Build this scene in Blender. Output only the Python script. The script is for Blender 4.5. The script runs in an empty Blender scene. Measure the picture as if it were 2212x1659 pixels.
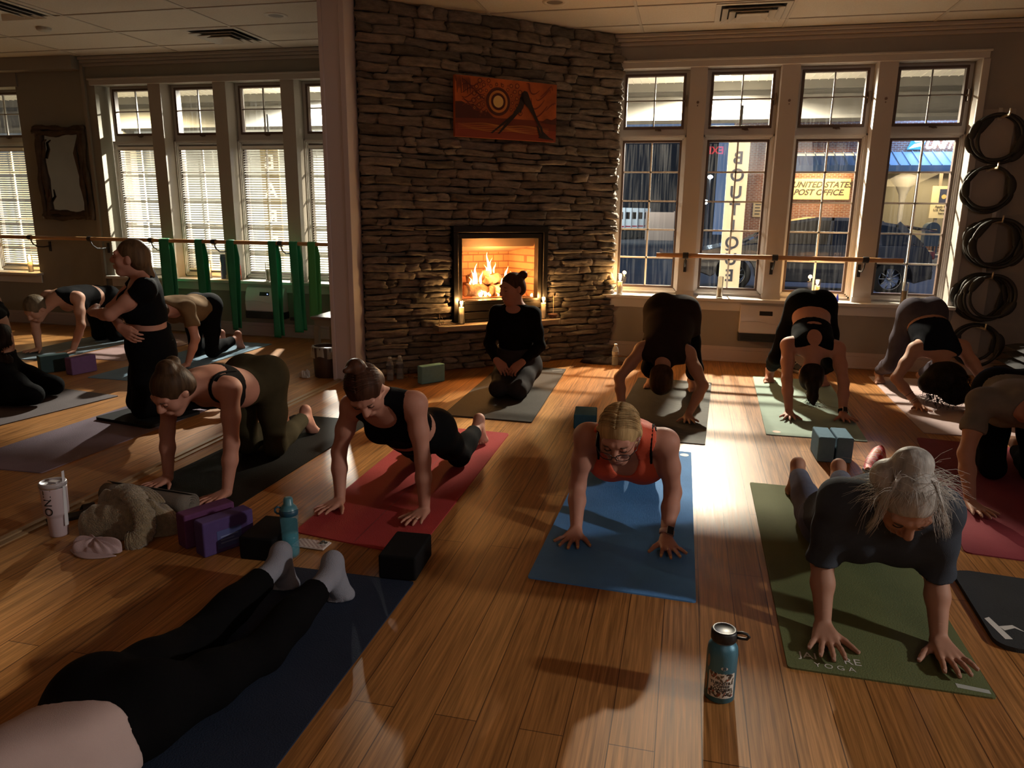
import bpy, bmesh, math, random
import numpy as np
from mathutils import Vector, Matrix
random.seed(7); np.random.seed(7)
SC = bpy.context.scene
COL = SC.collection
PI = math.pi
V = lambda *a: np.array(a, dtype=np.float64)
def nrm(a):
    a = np.asarray(a, float); n = np.linalg.norm(a)
    return a / n if n > 1e-12 else a

# ---------------------------------------------------------------- materials
MATS = {}
def mat(name, color=(.5,.5,.5), rough=.6, metal=0., spec=.5, bump=None, var=None, emit=None, alpha=None, sheen=0., coat=0., sss=0.):
    """bump=(scale,strength,(sx,sy,sz)); var=(scale,amount,(sx,sy,sz)) colour mottling of the thing itself"""
    if name in MATS: return MATS[name]
    m = bpy.data.materials.new(name); m.use_nodes = True
    nt = m.node_tree; b = nt.nodes['Principled BSDF']
    b.inputs['Base Color'].default_value = (*color, 1); b.inputs['Roughness'].default_value = rough
    b.inputs['Metallic'].default_value = metal; b.inputs['Specular IOR Level'].default_value = spec
    if sheen: b.inputs['Sheen Weight'].default_value = sheen
    if coat: b.inputs['Coat Weight'].default_value = coat
    if sss:
        b.inputs['Subsurface Weight'].default_value = sss; b.inputs['Subsurface Radius'].default_value = (.012,.005,.003); b.inputs['Subsurface Scale'].default_value = 1
    if emit: b.inputs['Emission Color'].default_value = (*emit[0],1); b.inputs['Emission Strength'].default_value = emit[1]
    tc = nt.nodes.new('ShaderNodeTexCoord')
    def noise(sc, st, det=4):
        mp = nt.nodes.new('ShaderNodeMapping'); mp.inputs['Scale'].default_value = st
        nt.links.new(tc.outputs['Object'], mp.inputs['Vector'])
        n = nt.nodes.new('ShaderNodeTexNoise'); n.inputs['Scale'].default_value = sc; n.inputs['Detail'].default_value = det
        nt.links.new(mp.outputs['Vector'], n.inputs['Vector']); return n
    if var:
        n = noise(var[0], var[2] if len(var) > 2 else (1,1,1))
        r = nt.nodes.new('ShaderNodeMapRange'); r.inputs['From Min'].default_value = .3; r.inputs['From Max'].default_value = .7
        r.inputs['To Min'].default_value = 1-var[1]; r.inputs['To Max'].default_value = 1+var[1]
        nt.links.new(n.outputs['Fac'], r.inputs['Value'])
        mx = nt.nodes.new('ShaderNodeVectorMath'); mx.operation = 'SCALE'; mx.inputs[0].default_value = color
        nt.links.new(r.outputs['Result'], mx.inputs['Scale']); nt.links.new(mx.outputs[0], b.inputs['Base Color'])
    if bump:
        n = noise(bump[0], bump[2] if len(bump) > 2 else (1,1,1), 3)
        bp = nt.nodes.new('ShaderNodeBump'); bp.inputs['Strength'].default_value = bump[1]; bp.inputs['Distance'].default_value = .01
        nt.links.new(n.outputs['Fac'], bp.inputs['Height']); nt.links.new(bp.outputs['Normal'], b.inputs['Normal'])
    MATS[name] = m; return m
def emis(name, color, strength):
    if name in MATS: return MATS[name]
    m = bpy.data.materials.new(name); m.use_nodes = True; nt = m.node_tree; nt.nodes.clear()
    e = nt.nodes.new('ShaderNodeEmission'); e.inputs[0].default_value = (*color,1); e.inputs[1].default_value = strength
    o = nt.nodes.new('ShaderNodeOutputMaterial'); nt.links.new(e.outputs[0], o.inputs[0]); MATS[name] = m; return m
def glass(name, tint=(.96,.97,.96), gl=.06, rough=0., dirt=0.):
    """thin pane: sees straight through, mirrors a little by Fresnel, optional streaky dirt film"""
    if name in MATS: return MATS[name]
    m = bpy.data.materials.new(name); m.use_nodes = True; nt = m.node_tree; nt.nodes.clear(); N = nt.nodes.new; L = nt.links.new
    t = N('ShaderNodeBsdfTransparent'); t.inputs[0].default_value = (*tint,1)
    g = N('ShaderNodeBsdfGlossy'); g.inputs['Roughness'].default_value = rough
    f = N('ShaderNodeLayerWeight'); f.inputs['Blend'].default_value = .18
    a = N('ShaderNodeMath'); a.operation = 'MULTIPLY_ADD'; a.inputs[1].default_value = .8; a.inputs[2].default_value = gl; L(f.outputs['Fresnel'], a.inputs[0])
    mx = N('ShaderNodeMixShader'); L(a.outputs[0], mx.inputs[0]); L(t.outputs[0], mx.inputs[1]); L(g.outputs[0], mx.inputs[2])
    out = mx
    if dirt:
        d = N('ShaderNodeBsdfTranslucent'); d.inputs[0].default_value = (.8,.8,.8,1)
        tc = N('ShaderNodeTexCoord'); mp = N('ShaderNodeMapping'); mp.inputs['Scale'].default_value = (30,1,1.2); L(tc.outputs['Object'], mp.inputs['Vector'])
        n = N('ShaderNodeTexNoise'); n.inputs['Scale'].default_value = 1.5; n.inputs['Detail'].default_value = 6; L(mp.outputs[0], n.inputs['Vector'])
        r = N('ShaderNodeMapRange'); r.inputs['From Min'].default_value = .45; r.inputs['From Max'].default_value = .8; r.inputs['To Max'].default_value = dirt; L(n.outputs['Fac'], r.inputs['Value'])
        m2 = N('ShaderNodeMixShader'); L(r.outputs[0], m2.inputs[0]); L(mx.outputs[0], m2.inputs[1]); L(d.outputs[0], m2.inputs[2]); out = m2
    o = N('ShaderNodeOutputMaterial'); L(out.outputs[0], o.inputs[0]); MATS[name] = m; return m

# ---------------------------------------------------------------- objects
def tag(o, label=None, cat=None, group=None, kind=None):
    if label: o['label'] = label
    if cat: o['category'] = cat
    if group: o['group'] = group
    if kind: o['kind'] = kind
    return o
def plastic(name, color, a=.4, rough=.2):
    """clear or tinted plastic that both shows what is behind it and catches light itself"""
    if name in MATS: return MATS[name]
    m = bpy.data.materials.new(name); m.use_nodes = True; b = m.node_tree.nodes['Principled BSDF']
    b.inputs['Base Color'].default_value = (*color,1); b.inputs['Alpha'].default_value = a; b.inputs['Roughness'].default_value = rough
    MATS[name] = m; return m
def thing(name, loc=(0,0,0), label=None, cat=None, group=None, kind=None, rz=0):
    o = bpy.data.objects.new(name, None); COL.objects.link(o); o.location = loc; o.rotation_euler = (0,0,rz); o.empty_display_size = .1
    return tag(o, label, cat, group, kind)
def mesh_from(name, verts, faces, m=None, parent=None, smooth=None, loc=None):
    me = bpy.data.meshes.new(name); me.from_pydata([tuple(map(float, v)) for v in verts], [], faces); me.update()
    if smooth is True: me.polygons.foreach_set('use_smooth', [True]*len(me.polygons))
    elif smooth is not None and smooth is not False: me.polygons.foreach_set('use_smooth', smooth)
    if m: me.materials.append(m)
    o = bpy.data.objects.new(name, me); COL.objects.link(o)
    if parent: o.parent = parent
    if loc is not None: o.location = loc
    return o
def np_mesh(name, verts, quads, m, parent=None, loc=None):
    me = bpy.data.meshes.new(name); nv, nf = len(verts), len(quads)
    me.vertices.add(nv); me.vertices.foreach_set('co', np.asarray(verts, np.float32).ravel())
    me.loops.add(nf*4); me.loops.foreach_set('vertex_index', np.asarray(quads, np.int32).ravel())
    me.polygons.add(nf); me.polygons.foreach_set('loop_start', np.arange(nf, dtype=np.int32)*4)
    me.polygons.foreach_set('use_smooth', np.ones(nf, bool)); me.update(calc_edges=True)
    if m: me.materials.append(m)
    o = bpy.data.objects.new(name, me); COL.objects.link(o)
    if parent: o.parent = parent
    if loc is not None: o.location = loc
    return o
def frame_of(d, up=(0,0,1)):
    d = nrm(d); u = np.asarray(up, float)
    if abs(d @ u) > .97: u = V(1,0,0)
    s = nrm(np.cross(d, u)); return s, np.cross(s, d)
class MB:
    """collects shapes, then links them as ONE mesh object"""
    def __init__(s): s.v = []; s.f = []; s.s = []
    def add(s, verts, faces, smooth=False):
        b = len(s.v); s.v += [tuple(map(float, p)) for p in verts]; s.f += [tuple(b+i for i in q) for q in faces]; s.s += [smooth]*len(faces); return s
    def box(s, x0, x1, y0, y1, z0, z1):
        p = [(x,y,z) for x in (x0,x1) for y in (y0,y1) for z in (z0,z1)]
        return s.add(p, [(0,1,3,2),(4,6,7,5),(0,4,5,1),(2,3,7,6),(0,2,6,4),(1,5,7,3)])
    def obox(s, c, ax, ay, az, hx, hy, hz):
        c = np.asarray(c, float); ax, ay, az = (np.asarray(a, float) for a in (ax, ay, az))
        p = [c + ax*hx*i + ay*hy*j + az*hz*k for i in (-1,1) for j in (-1,1) for k in (-1,1)]
        return s.add(p, [(0,1,3,2),(4,6,7,5),(0,4,5,1),(2,3,7,6),(0,2,6,4),(1,5,7,3)])
    def cyl(s, a, b, ra, rb=None, n=16, caps=True):
        rb = ra if rb is None else rb; a = np.asarray(a, float); b = np.asarray(b, float); x, y = frame_of(b-a)
        A = [a + ra*(math.cos(2*PI*i/n)*x + math.sin(2*PI*i/n)*y) for i in range(n)]
        B = [b + rb*(math.cos(2*PI*i/n)*x + math.sin(2*PI*i/n)*y) for i in range(n)]
        s.add(A+B, [(i, (i+1)%n, n+(i+1)%n, n+i) for i in range(n)], True)
        if caps:
            if ra > 1e-6: s.add(A, [tuple(range(n-1,-1,-1))])
            if rb > 1e-6: s.add(B, [tuple(range(n))])
        return s
    def lathe(s, prof, c=(0,0,0), n=24, axis=None, smooth=True):
        c = np.asarray(c, float); z = nrm(axis) if axis is not None else V(0,0,1); x, y = (V(1,0,0), V(0,1,0)) if axis is None else frame_of(z)
        vs = []; fs = []; m = len(prof)
        for (r, h) in prof:
            for i in range(n): vs.append(c + z*h + max(r,1e-5)*(math.cos(2*PI*i/n)*x + math.sin(2*PI*i/n)*y))
        for j in range(m-1):
            for i in range(n): fs.append((j*n+i, j*n+(i+1)%n, (j+1)*n+(i+1)%n, (j+1)*n+i))
        return s.add(vs, fs, smooth)
    def tube(s, pts, r, n=8, closed=False, flat=1.):
        pts = [np.asarray(p, float) for p in pts]; m = len(pts); vs = []; fs = []; pu = None
        for i, p in enumerate(pts):
            d = pts[(i+1)%m] - pts[i-1] if closed else pts[min(i+1,m-1)] - pts[max(i-1,0)]
            if pu is None: x, y = frame_of(d)
            else:
                x = nrm(np.cross(nrm(d), pu)); y = np.cross(x, nrm(d))
                if np.linalg.norm(x) < .5: x, y = frame_of(d)
            pu = y; rr = r[i] if hasattr(r, '__len__') else r
            for k in range(n): vs.append(p + rr*(math.cos(2*PI*k/n)*x + flat*math.sin(2*PI*k/n)*y))
        for i in range(m if closed else m-1):
            for k in range(n): fs.append((i*n+k, i*n+(k+1)%n, ((i+1)%m)*n+(k+1)%n, ((i+1)%m)*n+k))
        if not closed: fs += [tuple(range(n-1,-1,-1)), tuple((m-1)*n+k for k in range(n))]
        return s.add(vs, fs, True)
    def sphere(s, c, r, n=14, sq=(1,1,1)):
        m = n//2; c = np.asarray(c, float); vs = [c + V(r*math.sin(PI*j/m)*math.cos(2*PI*i/n)*sq[0], r*math.sin(PI*j/m)*math.sin(2*PI*i/n)*sq[1], r*math.cos(PI*j/m)*sq[2]) for j in range(m+1) for i in range(n)]
        return s.add(vs, [(j*n+i, (j+1)*n+i, (j+1)*n+(i+1)%n, j*n+(i+1)%n) for j in range(m) for i in range(n)], True)
    def quad(s, a, b, c, d): return s.add([a,b,c,d], [(0,1,2,3)])
    def prism(s, poly, z0, z1):
        n = len(poly); return s.add([(x,y,z0) for x,y in poly] + [(x,y,z1) for x,y in poly], [tuple(range(n-1,-1,-1)), tuple(range(n,2*n))] + [(i,(i+1)%n,n+(i+1)%n,n+i) for i in range(n)])
    def grid(s, fn, nu, nv, smooth=True):
        vs = [fn(i/nu, j/nv) for j in range(nv+1) for i in range(nu+1)]
        return s.add(vs, [(j*(nu+1)+i, j*(nu+1)+i+1, (j+1)*(nu+1)+i+1, (j+1)*(nu+1)+i) for j in range(nv) for i in range(nu)], smooth)
    def build(s, name, m=None, parent=None, origin=None, bevel=0, seg=2, solid=0, sub=0, loc=None):
        v = s.v
        if origin is not None: v = [tuple(np.asarray(p) - np.asarray(origin)) for p in v]
        o = mesh_from(name, v, s.f, m, parent, s.s, loc)
        if origin is not None and parent is None: o.location = origin
        if solid: k = o.modifiers.new('s','SOLIDIFY'); k.thickness = solid; k.offset = 0
        if sub: k = o.modifiers.new('u','SUBSURF'); k.levels = sub; k.render_levels = sub
        if bevel:
            k = o.modifiers.new('b','BEVEL'); k.width = bevel; k.segments = seg; k.limit_method = 'ANGLE'; k.angle_limit = .6
            o.data.polygons.foreach_set('use_smooth', [True]*len(o.data.polygons)); w = o.modifiers.new('w','WEIGHTED_NORMAL'); w.keep_sharp = False
        return o
def text_mesh(name, txt, size, m, parent=None, loc=(0,0,0), rot=(0,0,0), ext=.0, sx=1., space=1., shear=0., align='CENTER', bold=0.):
    cu = bpy.data.curves.new(name, 'FONT'); cu.body = txt; cu.size = size; cu.extrude = ext; cu.align_x = align; cu.align_y = 'CENTER'; cu.space_character = space; cu.shear = shear; cu.offset = bold
    o = bpy.data.objects.new('t_'+name, cu); COL.objects.link(o)
    dg = bpy.context.evaluated_depsgraph_get(); me = bpy.data.meshes.new_from_object(o.evaluated_get(dg)); bpy.data.objects.remove(o); bpy.data.curves.remove(cu)
    me.name = name; me.materials.clear(); me.materials.append(m)
    o = bpy.data.objects.new(name, me); COL.objects.link(o); o.location = loc; o.rotation_euler = rot; o.scale = (sx,1,1)
    if parent: o.parent = parent
    return o
def copy_tree(o, parent=None):
    c = o.copy(); COL.objects.link(c)
    if parent is not None: c.parent = parent
    for ch in list(o.children): copy_tree(ch, c)
    return c
def lamp(name, kind, loc, energy, color, size=.1, target=None, spot=None, blend=.3):
    l = bpy.data.lights.new(name, kind); l.energy = energy; l.color = color
    if kind == 'AREA': l.size = size
    else: l.shadow_soft_size = size
    if kind == 'SPOT': l.spot_size = spot; l.spot_blend = blend
    o = bpy.data.objects.new(name, l); COL.objects.link(o); o.location = loc
    if target is not None: o.rotation_euler = (Vector(target)-Vector(loc)).to_track_quat('-Z','Y').to_euler()
    return o
# ================================================================ camera
F_PX, PITCH, YAW, ROLL, CAM_H = 1585.9958, .2311, -.2291, -.0124, 1.417
def make_camera():
    f = V(math.sin(YAW)*math.cos(PITCH), math.cos(YAW)*math.cos(PITCH), -math.sin(PITCH))
    r = V(math.cos(YAW), -math.sin(YAW), 0); d = np.cross(f, r); c, s = math.cos(ROLL), math.sin(ROLL)
    r, d = c*r + s*d, -s*r + c*d
    cam = bpy.data.cameras.new('camera'); o = bpy.data.objects.new('camera', cam); COL.objects.link(o)
    cam.sensor_fit = 'HORIZONTAL'; cam.sensor_width = 36; cam.lens = 36*F_PX/2212; cam.clip_start = .05; cam.clip_end = 300
    M = Matrix(((r[0],-d[0],-f[0],0),(r[1],-d[1],-f[1],0),(r[2],-d[2],-f[2],CAM_H),(0,0,0,1))); o.matrix_world = M
    SC.camera = o
make_camera()
CEIL = 3.02; YW = 7.42; YG = 7.62          # ceiling, wall face, window plane
XL, XR, YB = -9.3, 4.2, -2.6               # far left wall, right wall, wall behind the camera

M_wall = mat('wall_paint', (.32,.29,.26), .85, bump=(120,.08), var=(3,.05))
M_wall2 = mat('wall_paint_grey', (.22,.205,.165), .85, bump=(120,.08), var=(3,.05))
M_trim = mat('trim_paint', (.60,.57,.545), .42, var=(2,.03))
M_post = mat('post_paint', (.60,.54,.55), .45)
M_brownframe = mat('sash_brown', (.10,.062,.045), .5)
M_white = mat('sash_white', (.72,.69,.64), .45)
M_black = mat('black_plastic', (.012,.012,.013), .45)
M_blackmetal = mat('black_metal', (.015,.014,.013), .4, metal=.6)
M_pane = glass('window_glass', gl=.04, dirt=.02)

# ---------------------------------------------------------------- floor
def floor_material():
    m = bpy.data.materials.new('wood_planks'); m.use_nodes = True; nt = m.node_tree; b = nt.nodes['Principled BSDF']; N = nt.nodes.new; L = nt.links.new
    tc = N('ShaderNodeTexCoord'); sep = N('ShaderNodeSeparateXYZ'); L(tc.outputs['Object'], sep.inputs[0])
    cmb = N('ShaderNodeCombineXYZ'); L(sep.outputs['Y'], cmb.inputs['X']); L(sep.outputs['X'], cmb.inputs['Y'])
    br = N('ShaderNodeTexBrick'); L(cmb.outputs[0], br.inputs['Vector']); br.offset = .37; br.offset_frequency = 2; br.squash = 1
    br.inputs['Scale'].default_value = 1; br.inputs['Brick Width'].default_value = 1.75; br.inputs['Row Height'].default_value = .125
    br.inputs['Mortar Size'].default_value = .0017; br.inputs['Mortar Smooth'].default_value = .1; br.inputs['Bias'].default_value = 0
    br.inputs['Color1'].default_value = (.40,.185,.058,1); br.inputs['Color2'].default_value = (.315,.135,.040,1); br.inputs['Mortar'].default_value = (.10,.042,.014,1)
    mp = N('ShaderNodeMapping'); mp.inputs['Scale'].default_value = (1.3,42,1); L(cmb.outputs[0], mp.inputs[0])
    n = N('ShaderNodeTexNoise'); n.inputs['Scale'].default_value = 2.2; n.inputs['Detail'].default_value = 7; n.inputs['Distortion'].default_value = .6; L(mp.outputs[0], n.inputs['Vector'])
    mp2 = N('ShaderNodeMapping'); mp2.inputs['Scale'].default_value = (3,150,1); L(cmb.outputs[0], mp2.inputs[0])
    n2 = N('ShaderNodeTexNoise'); n2.inputs['Scale'].default_value = 2; n2.inputs['Detail'].default_value = 4; L(mp2.outputs[0], n2.inputs['Vector'])
    r = N('ShaderNodeMapRange'); r.inputs['From Min'].default_value = .3; r.inputs['From Max'].default_value = .72; r.inputs['To Min'].default_value = .55; r.inputs['To Max'].default_value = 1.4; L(n.outputs['Fac'], r.inputs['Value'])
    r2 = N('ShaderNodeMapRange'); r2.inputs['From Min'].default_value = .35; r2.inputs['From Max'].default_value = .65; r2.inputs['To Min'].default_value = .86; r2.inputs['To Max'].default_value = 1.1; L(n2.outputs['Fac'], r2.inputs['Value'])
    mm = N('ShaderNodeMath'); mm.operation = 'MULTIPLY'; L(r.outputs[0], mm.inputs[0]); L(r2.outputs[0], mm.inputs[1])
    sc = N('ShaderNodeVectorMath'); sc.operation = 'SCALE'; L(br.outputs['Color'], sc.inputs[0]); L(mm.outputs[0], sc.inputs['Scale']); L(sc.outputs[0], b.inputs['Base Color'])
    rr = N('ShaderNodeMapRange'); rr.inputs['To Min'].default_value = .33; rr.inputs['To Max'].default_value = .48; L(n.outputs['Fac'], rr.inputs['Value']); L(rr.outputs[0], b.inputs['Roughness'])
    h = N('ShaderNodeMath'); h.operation = 'MULTIPLY_ADD'; h.inputs[1].default_value = .12; L(n2.outputs['Fac'], h.inputs[0])
    iv = N('ShaderNodeMath'); iv.operation = 'SUBTRACT'; iv.inputs[0].default_value = 1; L(br.outputs['Fac'], iv.inputs[1]); L(iv.outputs[0], h.inputs[2])
    bp = N('ShaderNodeBump'); bp.inputs['Strength'].default_value = .35; bp.inputs['Distance'].default_value = .002; L(h.outputs[0], bp.inputs['Height']); L(bp.outputs[0], b.inputs['Normal'])
    b.inputs['Specular IOR Level'].default_value = .17
    return m
M_floor = floor_material()
tag(MB().box(XL, XR, YB, YW+.02, -.12, 0).build('floor', M_floor), kind='structure')

# ---------------------------------------------------------------- ceiling
M_tile = mat('ceiling_tile', (.50,.45,.38), .95, bump=(260,.35), var=(90,.07))
M_tbar = mat('ceiling_grid', (.40,.355,.30), .6)
tag(MB().box(XL, XR, YB, YW+.02, CEIL, CEIL+.1).build('ceiling', M_tile), kind='structure')
g = MB(); GX0, GY0 = -.525, 7.05
for i in range(-8, 5): g.box(GX0+1.215*i-.012, GX0+1.215*i+.012, YB, YW, CEIL-.006, CEIL+.001)
for j in range(0, 17): g.box(XL, XR, GY0-.61*j-.012, GY0-.61*j+.012, CEIL-.007, CEIL+.001)
tag(g.build('trim_1', M_tbar), kind='structure')

# ---------------------------------------------------------------- window walls (one facade for both rooms)
PITCH_W = .803
R_CX = [-.402+PITCH_W*i for i in range(4)]             # bay centres, right room
L_CX = [-6.195+PITCH_W*i for i in range(4)]            # bay centres, left room
SILL, HEAD = .625, 2.735
def box_s(name, x0, x1, y0, y1, z0, z1, m, bevel=0):
    return tag(MB().box(x0,x1,y0,y1,z0,z1).build(name, m, bevel=bevel), kind='structure')
# wall back right: below, above, right of the windows
def facade(name, xa, xb, wx0, wx1, m):
    w = MB(); w.box(xa, xb, YW, YW+.34, -.3, SILL-.03); w.box(xa, xb, YW, YW+.34, HEAD, CEIL+.1)
    if wx0 > xa: w.box(xa, wx0, YW, YW+.34, SILL-.03, HEAD)
    if wx1 < xb: w.box(wx1, xb, YW, YW+.34, SILL-.03, HEAD)
    return tag(w.build(name, m), kind='structure')
RX0, RX1 = R_CX[0]-.325, R_CX[3]+.325
LX0, LX1 = L_CX[0]-.36, L_CX[3]+.325
facade('wall_back_right', -2.75, XR, RX0, RX1, M_wall)
w = MB(); SX0, SX1 = -8.42, -7.62                        # the lone window far left
w.box(XL, -2.75, YW, YW+.34, -.3, SILL-.03); w.box(XL, -2.75, YW, YW+.34, HEAD, CEIL+.1)
w.box(XL, SX0, YW, YW+.34, SILL-.03, HEAD); w.box(SX1, LX0, YW, YW+.34, SILL-.03, HEAD); w.box(LX1, -2.75, YW, YW+.34, SILL-.03, HEAD)
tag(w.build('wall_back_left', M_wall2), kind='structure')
box_s('wall_right', XR, XR+.15, YB, 1.0, 0, CEIL, M_wall)
w = MB(); w.box(XR, XR+.15, 2.6, YW+.3, 0, CEIL); w.box(XR, XR+.15, 1.0, 2.6, 0, .8); w.box(XR, XR+.15, 1.0, 2.6, 2.75, CEIL)
tag(w.build('wall_right', M_wall), kind='structure')
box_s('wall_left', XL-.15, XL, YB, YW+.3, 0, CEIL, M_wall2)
box_s('wall_rear', XL, XR, YB-.15, YB, 0, CEIL, M_wall)
box_s('wall_partition', -2.84, -2.70, 5.80, YW, 0, CEIL, M_wall)
# cased end of the partition, the pale post
p = MB(); p.box(-2.855, -2.675, 5.60, 5.80, 0, CEIL); p.box(-2.695, -2.648, 5.585, 5.80, 0, CEIL); p.box(-2.868, -2.835, 5.59, 5.82, 0, CEIL)
tag(p.build('trim_2', M_post, bevel=.004), kind='structure')
# floor strip under the opening
p = MB(); p.box(-2.83, -2.80, YB, 5.6, 0, .012); p.box(-2.795, -2.765, YB, 5.6, 0, .006)
for y in (2.2, 3.42, 4.64): p.box(-2.832, -2.764, y, y+.006, 0, .013)
tag(p.build('trim_3', mat('strip_wood', (.30,.19,.10), .3)), kind='structure')
# crown, header casing, sills, baseboards
def crown(name, xa, xb, m, d=.0):
    c = MB(); c.box(xa, xb, YW-.075, YW, CEIL-.035, CEIL-.004); c.box(xa, xb, YW-.05, YW, CEIL-.065, CEIL-.035); c.box(xa, xb, YW-.022, YW, CEIL-.10, CEIL-.065)
    return tag(c.build(name, m, bevel=.006), kind='structure')
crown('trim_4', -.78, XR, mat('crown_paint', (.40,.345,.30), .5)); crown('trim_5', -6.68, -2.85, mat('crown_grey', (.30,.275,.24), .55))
c = MB(); c.box(-9.3, -6.7, YW-.14, YW, 2.885, CEIL-.002); c.box(-9.3, -7.58, YW-.02, YW, HEAD, 2.885); c.box(-6.7, -6.66, YW-.03, YW, 0, CEIL)
tag(c.build('trim_6', mat('bulkhead', (.24,.215,.18), .7)), kind='structure')
def casing(name, x0, x1, m):
    c = MB(); c.box(x0-.045, x1+.045, YW-.03, YW+.001, HEAD-.012, HEAD+.055); c.box(x0-.06, x1+.06, YW-.042, YW, HEAD+.04, HEAD+.06)
    return c
c = casing('', RX0, RX1, M_trim); c.box(RX1-.004, RX1+.055, YW-.03, YW+.001, SILL-.03, HEAD-.012)
tag(c.build('trim_7', mat('casing_paint', (.48,.45,.425), .5), bevel=.006), kind='structure')
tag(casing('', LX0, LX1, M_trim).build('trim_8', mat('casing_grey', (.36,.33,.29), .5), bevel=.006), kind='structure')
def sill(name, x0, x1, m, xa=None, xb=None):
    c = MB(); c.box(xa if xa else x0-.05, xb if xb else x1+.05, YW-.10, YG-.02, SILL-.03, SILL); c.box(xa if xa else x0-.03, xb if xb else x1+.03, YW-.022, YW, SILL-.125, SILL-.03)
    return tag(c.build(name, m, bevel=.005), kind='structure')
sill('trim_9', RX0, RX1, M_trim, xa=-.80); sill('trim_10', LX0, LX1, mat('sill_grey', (.50,.47,.43), .5), xb=-2.86); sill('trim_11', SX0, SX1, mat('sill_grey'))
def baseb(name, xa, xb, m):
    c = MB(); c.box(xa, xb, YW-.018, YW, 0, .115); c.box(xa, xb, YW-.012, YW, .115, .15); c.box(xa, xb, YW-.03, YW-.018, 0, .02)
    return tag(c.build(name, m, bevel=.004), kind='structure')
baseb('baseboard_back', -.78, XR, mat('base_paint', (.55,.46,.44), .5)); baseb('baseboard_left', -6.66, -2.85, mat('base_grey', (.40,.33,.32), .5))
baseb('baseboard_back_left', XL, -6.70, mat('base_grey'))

# ---------------------------------------------------------------- windows
WN = 0
def window(cx, m_case, grey=False, jamb=True):
    global WN; WN += 1
    root = thing('window_%d' % WN, (cx, YG, 0), kind='structure')
    o = (cx, YG, 0)
    x0, x1 = cx-.325, cx+.325
    # upper fixed light: brown frame, 2 x 2 panes
    u0, u1, v0, v1 = cx-.284, cx+.288, 2.205, 2.708
    f = MB(); t = .024
    f.box(u0,u1,YG-.03,YG+.03,v0,v0+t); f.box(u0,u1,YG-.03,YG+.03,v1-t,v1); f.box(u0,u0+t,YG-.03,YG+.03,v0+t,v1-t); f.box(u1-t,u1,YG-.03,YG+.03,v0+t,v1-t)
    f.build('upper_frame', M_brownframe, root, o, bevel=.003)
    mu = MB(); xm = (u0+u1)/2; zm = (v0+v1)/2+.01
    mu.box(xm-.006,xm+.006,YG-.009,YG+.009,v0+t,v1-t); mu.box(u0+t,u1-t,YG-.009,YG+.009,zm-.006,zm+.006)
    mu.build('upper_muntins', mat('muntin_grey', (.30,.29,.27), .5), root, o)
    mesh_from('upper_glass', [(u0+t-cx,.0,v0+t),(u1-t-cx,.0,v0+t),(u1-t-cx,.0,v1-t),(u0+t-cx,.0,v1-t)], [(0,1,2,3)], M_pane, root)
    # crank handle and side latch
    h = MB(); h.box(xm+.02,xm+.075,YG-.055,YG-.03,v0-.014,v0-.002); h.tube([(xm+.03,YG-.05,v0-.012),(xm+.05,YG-.06,v0-.02),(xm+.08,YG-.055,v0-.018)], .005, 6)
    h.build('crank', M_brownframe, root, o)
    h = MB(); h.box(u1+.004,u1+.018,YG-.07,YG-.01,zm-.06,zm+.04); h.box(u1-.01,u1+.012,YG-.06,YG-.04,zm-.02,zm-.006)
    h.build('latch', mat('latch_brown', (.16,.11,.08), .5), root, o, bevel=.003)
    # lower light: white sash, 2 x 5 panes, profiled casing
    l0, l1, q0, q1 = cx-.262, cx+.262, .705, 2.082
    f = MB()
    for (a, b_, ya, yb) in ((.0,.022,-.02,.03),):
        f.box(l0-b_,l1+b_,YG+ya,YG+yb,q0-b_,q0); f.box(l0-b_,l1+b_,YG+ya,YG+yb,q1,q1+b_); f.box(l0-b_,l0,YG+ya,YG+yb,q0,q1); f.box(l1,l1+b_,YG+ya,YG+yb,q0,q1)
    f.build('lower_frame', M_brownframe if not grey else mat('sash_dark', (.12,.10,.085), .5), root, o, bevel=.003)
    mu = MB(); xm = cx; mu.box(xm-.008,xm+.008,YG-.01,YG+.01,q0,q1)
    for i in range(1,5): z = q0 + (q1-q0)*i/5; mu.box(l0,l1,YG-.01,YG+.01,z-.008,z+.008)
    mu.build('lower_muntins', M_white, root, o)
    mesh_from('lower_glass', [(l0-cx,.0,q0),(l1-cx,.0,q0),(l1-cx,.0,q1),(l0-cx,.0,q1)], [(0,1,2,3)], M_pane, root)
    c = MB()
    for (a, b_, yy) in ((.022,.034,-.028),(.034,.046,-.04),(.046,.062,-.05)):
        X0, X1, Z0, Z1 = l0-b_, l1+b_, q0-b_, q1+b_
        c.box(X0,X1,YG+yy,YG+.02,Z1-(b_-a),Z1); c.box(X0,X1,YG+yy,YG+.02,Z0,Z0+(b_-a)); c.box(X0,X0+(b_-a),YG+yy,YG+.02,Z0,Z1); c.box(X1-(b_-a),X1,YG+yy,YG+.02,Z0,Z1)
    # filler between lights and round the upper one
    c.box(x0,x1,YG-.012,YG+.03,q1+.062,v0); c.box(x0,u0,YG-.012,YG+.03,v0,v1); c.box(u1,x1,YG-.012,YG+.03,v0,v1); c.box(x0,x1,YG-.012,YG+.03,v1,HEAD)
    c.box(x0,l0-.062,YG-.012,YG+.03,SILL-.02,q1+.062); c.box(l1+.062,x1,YG-.012,YG+.03,SILL-.02,q1+.062); c.box(x0,x1,YG-.03,YG+.03,SILL-.03,q0-.06)
    c.build('casing', m_case, root, o, bevel=.002)
    return root
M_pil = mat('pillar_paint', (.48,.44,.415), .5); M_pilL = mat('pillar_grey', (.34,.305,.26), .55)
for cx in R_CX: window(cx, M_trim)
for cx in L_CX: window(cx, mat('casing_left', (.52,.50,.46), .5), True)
window(-8.02, mat('casing_left'), True)
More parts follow.
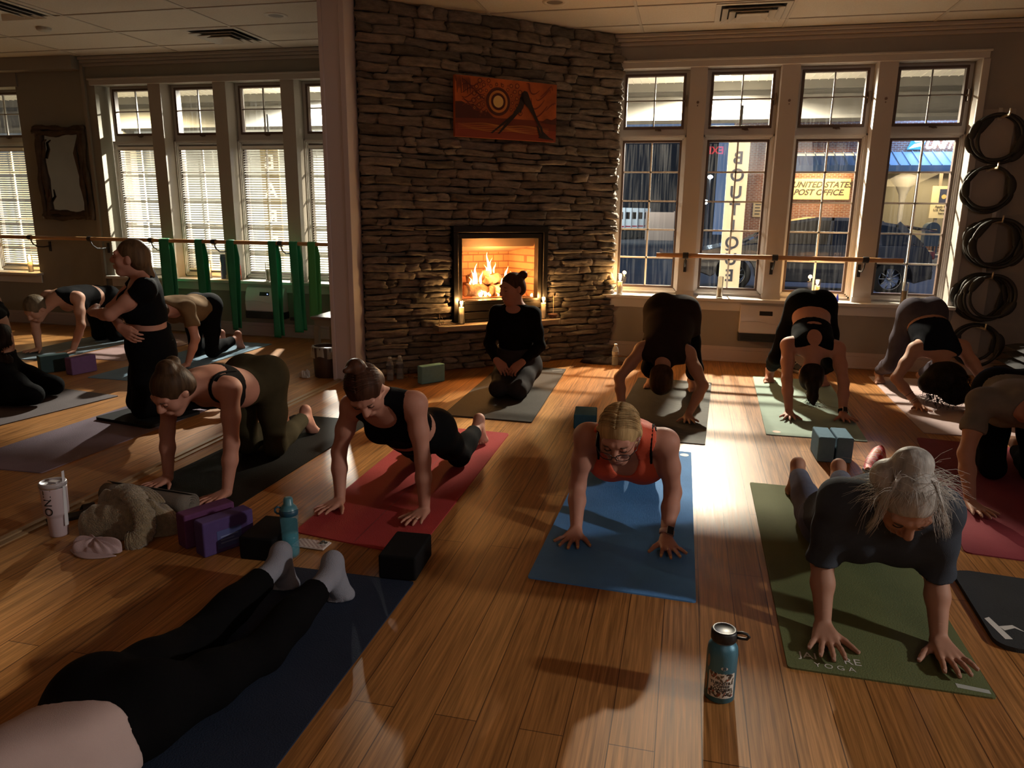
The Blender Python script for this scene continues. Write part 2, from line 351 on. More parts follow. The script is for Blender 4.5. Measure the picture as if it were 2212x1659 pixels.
def pillar(name, xc, m, wd=.077):
    c = MB(); c.box(xc-wd, xc+wd, YW, YW+.34, SILL-.02, HEAD+.005); c.box(xc-wd-.008, xc+wd+.008, YW-.006, YW+.02, SILL-.01, SILL+.05)
    return c
for i in range(3):
    c = pillar('', (R_CX[i]+R_CX[i+1])/2, M_pil); tag(c.build('trim_%d' % (12+i), M_pil), kind='structure')
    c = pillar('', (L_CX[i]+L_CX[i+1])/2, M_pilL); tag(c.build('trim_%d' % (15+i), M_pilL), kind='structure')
# screw plugs on the mullions where blinds used to hang
for i, xc in enumerate(((R_CX[0]+R_CX[1])/2, (R_CX[1]+R_CX[2])/2, (R_CX[2]+R_CX[3])/2)):
    k = MB(); k.cyl((xc+.005,YW-.008,2.42),(xc+.005,YW,2.42),.012,n=12); k.cyl((xc+.005,YW-.004,2.39),(xc+.005,YW,2.39),.006,n=8)
    tag(k.build('wall_hook', mat('hook_brown', (.15,.10,.08), .5)), 'small brown hook plate high on the window mullion, %s from the stone wall' % ['first','second','third'][i], 'hook', 'hook plates on the mullions')
# blinds in the left windows
M_slat = mat('blind_slat', (.80,.79,.74), .5)
pos = ['leftmost','second','third','rightmost']
for i, cx in enumerate(L_CX + [-8.02]):
    r = thing('window_blind', (cx, YG-.055, 2.07))
    r['label'] = ('pale slatted blind in the %s of the four grouped windows by the barre' % pos[i]) if i < 4 else 'pale slatted blind in the lone window at the far left edge'
    r['category'] = 'blind'; r['group'] = 'slatted blinds in the left room'
    b = MB(); y = YG-.055; n = 52; z1, z0 = 2.045, .725
    for k in range(n):
        z = z0 + (z1-z0)*k/(n-1); a = .50
        b.add([(cx-.255,y-.012*math.cos(a),z-.012*math.sin(a)),(cx+.255,y-.012*math.cos(a),z-.012*math.sin(a)),(cx+.255,y+.012*math.cos(a),z+.012*math.sin(a)),(cx-.255,y+.012*math.cos(a),z+.012*math.sin(a))], [(0,1,2,3)])
    b.build('slats', M_slat, r, (cx, y, 2.07))
    h = MB(); h.box(cx-.26,cx+.26,y-.018,y+.018,2.05,2.08); h.build('headrail', M_slat, r, (cx, y, 2.07))
    h = MB(); h.box(cx-.255,cx+.255,y-.012,y+.012,.708,.722); h.build('bottom_rail', M_slat, r, (cx, y, 2.07))
    h = MB()
    for xx in (-.17,.17): h.cyl((cx+xx,y-.013,.71),(cx+xx,y-.013,2.06),.0012,n=5)
    h.build('ladder_cord', M_slat, r, (cx, y, 2.07))

# ---------------------------------------------------------------- stone chimney wall
SP = V(-2.65, 5.78, 0); SE = V(.75477565,.65598302,0); SN = V(.65598302,-.75477565,0); SLEN = 2.545
def sp(s, z, off=0.): return SP + SE*s + SN*off + V(0,0,z)
IN_S0, IN_S1, IN_Z0, IN_Z1 = .79, 1.745, .415, 1.285
def stone_material():
    m = bpy.data.materials.new('ledge_stone'); m.use_nodes = True; nt = m.node_tree; b = nt.nodes['Principled BSDF']; N = nt.nodes.new; L = nt.links.new
    gi = N('ShaderNodeNewGeometry'); tc = N('ShaderNodeTexCoord')
    cr = N('ShaderNodeValToRGB'); L(gi.outputs['Random Per Island'], cr.inputs[0])
    cr.color_ramp.elements[0].color = (.11,.092,.074,1); cr.color_ramp.elements[1].color = (.26,.22,.18,1)
    for p, c in ((.25,(.16,.132,.10,1)),(.5,(.20,.17,.14,1)),(.75,(.215,.172,.13,1))): e = cr.color_ramp.elements.new(p); e.color = c
    mp = N('ShaderNodeMapping'); mp.inputs['Scale'].default_value = (1,1,3.5); L(tc.outputs['Object'], mp.inputs[0])
    n = N('ShaderNodeTexNoise'); n.inputs['Scale'].default_value = 11; n.inputs['Detail'].default_value = 8; n.inputs['Roughness'].default_value = .65; L(mp.outputs[0], n.inputs['Vector'])
    r = N('ShaderNodeMapRange'); r.inputs['From Min'].default_value = .3; r.inputs['From Max'].default_value = .7; r.inputs['To Min'].default_value = .6; r.inputs['To Max'].default_value = 1.45; L(n.outputs['Fac'], r.inputs['Value'])
    sc = N('ShaderNodeVectorMath'); sc.operation = 'SCALE'; L(cr.outputs[0], sc.inputs[0]); L(r.outputs[0], sc.inputs['Scale']); L(sc.outputs[0], b.inputs['Base Color'])
    bp = N('ShaderNodeBump'); bp.inputs['Strength'].default_value = .9; bp.inputs['Distance'].default_value = .015; L(n.outputs['Fac'], bp.inputs['Height']); L(bp.outputs[0], b.inputs['Normal'])
    b.inputs['Roughness'].default_value = .82; return m
def stone_wall():
    rnd = random.Random(11); mb = MB()
    def stone(s0, s1, z0, z1):
        d = rnd.uniform(.035,.085); g = .003; s0 += g; s1 -= g; z0 += g; z1 -= g
        if s1-s0 < .03 or z1-z0 < .012: return
        nu = max(3, int((s1-s0)/.026)); nv = 5
        ph = [rnd.uniform(0,6.28) for _ in range(6)]; tilt = rnd.uniform(-.18,.18); tl2 = rnd.uniform(-.05,.05)
        sk = rnd.uniform(-.012,.012); amp = min(.007,(z1-z0)*.13)
        P = []
        for j in range(nv+1):
            for i in range(nu+1):
                u, v = i/nu, j/nv
                du, dv = min(u,1-u)*(s1-s0), min(v,1-v)*(z1-z0)
                rd = max(0, 1-du/.010)**2*.010 + max(0, 1-dv/.006)**2*.007
                dep = d - rd + rnd.uniform(-.0045,.0045) + (v-.5)*tilt*(z1-z0) + tl2*(u-.5)*.1 + .004*math.sin(7*u*nu*.3+ph[0]) + .003*math.sin(9*v+ph[1]+5*u)
                zz = z0 + (z1-z0)*v + (rnd.uniform(-.0015,.0015)) + amp*math.sin(u*4+ph[2])*(1 if v>.5 else .6) + sk*(u-.5)*.5
                ss = s0 + (s1-s0)*u + .006*math.sin(v*5+ph[4])*(1 if 0<i<nu else 1.6)
                P.append(sp(ss, zz, dep))
        F_ = [(j*(nu+1)+i, j*(nu+1)+i+1, (j+1)*(nu+1)+i+1, (j+1)*(nu+1)+i) for j in range(nv) for i in range(nu)]
        ring = [i for i in range(nu+1)] + [(j+1)*(nu+1)-1 for j in range(1,nv+1)] + [nv*(nu+1)+i for i in range(nu-1,-1,-1)] + [j*(nu+1) for j in range(nv-1,0,-1)]
        b0 = len(P)
        for k in ring:
            q = P[k]; o_ = (q-SP)@SN; P.append(q - SN*(o_-.0))
        R = len(ring)
        F_ += [(ring[k], b0+k, b0+(k+1)%R, ring[(k+1)%R]) for k in range(R)]
        mb.add(P, F_, True)
    z = 0.
    while z < CEIL-.005:
        h = rnd.choice([.045,.052,.06,.068,.076,.085]) if z > 1.3 else rnd.choice([.038,.045,.052,.06,.068]); z1 = min(CEIL, z+h)
        if CEIL-z1 < .02: z1 = CEIL
        s = rnd.uniform(-.06, -.0); s = 0.
        while s < SLEN-.01:
            l = rnd.uniform(.10,.42); e = min(SLEN + rnd.uniform(-.012,.014), s+l)
            if SLEN - e < .06: e = SLEN + rnd.uniform(-.012,.016)
            zz1 = z1
            a, b_ = s, e
            if z1 > IN_Z0+.02 and z < IN_Z1-.02:                      # keep the insert opening clear
                if a >= IN_S0-.03 and b_ <= IN_S1+.03: s = e; continue
                if a < IN_S0 < b_: b_ = IN_S0
                elif a < IN_S1 < b_: a = IN_S1
                elif IN_S0 <= a < IN_S1: s = e; continue
                if a < IN_S0 and e > IN_S1: stone(IN_S1, e, z, zz1)
            stone(a, b_, z, zz1); s = e
        z = z1
    o = mb.build('wall_chimney', stone_material()); tag(o, kind='structure')
    # core behind the stones, with the firebox opening
    c = MB()
    def slab(s0,s1,z0,z1): c.obox(sp((s0+s1)/2,(z0+z1)/2,-.04), SE, SN, V(0,0,1), (s1-s0)/2, .045, (z1-z0)/2)
    slab(0, IN_S0, 0, CEIL); slab(IN_S1, SLEN, 0, CEIL); slab(IN_S0, IN_S1, 0, IN_Z0); slab(IN_S0, IN_S1, IN_Z1, CEIL)
    tag(c.build('wall_chimney_core', mat('stone_core', (.03,.024,.02), .95)), kind='structure')
stone_wall()
# ================================================================ outside, at night
GZ = -.15
def brick_mat(name, c1, c2, mo, bw, rh, ms=.006, rough=.85, axis='xz', emit=0):
    if name in MATS: return MATS[name]
    m = bpy.data.materials.new(name); m.use_nodes = True; nt = m.node_tree; b = nt.nodes['Principled BSDF']; N = nt.nodes.new; L = nt.links.new
    tc = N('ShaderNodeTexCoord'); sep = N('ShaderNodeSeparateXYZ'); L(tc.outputs['Object'], sep.inputs[0]); cmb = N('ShaderNodeCombineXYZ')
    if axis == 'xz': L(sep.outputs['X'], cmb.inputs['X']); L(sep.outputs['Z'], cmb.inputs['Y'])
    else:
        ad = N('ShaderNodeMath'); L(sep.outputs['X'], ad.inputs[0]); L(sep.outputs['Y'], ad.inputs[1]); L(ad.outputs[0], cmb.inputs['X']); L(sep.outputs['Z'], cmb.inputs['Y'])
    br = N('ShaderNodeTexBrick'); L(cmb.outputs[0], br.inputs['Vector']); br.inputs['Scale'].default_value = 1; br.inputs['Brick Width'].default_value = bw; br.inputs['Row Height'].default_value = rh
    br.inputs['Mortar Size'].default_value = ms; br.inputs['Color1'].default_value = (*c1,1); br.inputs['Color2'].default_value = (*c2,1); br.inputs['Mortar'].default_value = (*mo,1)
    n = N('ShaderNodeTexNoise'); n.inputs['Scale'].default_value = 9; n.inputs['Detail'].default_value = 5; L(tc.outputs['Object'], n.inputs['Vector'])
    r = N('ShaderNodeMapRange'); r.inputs['To Min'].default_value = .7; r.inputs['To Max'].default_value = 1.3; L(n.outputs['Fac'], r.inputs['Value'])
    sc = N('ShaderNodeVectorMath'); sc.operation = 'SCALE'; L(br.outputs['Color'], sc.inputs[0]); L(r.outputs[0], sc.inputs['Scale']); L(sc.outputs[0], b.inputs['Base Color'])
    bp = N('ShaderNodeBump'); bp.inputs['Strength'].default_value = .5; bp.inputs['Distance'].default_value = .006; bp.invert = True; L(br.outputs['Fac'], bp.inputs['Height']); L(bp.outputs[0], b.inputs['Normal'])
    b.inputs['Roughness'].default_value = rough; MATS[name] = m; return m
M_asphalt = mat('asphalt', (.035,.036,.04), .75, bump=(60,.3), var=(.6,.25))
M_soffit = mat('soffit_board', (.72,.70,.64), .6)
M_conc = mat('concrete', (.28,.26,.23), .85, var=(2,.12))
tag(MB().box(-30, 40, YW+.34, 60, GZ-.1, GZ).build('ground_outside', M_asphalt), kind='structure')
tag(MB().box(-12, 12, YW+.34, 10.2, GZ, GZ+.1).build('ground_sidewalk', M_conc), kind='structure')
# porch: boarded ceiling, beam at its street edge
p = MB(); p.box(-12, 9, YG+.1, 10.6, 3.0, 3.08)
k = 0
x = -12.
while x < 9: p.box(x, x+.008, YG+.1, 10.2, 2.992, 3.001); x += .10
tag(p.build('ceiling_porch', M_soffit), kind='structure')
p = MB(); p.box(-12, 9, 10.05, 10.35, 2.60, 3.0); p.box(-12, 9, 9.97, 10.05, 2.90, 3.0); p.box(-12, 9, 10.0, 10.4, 2.56, 2.60); p.box(-12, 9, 10.01, 10.05, 2.80, 2.84)
tag(p.build('trim_porch_beam', mat('beam_paint', (.17,.165,.15), .6)), kind='structure')
p = MB()
for xx in (-8.6, -2.6, 6.2): p.box(xx-.12, xx+.12, 10.08, 10.32, GZ, 2.56)
tag(p.build('trim_porch_posts', mat('beam_paint')), kind='structure')
def porch_light(x, y, lab):
    r = thing('porch_ceiling_light', (x,y,3.0), lab, 'light', 'porch ceiling lights')
    c = MB(); c.lathe([(.02,-.004),(.10,-.004),(.115,0),(.115,.002)], (x,y,2.992), 24); c.build('trim_ring', M_white, r, (x,y,3.0))
    c = MB(); c.lathe([(0,-.035),(.05,-.03),(.085,-.012),(.09,0)], (x,y,2.99), 24); c.build('lens', emis('porch_lens', (1,.86,.62), 12), r, (x,y,3.0))
porch_light(.29, 9.35, 'bright round porch ceiling light seen through the second upper window')
# blade signs under the porch
M_signw = mat('sign_cream', (.72,.66,.50), .6); M_sign_navy = mat('sign_navy', (.025,.03,.055), .5)
def blade(name, xc, y, z0, z1, w, txt, lab, size, mp=None, ml=None):
    r = thing(name, (xc, y, z0), lab, 'sign')
    MB().box(xc-w/2, xc+w/2, y-.015, y+.015, z0, z1).build('panel', mp or M_signw, r, (xc,y,z0), bevel=.003)
    n = len(txt); st = (z1-z0-.14)/n
    for i, ch in enumerate(txt):
        z = z1-.10-st*(i+.5)
        text_mesh('letter', ch, size, ml or M_sign_navy, r, (0,-.019,z-z0), (PI/2,0,PI), ext=.002, bold=.004)
    b = MB(); b.cyl((xc,y,z1),(xc,y,2.56),.012,n=8); b.build('hanger', M_blackmetal, r, (xc,y,z0))
    return r
blade('boutique_sign', .478, 8.75, .60, 2.20, .225, 'BOUTIQUE', 'tall cream hanging sign lettered BOUTIQUE outside the second window', .185)
blade('barre_sign', -5.23, 8.75, .42, 2.24, .25, 'BARRE', 'tall tan hanging sign lettered BARRE behind the blind of a left room window', .25, mat('sign_tan', (.20,.16,.07), .7), mat('sign_letter_pale', (.75,.74,.68), .6))
# post office across the street
PO = thing('post_office', (6.5, 34, GZ), 'brick post office building across the street with metal awning and shop windows', 'building')
oP = (6.5,34,GZ)
M_brick = brick_mat('facade_brick', (.24,.085,.045), (.17,.06,.035), (.30,.24,.19), .21, .072, .011)
w = MB(); w.box(1.6, 7.55, 34, 34.4, GZ, 6.5); w.box(7.55, 16, 34, 34.4, 3.9, 6.5); w.box(7.55, 16, 34, 34.4, GZ, .35); w.build('wall', M_brick, PO, oP)
w = MB(); w.box(7.55, 16, 34.6, 38, GZ, .0); w.box(7.55,16,37.6,38,0,4); w.box(7.55,7.6,34.4,38,0,4); w.box(7.55,16,34.5,38,3.4,3.5); w.build('shop_interior', mat('shop_inside', (.30,.27,.22), .8), PO, oP)
w = MB()
for xx in (7.56, 8.9, 9.75, 10.1, 11.4, 13): w.box(xx, xx+.10, 33.96, 34.1, .3, 3.4)
w.box(7.55, 14, 33.96, 34.1, .3, .42); w.box(7.55, 14, 33.96, 34.1, 3.28, 3.4); w.build('shop_frame', mat('alum_frame', (.42,.38,.32), .4, metal=.5), PO, oP)
mesh_from('shop_glass', [(1.05,.02,.57),(7.5,.02,.57),(7.5,.02,3.5),(1.05,.02,3.5)], [(0,1,2,3)], glass('shop_pane', gl=.04), PO)
w = MB()
def aw(u, v): return (3.0+13*u, 33.9-1.5*v, 3.95-.62*v)
w.grid(aw, 1, 1, False)
for i in range(0, 36): 
    x = 3.0+13*i/35; w.obox((x, 33.15, 3.66), V(1,0,0), nrm(V(0,-1.5,-.62)), nrm(V(0,-.62,1.5)), .014, .81, .03)
w.box(3.0, 16, 32.36, 32.44, 3.1, 3.34)
w.build('awning', mat('awning_metal', (.36,.42,.47), .45, metal=.3), PO, oP)
w = MB(); w.box(1.4, 17, 33.1, 33.9, GZ, -.02); w.box(1.4, 17, 32.0, 33.1, GZ, -.05); w.build('plinth', M_conc, PO, oP)
# fascia lettering in blue light
text_mesh('fascia_letter', 'UNITED STATES POSTAL SERVICE', .46, emis('letter_white', (.75,.88,1), 1.1), PO, (2.52,-.08,4.36), (PI/2,0,0), ext=.03, sx=.95, shear=.25, bold=.012, align='LEFT')
w = MB(); w.add([(8.36,33.9,4.04),(8.92,33.9,4.04),(9.06,33.9,4.42),(8.50,33.9,4.42)], [(0,1,2,3)]); w.build('eagle_panel', emis('eagle_blue', (.05,.30,.75), .4), PO, oP)
w = MB(); w.add([(8.42,33.86,4.07),(8.90,33.86,4.17),(8.99,33.86,4.33),(8.60,33.86,4.24)], [(0,1,2,3)]); w.add([(8.56,33.86,4.40),(9.04,33.86,4.40),(9.0,33.86,4.34),(8.64,33.86,4.31)], [(0,1,2,3)]); w.build('eagle_mark', emis('letter_white', (.75,.88,1), .9), PO, oP)
# warm wall sign
s = thing('wall_sign', (5.3, 33.95, 2.5), 'large lit cream sign reading UNITED STATES POST OFFICE on the brick wall', 'sign')
o = (5.3,33.95,2.5)
MB().box(4.02, 6.42, 33.86, 33.97, 2.03, 2.90).build('board', mat('sign_warm', (.70,.56,.28), .5), s, o, bevel=.05, seg=4)
M_ink = mat('sign_ink', (.035,.03,.025), .5)
text_mesh('lettering', 'UNITED STATES', .325, M_ink, s, (-.02,-.10,.145), (PI/2,0,0), ext=.01, shear=.3, bold=.006, sx=1.0)
text_mesh('lettering', 'POST OFFICE.', .325, M_ink, s, (-.12,-.10,-.165), (PI/2,0,0), ext=.01, shear=.3, bold=.006, sx=1.0)
lamp('sign_lamp', 'AREA', (5.3,33.2,3.3), 14, (1,.74,.36), 1.6, (5.3,34,2.3))
lamp('wall_wash', 'AREA', (5.0,32.6,3.0), 24, (1,.68,.34), 3.0, (5.0,34,1.4))
lamp('shop_lamp', 'AREA', (10.2,36.0,3.3), 30, (1,.78,.42), 2.5, (10.2,35.6,0))
lamp('shop_front', 'AREA', (9.0,32.9,3.0), 22, (1,.72,.36), 2.0, (9.6,33.8,.0))
lamp('fascia_glow', 'AREA', (9.2,32.7,5.2), 45, (.22,.45,1), 2.5, (9.2,34,3.9))
lamp('street_blue', 'AREA', (5.2,26,5.0), 40, (.35,.5,1), 2.0, (4.6,17,.6))
# posters and notice in the shop window
s = thing('passport_poster', (10.0, 33.92, 1.5), 'cream notice reading Apply for a U.S. Passport here, in the shop window', 'poster'); o = (10.0,33.92,1.5)
MB().box(9.52,10.42,33.91,33.94,1.35,2.62).build('sheet', mat('poster_cream', (.66,.60,.42), .6), s, o)
MB().box(9.80,10.14,33.90,33.915,1.96,2.5).build('passport_picture', mat('poster_navy', (.03,.04,.10), .5), s, o)
MB().lathe([(0,.0),(.09,.0)], (9.97,33.895,2.2), 20, axis=(0,-1,0)).build('crest', mat('poster_gold', (.6,.45,.18), .5), s, o)
for i, t in enumerate(('Apply for a','U.S. Passport','here.')): text_mesh('lettering', t, .125, M_ink, s, (-.03,-.03,.30-.13*i), (PI/2,0,0), bold=.003)
s = thing('hours_plate', (2.95, 33.95, 1.6), 'small cream notice plate on the brick wall beside the hanging sign', 'sign'); o = (2.95,33.95,1.6)
MB().box(2.62,3.02,33.95,33.99,1.3,1.95).build('plate', mat('plate_tan', (.45,.33,.17), .6), s, o)
w = MB()
for i in range(4): w.box(2.70,2.94-.04*(i%2),33.94,33.952,1.80-.13*i,1.84-.13*i)
w.build('print_lines', M_ink, s, o)
s = thing('umbrella_display', (8.55, 35.2, .01), 'pale draped figure standing inside the lit shop window', 'display'); o = (8.55,35.2,0.)
w = MB(); w.lathe([(.04,1.0),(.10,1.3),(.10,1.9),(.16,2.3),(.3,2.6),(.55,2.9),(.5,3.05),(.2,3.12),(0,3.13)], (8.75,35.2,0), 20); w.build('drape', mat('drape_white', (.75,.75,.78), .7, bump=(8,.6)), s, o)
w = MB(); w.cyl((8.75,35.2,0),(8.75,35.2,1.1),.03,n=8); w.build('stand', M_blackmetal, s, o)
# mailbox on the kerb
s = thing('mailbox', (9.5, 33.3, -.02), 'dark blue street mailbox with rounded top and four legs before the shop', 'mailbox'); o = (9.5,33.3,-.02)
w = MB(); pr = [(-.27*math.cos(a), .92+.27*math.sin(a)) for a in [PI*i/12 for i in range(13)]]
poly = [(-.27,.25)] + pr + [(.27,.25)]
n = len(poly); w.add([(9.5+x,33.06,z) for x,z in poly]+[(9.5+x,33.56,z) for x,z in poly], [tuple(range(n)), tuple(range(2*n-1,n-1,-1))]+[(i,n+i,n+(i+1)%n,(i+1)%n) for i in range(n)])
w.build('body', mat('mail_blue', (.03,.055,.10), .4), s, o)
for dx in (-.22,.22):
    for dy in (33.1,33.52): w = MB(); w.box(9.5+dx-.03,9.5+dx+.03,dy-.03,dy+.03,-.02,.26); w.build('leg', mat('mail_blue'), s, o)
w = MB(); w.box(9.36,9.64,33.04,33.06,.86,.92); w.build('slot_plate', mat('plate_tan'), s, o)
# parked car
M_car = mat('car_paint', (.012,.016,.03), .22, metal=.3, coat=.8); M_cglass = glass('car_glass', tint=(.10,.11,.12), gl=.08); M_tyre = mat('tyre', (.012,.012,.012), .8)
CR = thing('parked_car', (2.4, 17, GZ), 'dark five door car parked along the street outside the right windows', 'car'); o = (2.4,17,GZ)
def car():
    z = GZ; yb0, yb1 = 16.1, 17.9
    low = [(.12,.42),(.10,.62),(.22,.80),(.75,.92),(1.35,.98),(4.35,1.0),(4.55,.98),(4.68,.80),(4.72,.55),(4.66,.34),(4.42,.26)]
    w = MB()
    arch = lambda cx: [(cx+.40*math.cos(a), max(.26,.33+.40*math.sin(a))) for a in [PI*i/10 for i in range(11)]]
    bottom = [(4.40,.26)] + [p for p in arch(3.97)] + [(3.5,.22),(1.45,.22)] + [p for p in arch(.98)] + [(.5,.28)]
    poly = low + bottom; n = len(poly)
    for (ya, yb, ins) in ((yb0,yb0+.12,.06),):
        pass
    A = [(x, yb0, z+h) for x,h in poly]; B = [(x, yb1, z+h) for x,h in poly]
    w.add(A+B, [tuple(range(n-1,-1,-1)), tuple(range(n,2*n))]+[(i,(i+1)%n,n+(i+1)%n,n+i) for i in range(n)]); w.build('body', M_car, CR, o, bevel=.03, seg=3)
    roof = [(1.20,.98),(1.95,1.43),(2.5,1.52),(3.3,1.52),(4.05,1.40),(4.55,1.02)]
    # pillars and roof skin
    w = MB(); m = len(roof)
    def P(i, y, ins): x, h = roof[i]; return (x, y, z+h)
    for y0, y1 in ((16.28,16.34),(17.66,17.72)):
        for (xa,ha,xb,hb,t) in ((1.20,.98,1.95,1.43,.05),(2.78,.98,2.82,1.50,.05),(3.75,.98,3.65,1.48,.09),(4.5,1.0,4.05,1.40,.12)):
            w.obox(((xa+xb)/2,(y0+y1)/2,z+(ha+hb)/2), nrm(V(xb-xa,0,hb-ha)), V(0,1,0), nrm(V(-(hb-ha),0,xb-xa)), math.hypot(xb-xa,hb-ha)/2+.02, .03, t/2)
    R = roof[1:5]; n2 = len(R)
    w.add([(x,16.28,z+h) for x,h in R]+[(x,17.72,z+h) for x,h in R]+[(x,16.28,z+h-.06) for x,h in R]+[(x,17.72,z+h-.06) for x,h in R],
        [(i,n2+i,n2+i+1,i+1) for i in range(n2-1)]+[(2*n2+i,2*n2+i+1,3*n2+i+1,3*n2+i) for i in range(n2-1)]+[(i,i+1,2*n2+i+1,2*n2+i) for i in range(n2-1)]+[(n2+i,3*n2+i,3*n2+i+1,n2+i+1) for i in range(n2-1)])
    w.add([(4.05,16.3,z+1.41),(4.05,17.7,z+1.41),(4.78,17.7,z+1.30),(4.78,16.3,z+1.30),(4.78,17.7,z+1.27),(4.78,16.3,z+1.27)], [(0,1,2,3),(3,2,4,5),(0,3,5),(1,4,2)])
    w.build('roof', M_car, CR, o)
    w = MB()
    for y in (16.29,17.71): w.add([(1.25,y,z+.98),(4.45,y,z+1.0),(4.05,y,z+1.39),(3.3,y,z+1.50),(2.5,y,z+1.50),(1.95,y,z+1.42)], [(0,1,2,3,4,5)])
    w.add([(1.2,16.3,z+.98),(1.2,17.7,z+.98),(1.95,17.7,z+1.43),(1.95,16.3,z+1.43)], [(0,1,2,3)]); w.add([(4.55,16.3,z+1.02),(4.55,17.7,z+1.02),(4.05,17.7,z+1.40),(4.05,16.3,z+1.40)], [(0,1,2,3)])
    w.build('window_glass', M_cglass, CR, o)
    for cx in (.98,3.97):
        for y in (16.1,17.9):
            d = -1 if y < 17 else 1
            w = MB(); w.lathe([(.21,-.1),(.315,-.1),(.335,-.05),(.335,.05),(.315,.1),(.21,.1)], (cx,y-d*.1,z+.335), 32, axis=(0,d,0)); wh = w.build('wheel', M_tyre, CR, o)
            w = MB(); w.lathe([(.205,.09),(.225,.10),(.225,.0)], (cx,y-d*.1,z+.335), 32, axis=(0,d,0)); w.lathe([(0,.09),(.05,.09),(.05,.04)], (cx,y-d*.1,z+.335), 16, axis=(0,d,0))
            for k in range(10): a = 2*PI*k/10; w.tube([(cx+.04*math.cos(a),y-.1*d+.085*d,z+.335+.04*math.sin(a)),(cx+.21*math.cos(a),y-.1*d+.08*d,z+.335+.21*math.sin(a))], .012, 5)
            w.build('rim', mat('alloy', (.45,.46,.48), .3, metal=.9), wh, o)
    w = MB(); w.box(4.60,4.735,16.12,16.5,z+.74,z+.90); w.box(4.60,4.735,17.5,17.88,z+.74,z+.90); w.build('tail_light', mat('tail_red', (.25,.01,.01), .2, coat=1), CR, o, bevel=.02)
    w = MB(); w.box(2.0,2.16,16.07,16.1,z+.86,z+.885); w.box(3.1,3.26,16.07,16.1,z+.86,z+.885); w.build('door_handle', M_car, CR, o)
    w = MB(); w.obox((1.62,16.02,z+1.03), V(1,0,0), V(0,1,0), V(0,0,1), .09, .09, .06); w.build('wing_mirror', M_car, CR, o, bevel=.03)
    w = MB(); w.box(4.62,4.76,16.2,17.8,z+.34,z+.52); w.build('rear_bumper', mat('bumper', (.02,.02,.02), .6), CR, o, bevel=.03)
car()
# delivery vans far off and a pale fence
M_van = mat('van_white', (.55,.60,.62), .5)
for i in range(5):
    x = -4.05+.32*i; r = thing('delivery_van', (x, 45+.9*i, GZ), ['leftmost','second','third','fourth','rightmost'][i]+' in the row of white delivery vans across the dark lot', 'van', 'row of delivery vans'); o = (x,45+.9*i,GZ)
    y = 45+.9*i; w = MB(); w.add([(x-.5,y,GZ+.5),(x+.3,y,GZ+.5),(x+.3,y,GZ+1.85),(x-.36,y,GZ+1.85),(x-.5,y,GZ+1.3),(x-.5,y+.82,GZ+.5),(x+.3,y+.82,GZ+.5),(x+.3,y+.82,GZ+1.85),(x-.36,y+.82,GZ+1.85),(x-.5,y+.82,GZ+1.3)], [(0,1,2,3,4),(9,8,7,6,5),(0,5,6,1),(1,6,7,2),(2,7,8,3),(3,8,9,4),(4,9,5,0)])
    w.build('body', M_van, r, o)
    w = MB(); w.box(x-.2,x+.2,y-.02,y,GZ+1.2,GZ+1.6); w.build('windscreen', M_cglass, r, o)
    for xx in (-.3,.15): w = MB(); w.cyl((x+xx,y+.0,GZ+.3),(x+xx,y+.2,GZ+.3),.3,n=16); w.build('wheel', M_tyre, r, o)
    w = MB(); w.box(x-.42,x+.28,y-.015,y,GZ+.72,GZ+.80); w.build('stripe', mat('van_stripe', (.35,.05,.08), .5), r, o)
lamp('van_lamp', 'AREA', (-3.4,41.5,4.5), 50, (.75,.92,1), 1.5, (-3.4,45,.6))
r = thing('fence_panel', (-1.7, 45, GZ), 'pale beige board enclosure beside the row of delivery vans', 'fence'); o = (-1.7,45,GZ)
MB().box(-2.5,-.9,44.95,45.05,GZ,GZ+1.62).build('boards', mat('fence_beige', (.36,.27,.21), .7), r, o)
w = MB()
for xx in (-2.52,-.92): w.box(xx,xx+.06,44.9,44.95,GZ,GZ+1.68)
w.build('post', mat('fence_beige'), r, o)
lamp('fence_lamp', 'AREA', (-1.7,43,3.4), 12, (1,.85,.7), 1.0, (-1.7,45,.9))
# street lamps in the lot
for i, (x, z1, lab) in enumerate(((.66, 2.72, 'tall thin street lamp with white head in the dark lot'), (.52, 1.80, 'shorter bright street lamp low in the dark lot'))):
    y = 30+4*i; x = x*y/30; r = thing('street_lamp', (x, y, GZ), lab, 'street lamp', 'street lamps'); o = (x,y,GZ); z1 = CAM_H+(z1-CAM_H)*y/30
    w = MB(); w.cyl((x,y,GZ),(x,y,z1),.05,.035,10); w.build('pole', mat('pole_grey', (.3,.3,.3), .5, metal=.6), r, o)
    w = MB(); w.sphere((x,y,z1+.06),.10 if i == 0 else .15,12,(1,1,.7)); w.build('lamp_head', emis('lamp_cold%d' % i, (.75,.9,1), 9), r, o)
lamp('lot_light', 'POINT', (1.2,31,4.2), 45, (.6,.8,1), .3)
# dark tree line beyond, so the street does not end in nothing
w = MB(); w.box(-30,1.55,52,52.5,GZ,7); w.box(16,40,40,40.5,GZ,7)
tag(w.build('wall_far_street', mat('far_wall', (.03,.033,.04), .9, var=(.3,.3))), kind='structure')
# pale wall and its lamp, added outside so the left room blinds glow
tag(MB().box(-24,-4.2,15.5,15.9,GZ,4.2).build('wall_blind_backdrop', mat('backdrop_pale', (.55,.53,.44), .8, var=(1.2,.25))), kind='structure')
lamp('backdrop_fill', 'AREA', (-9.5,11.6,3.6), 30, (1,.93,.72), 3.0, (-9.5,15.5,1.2))
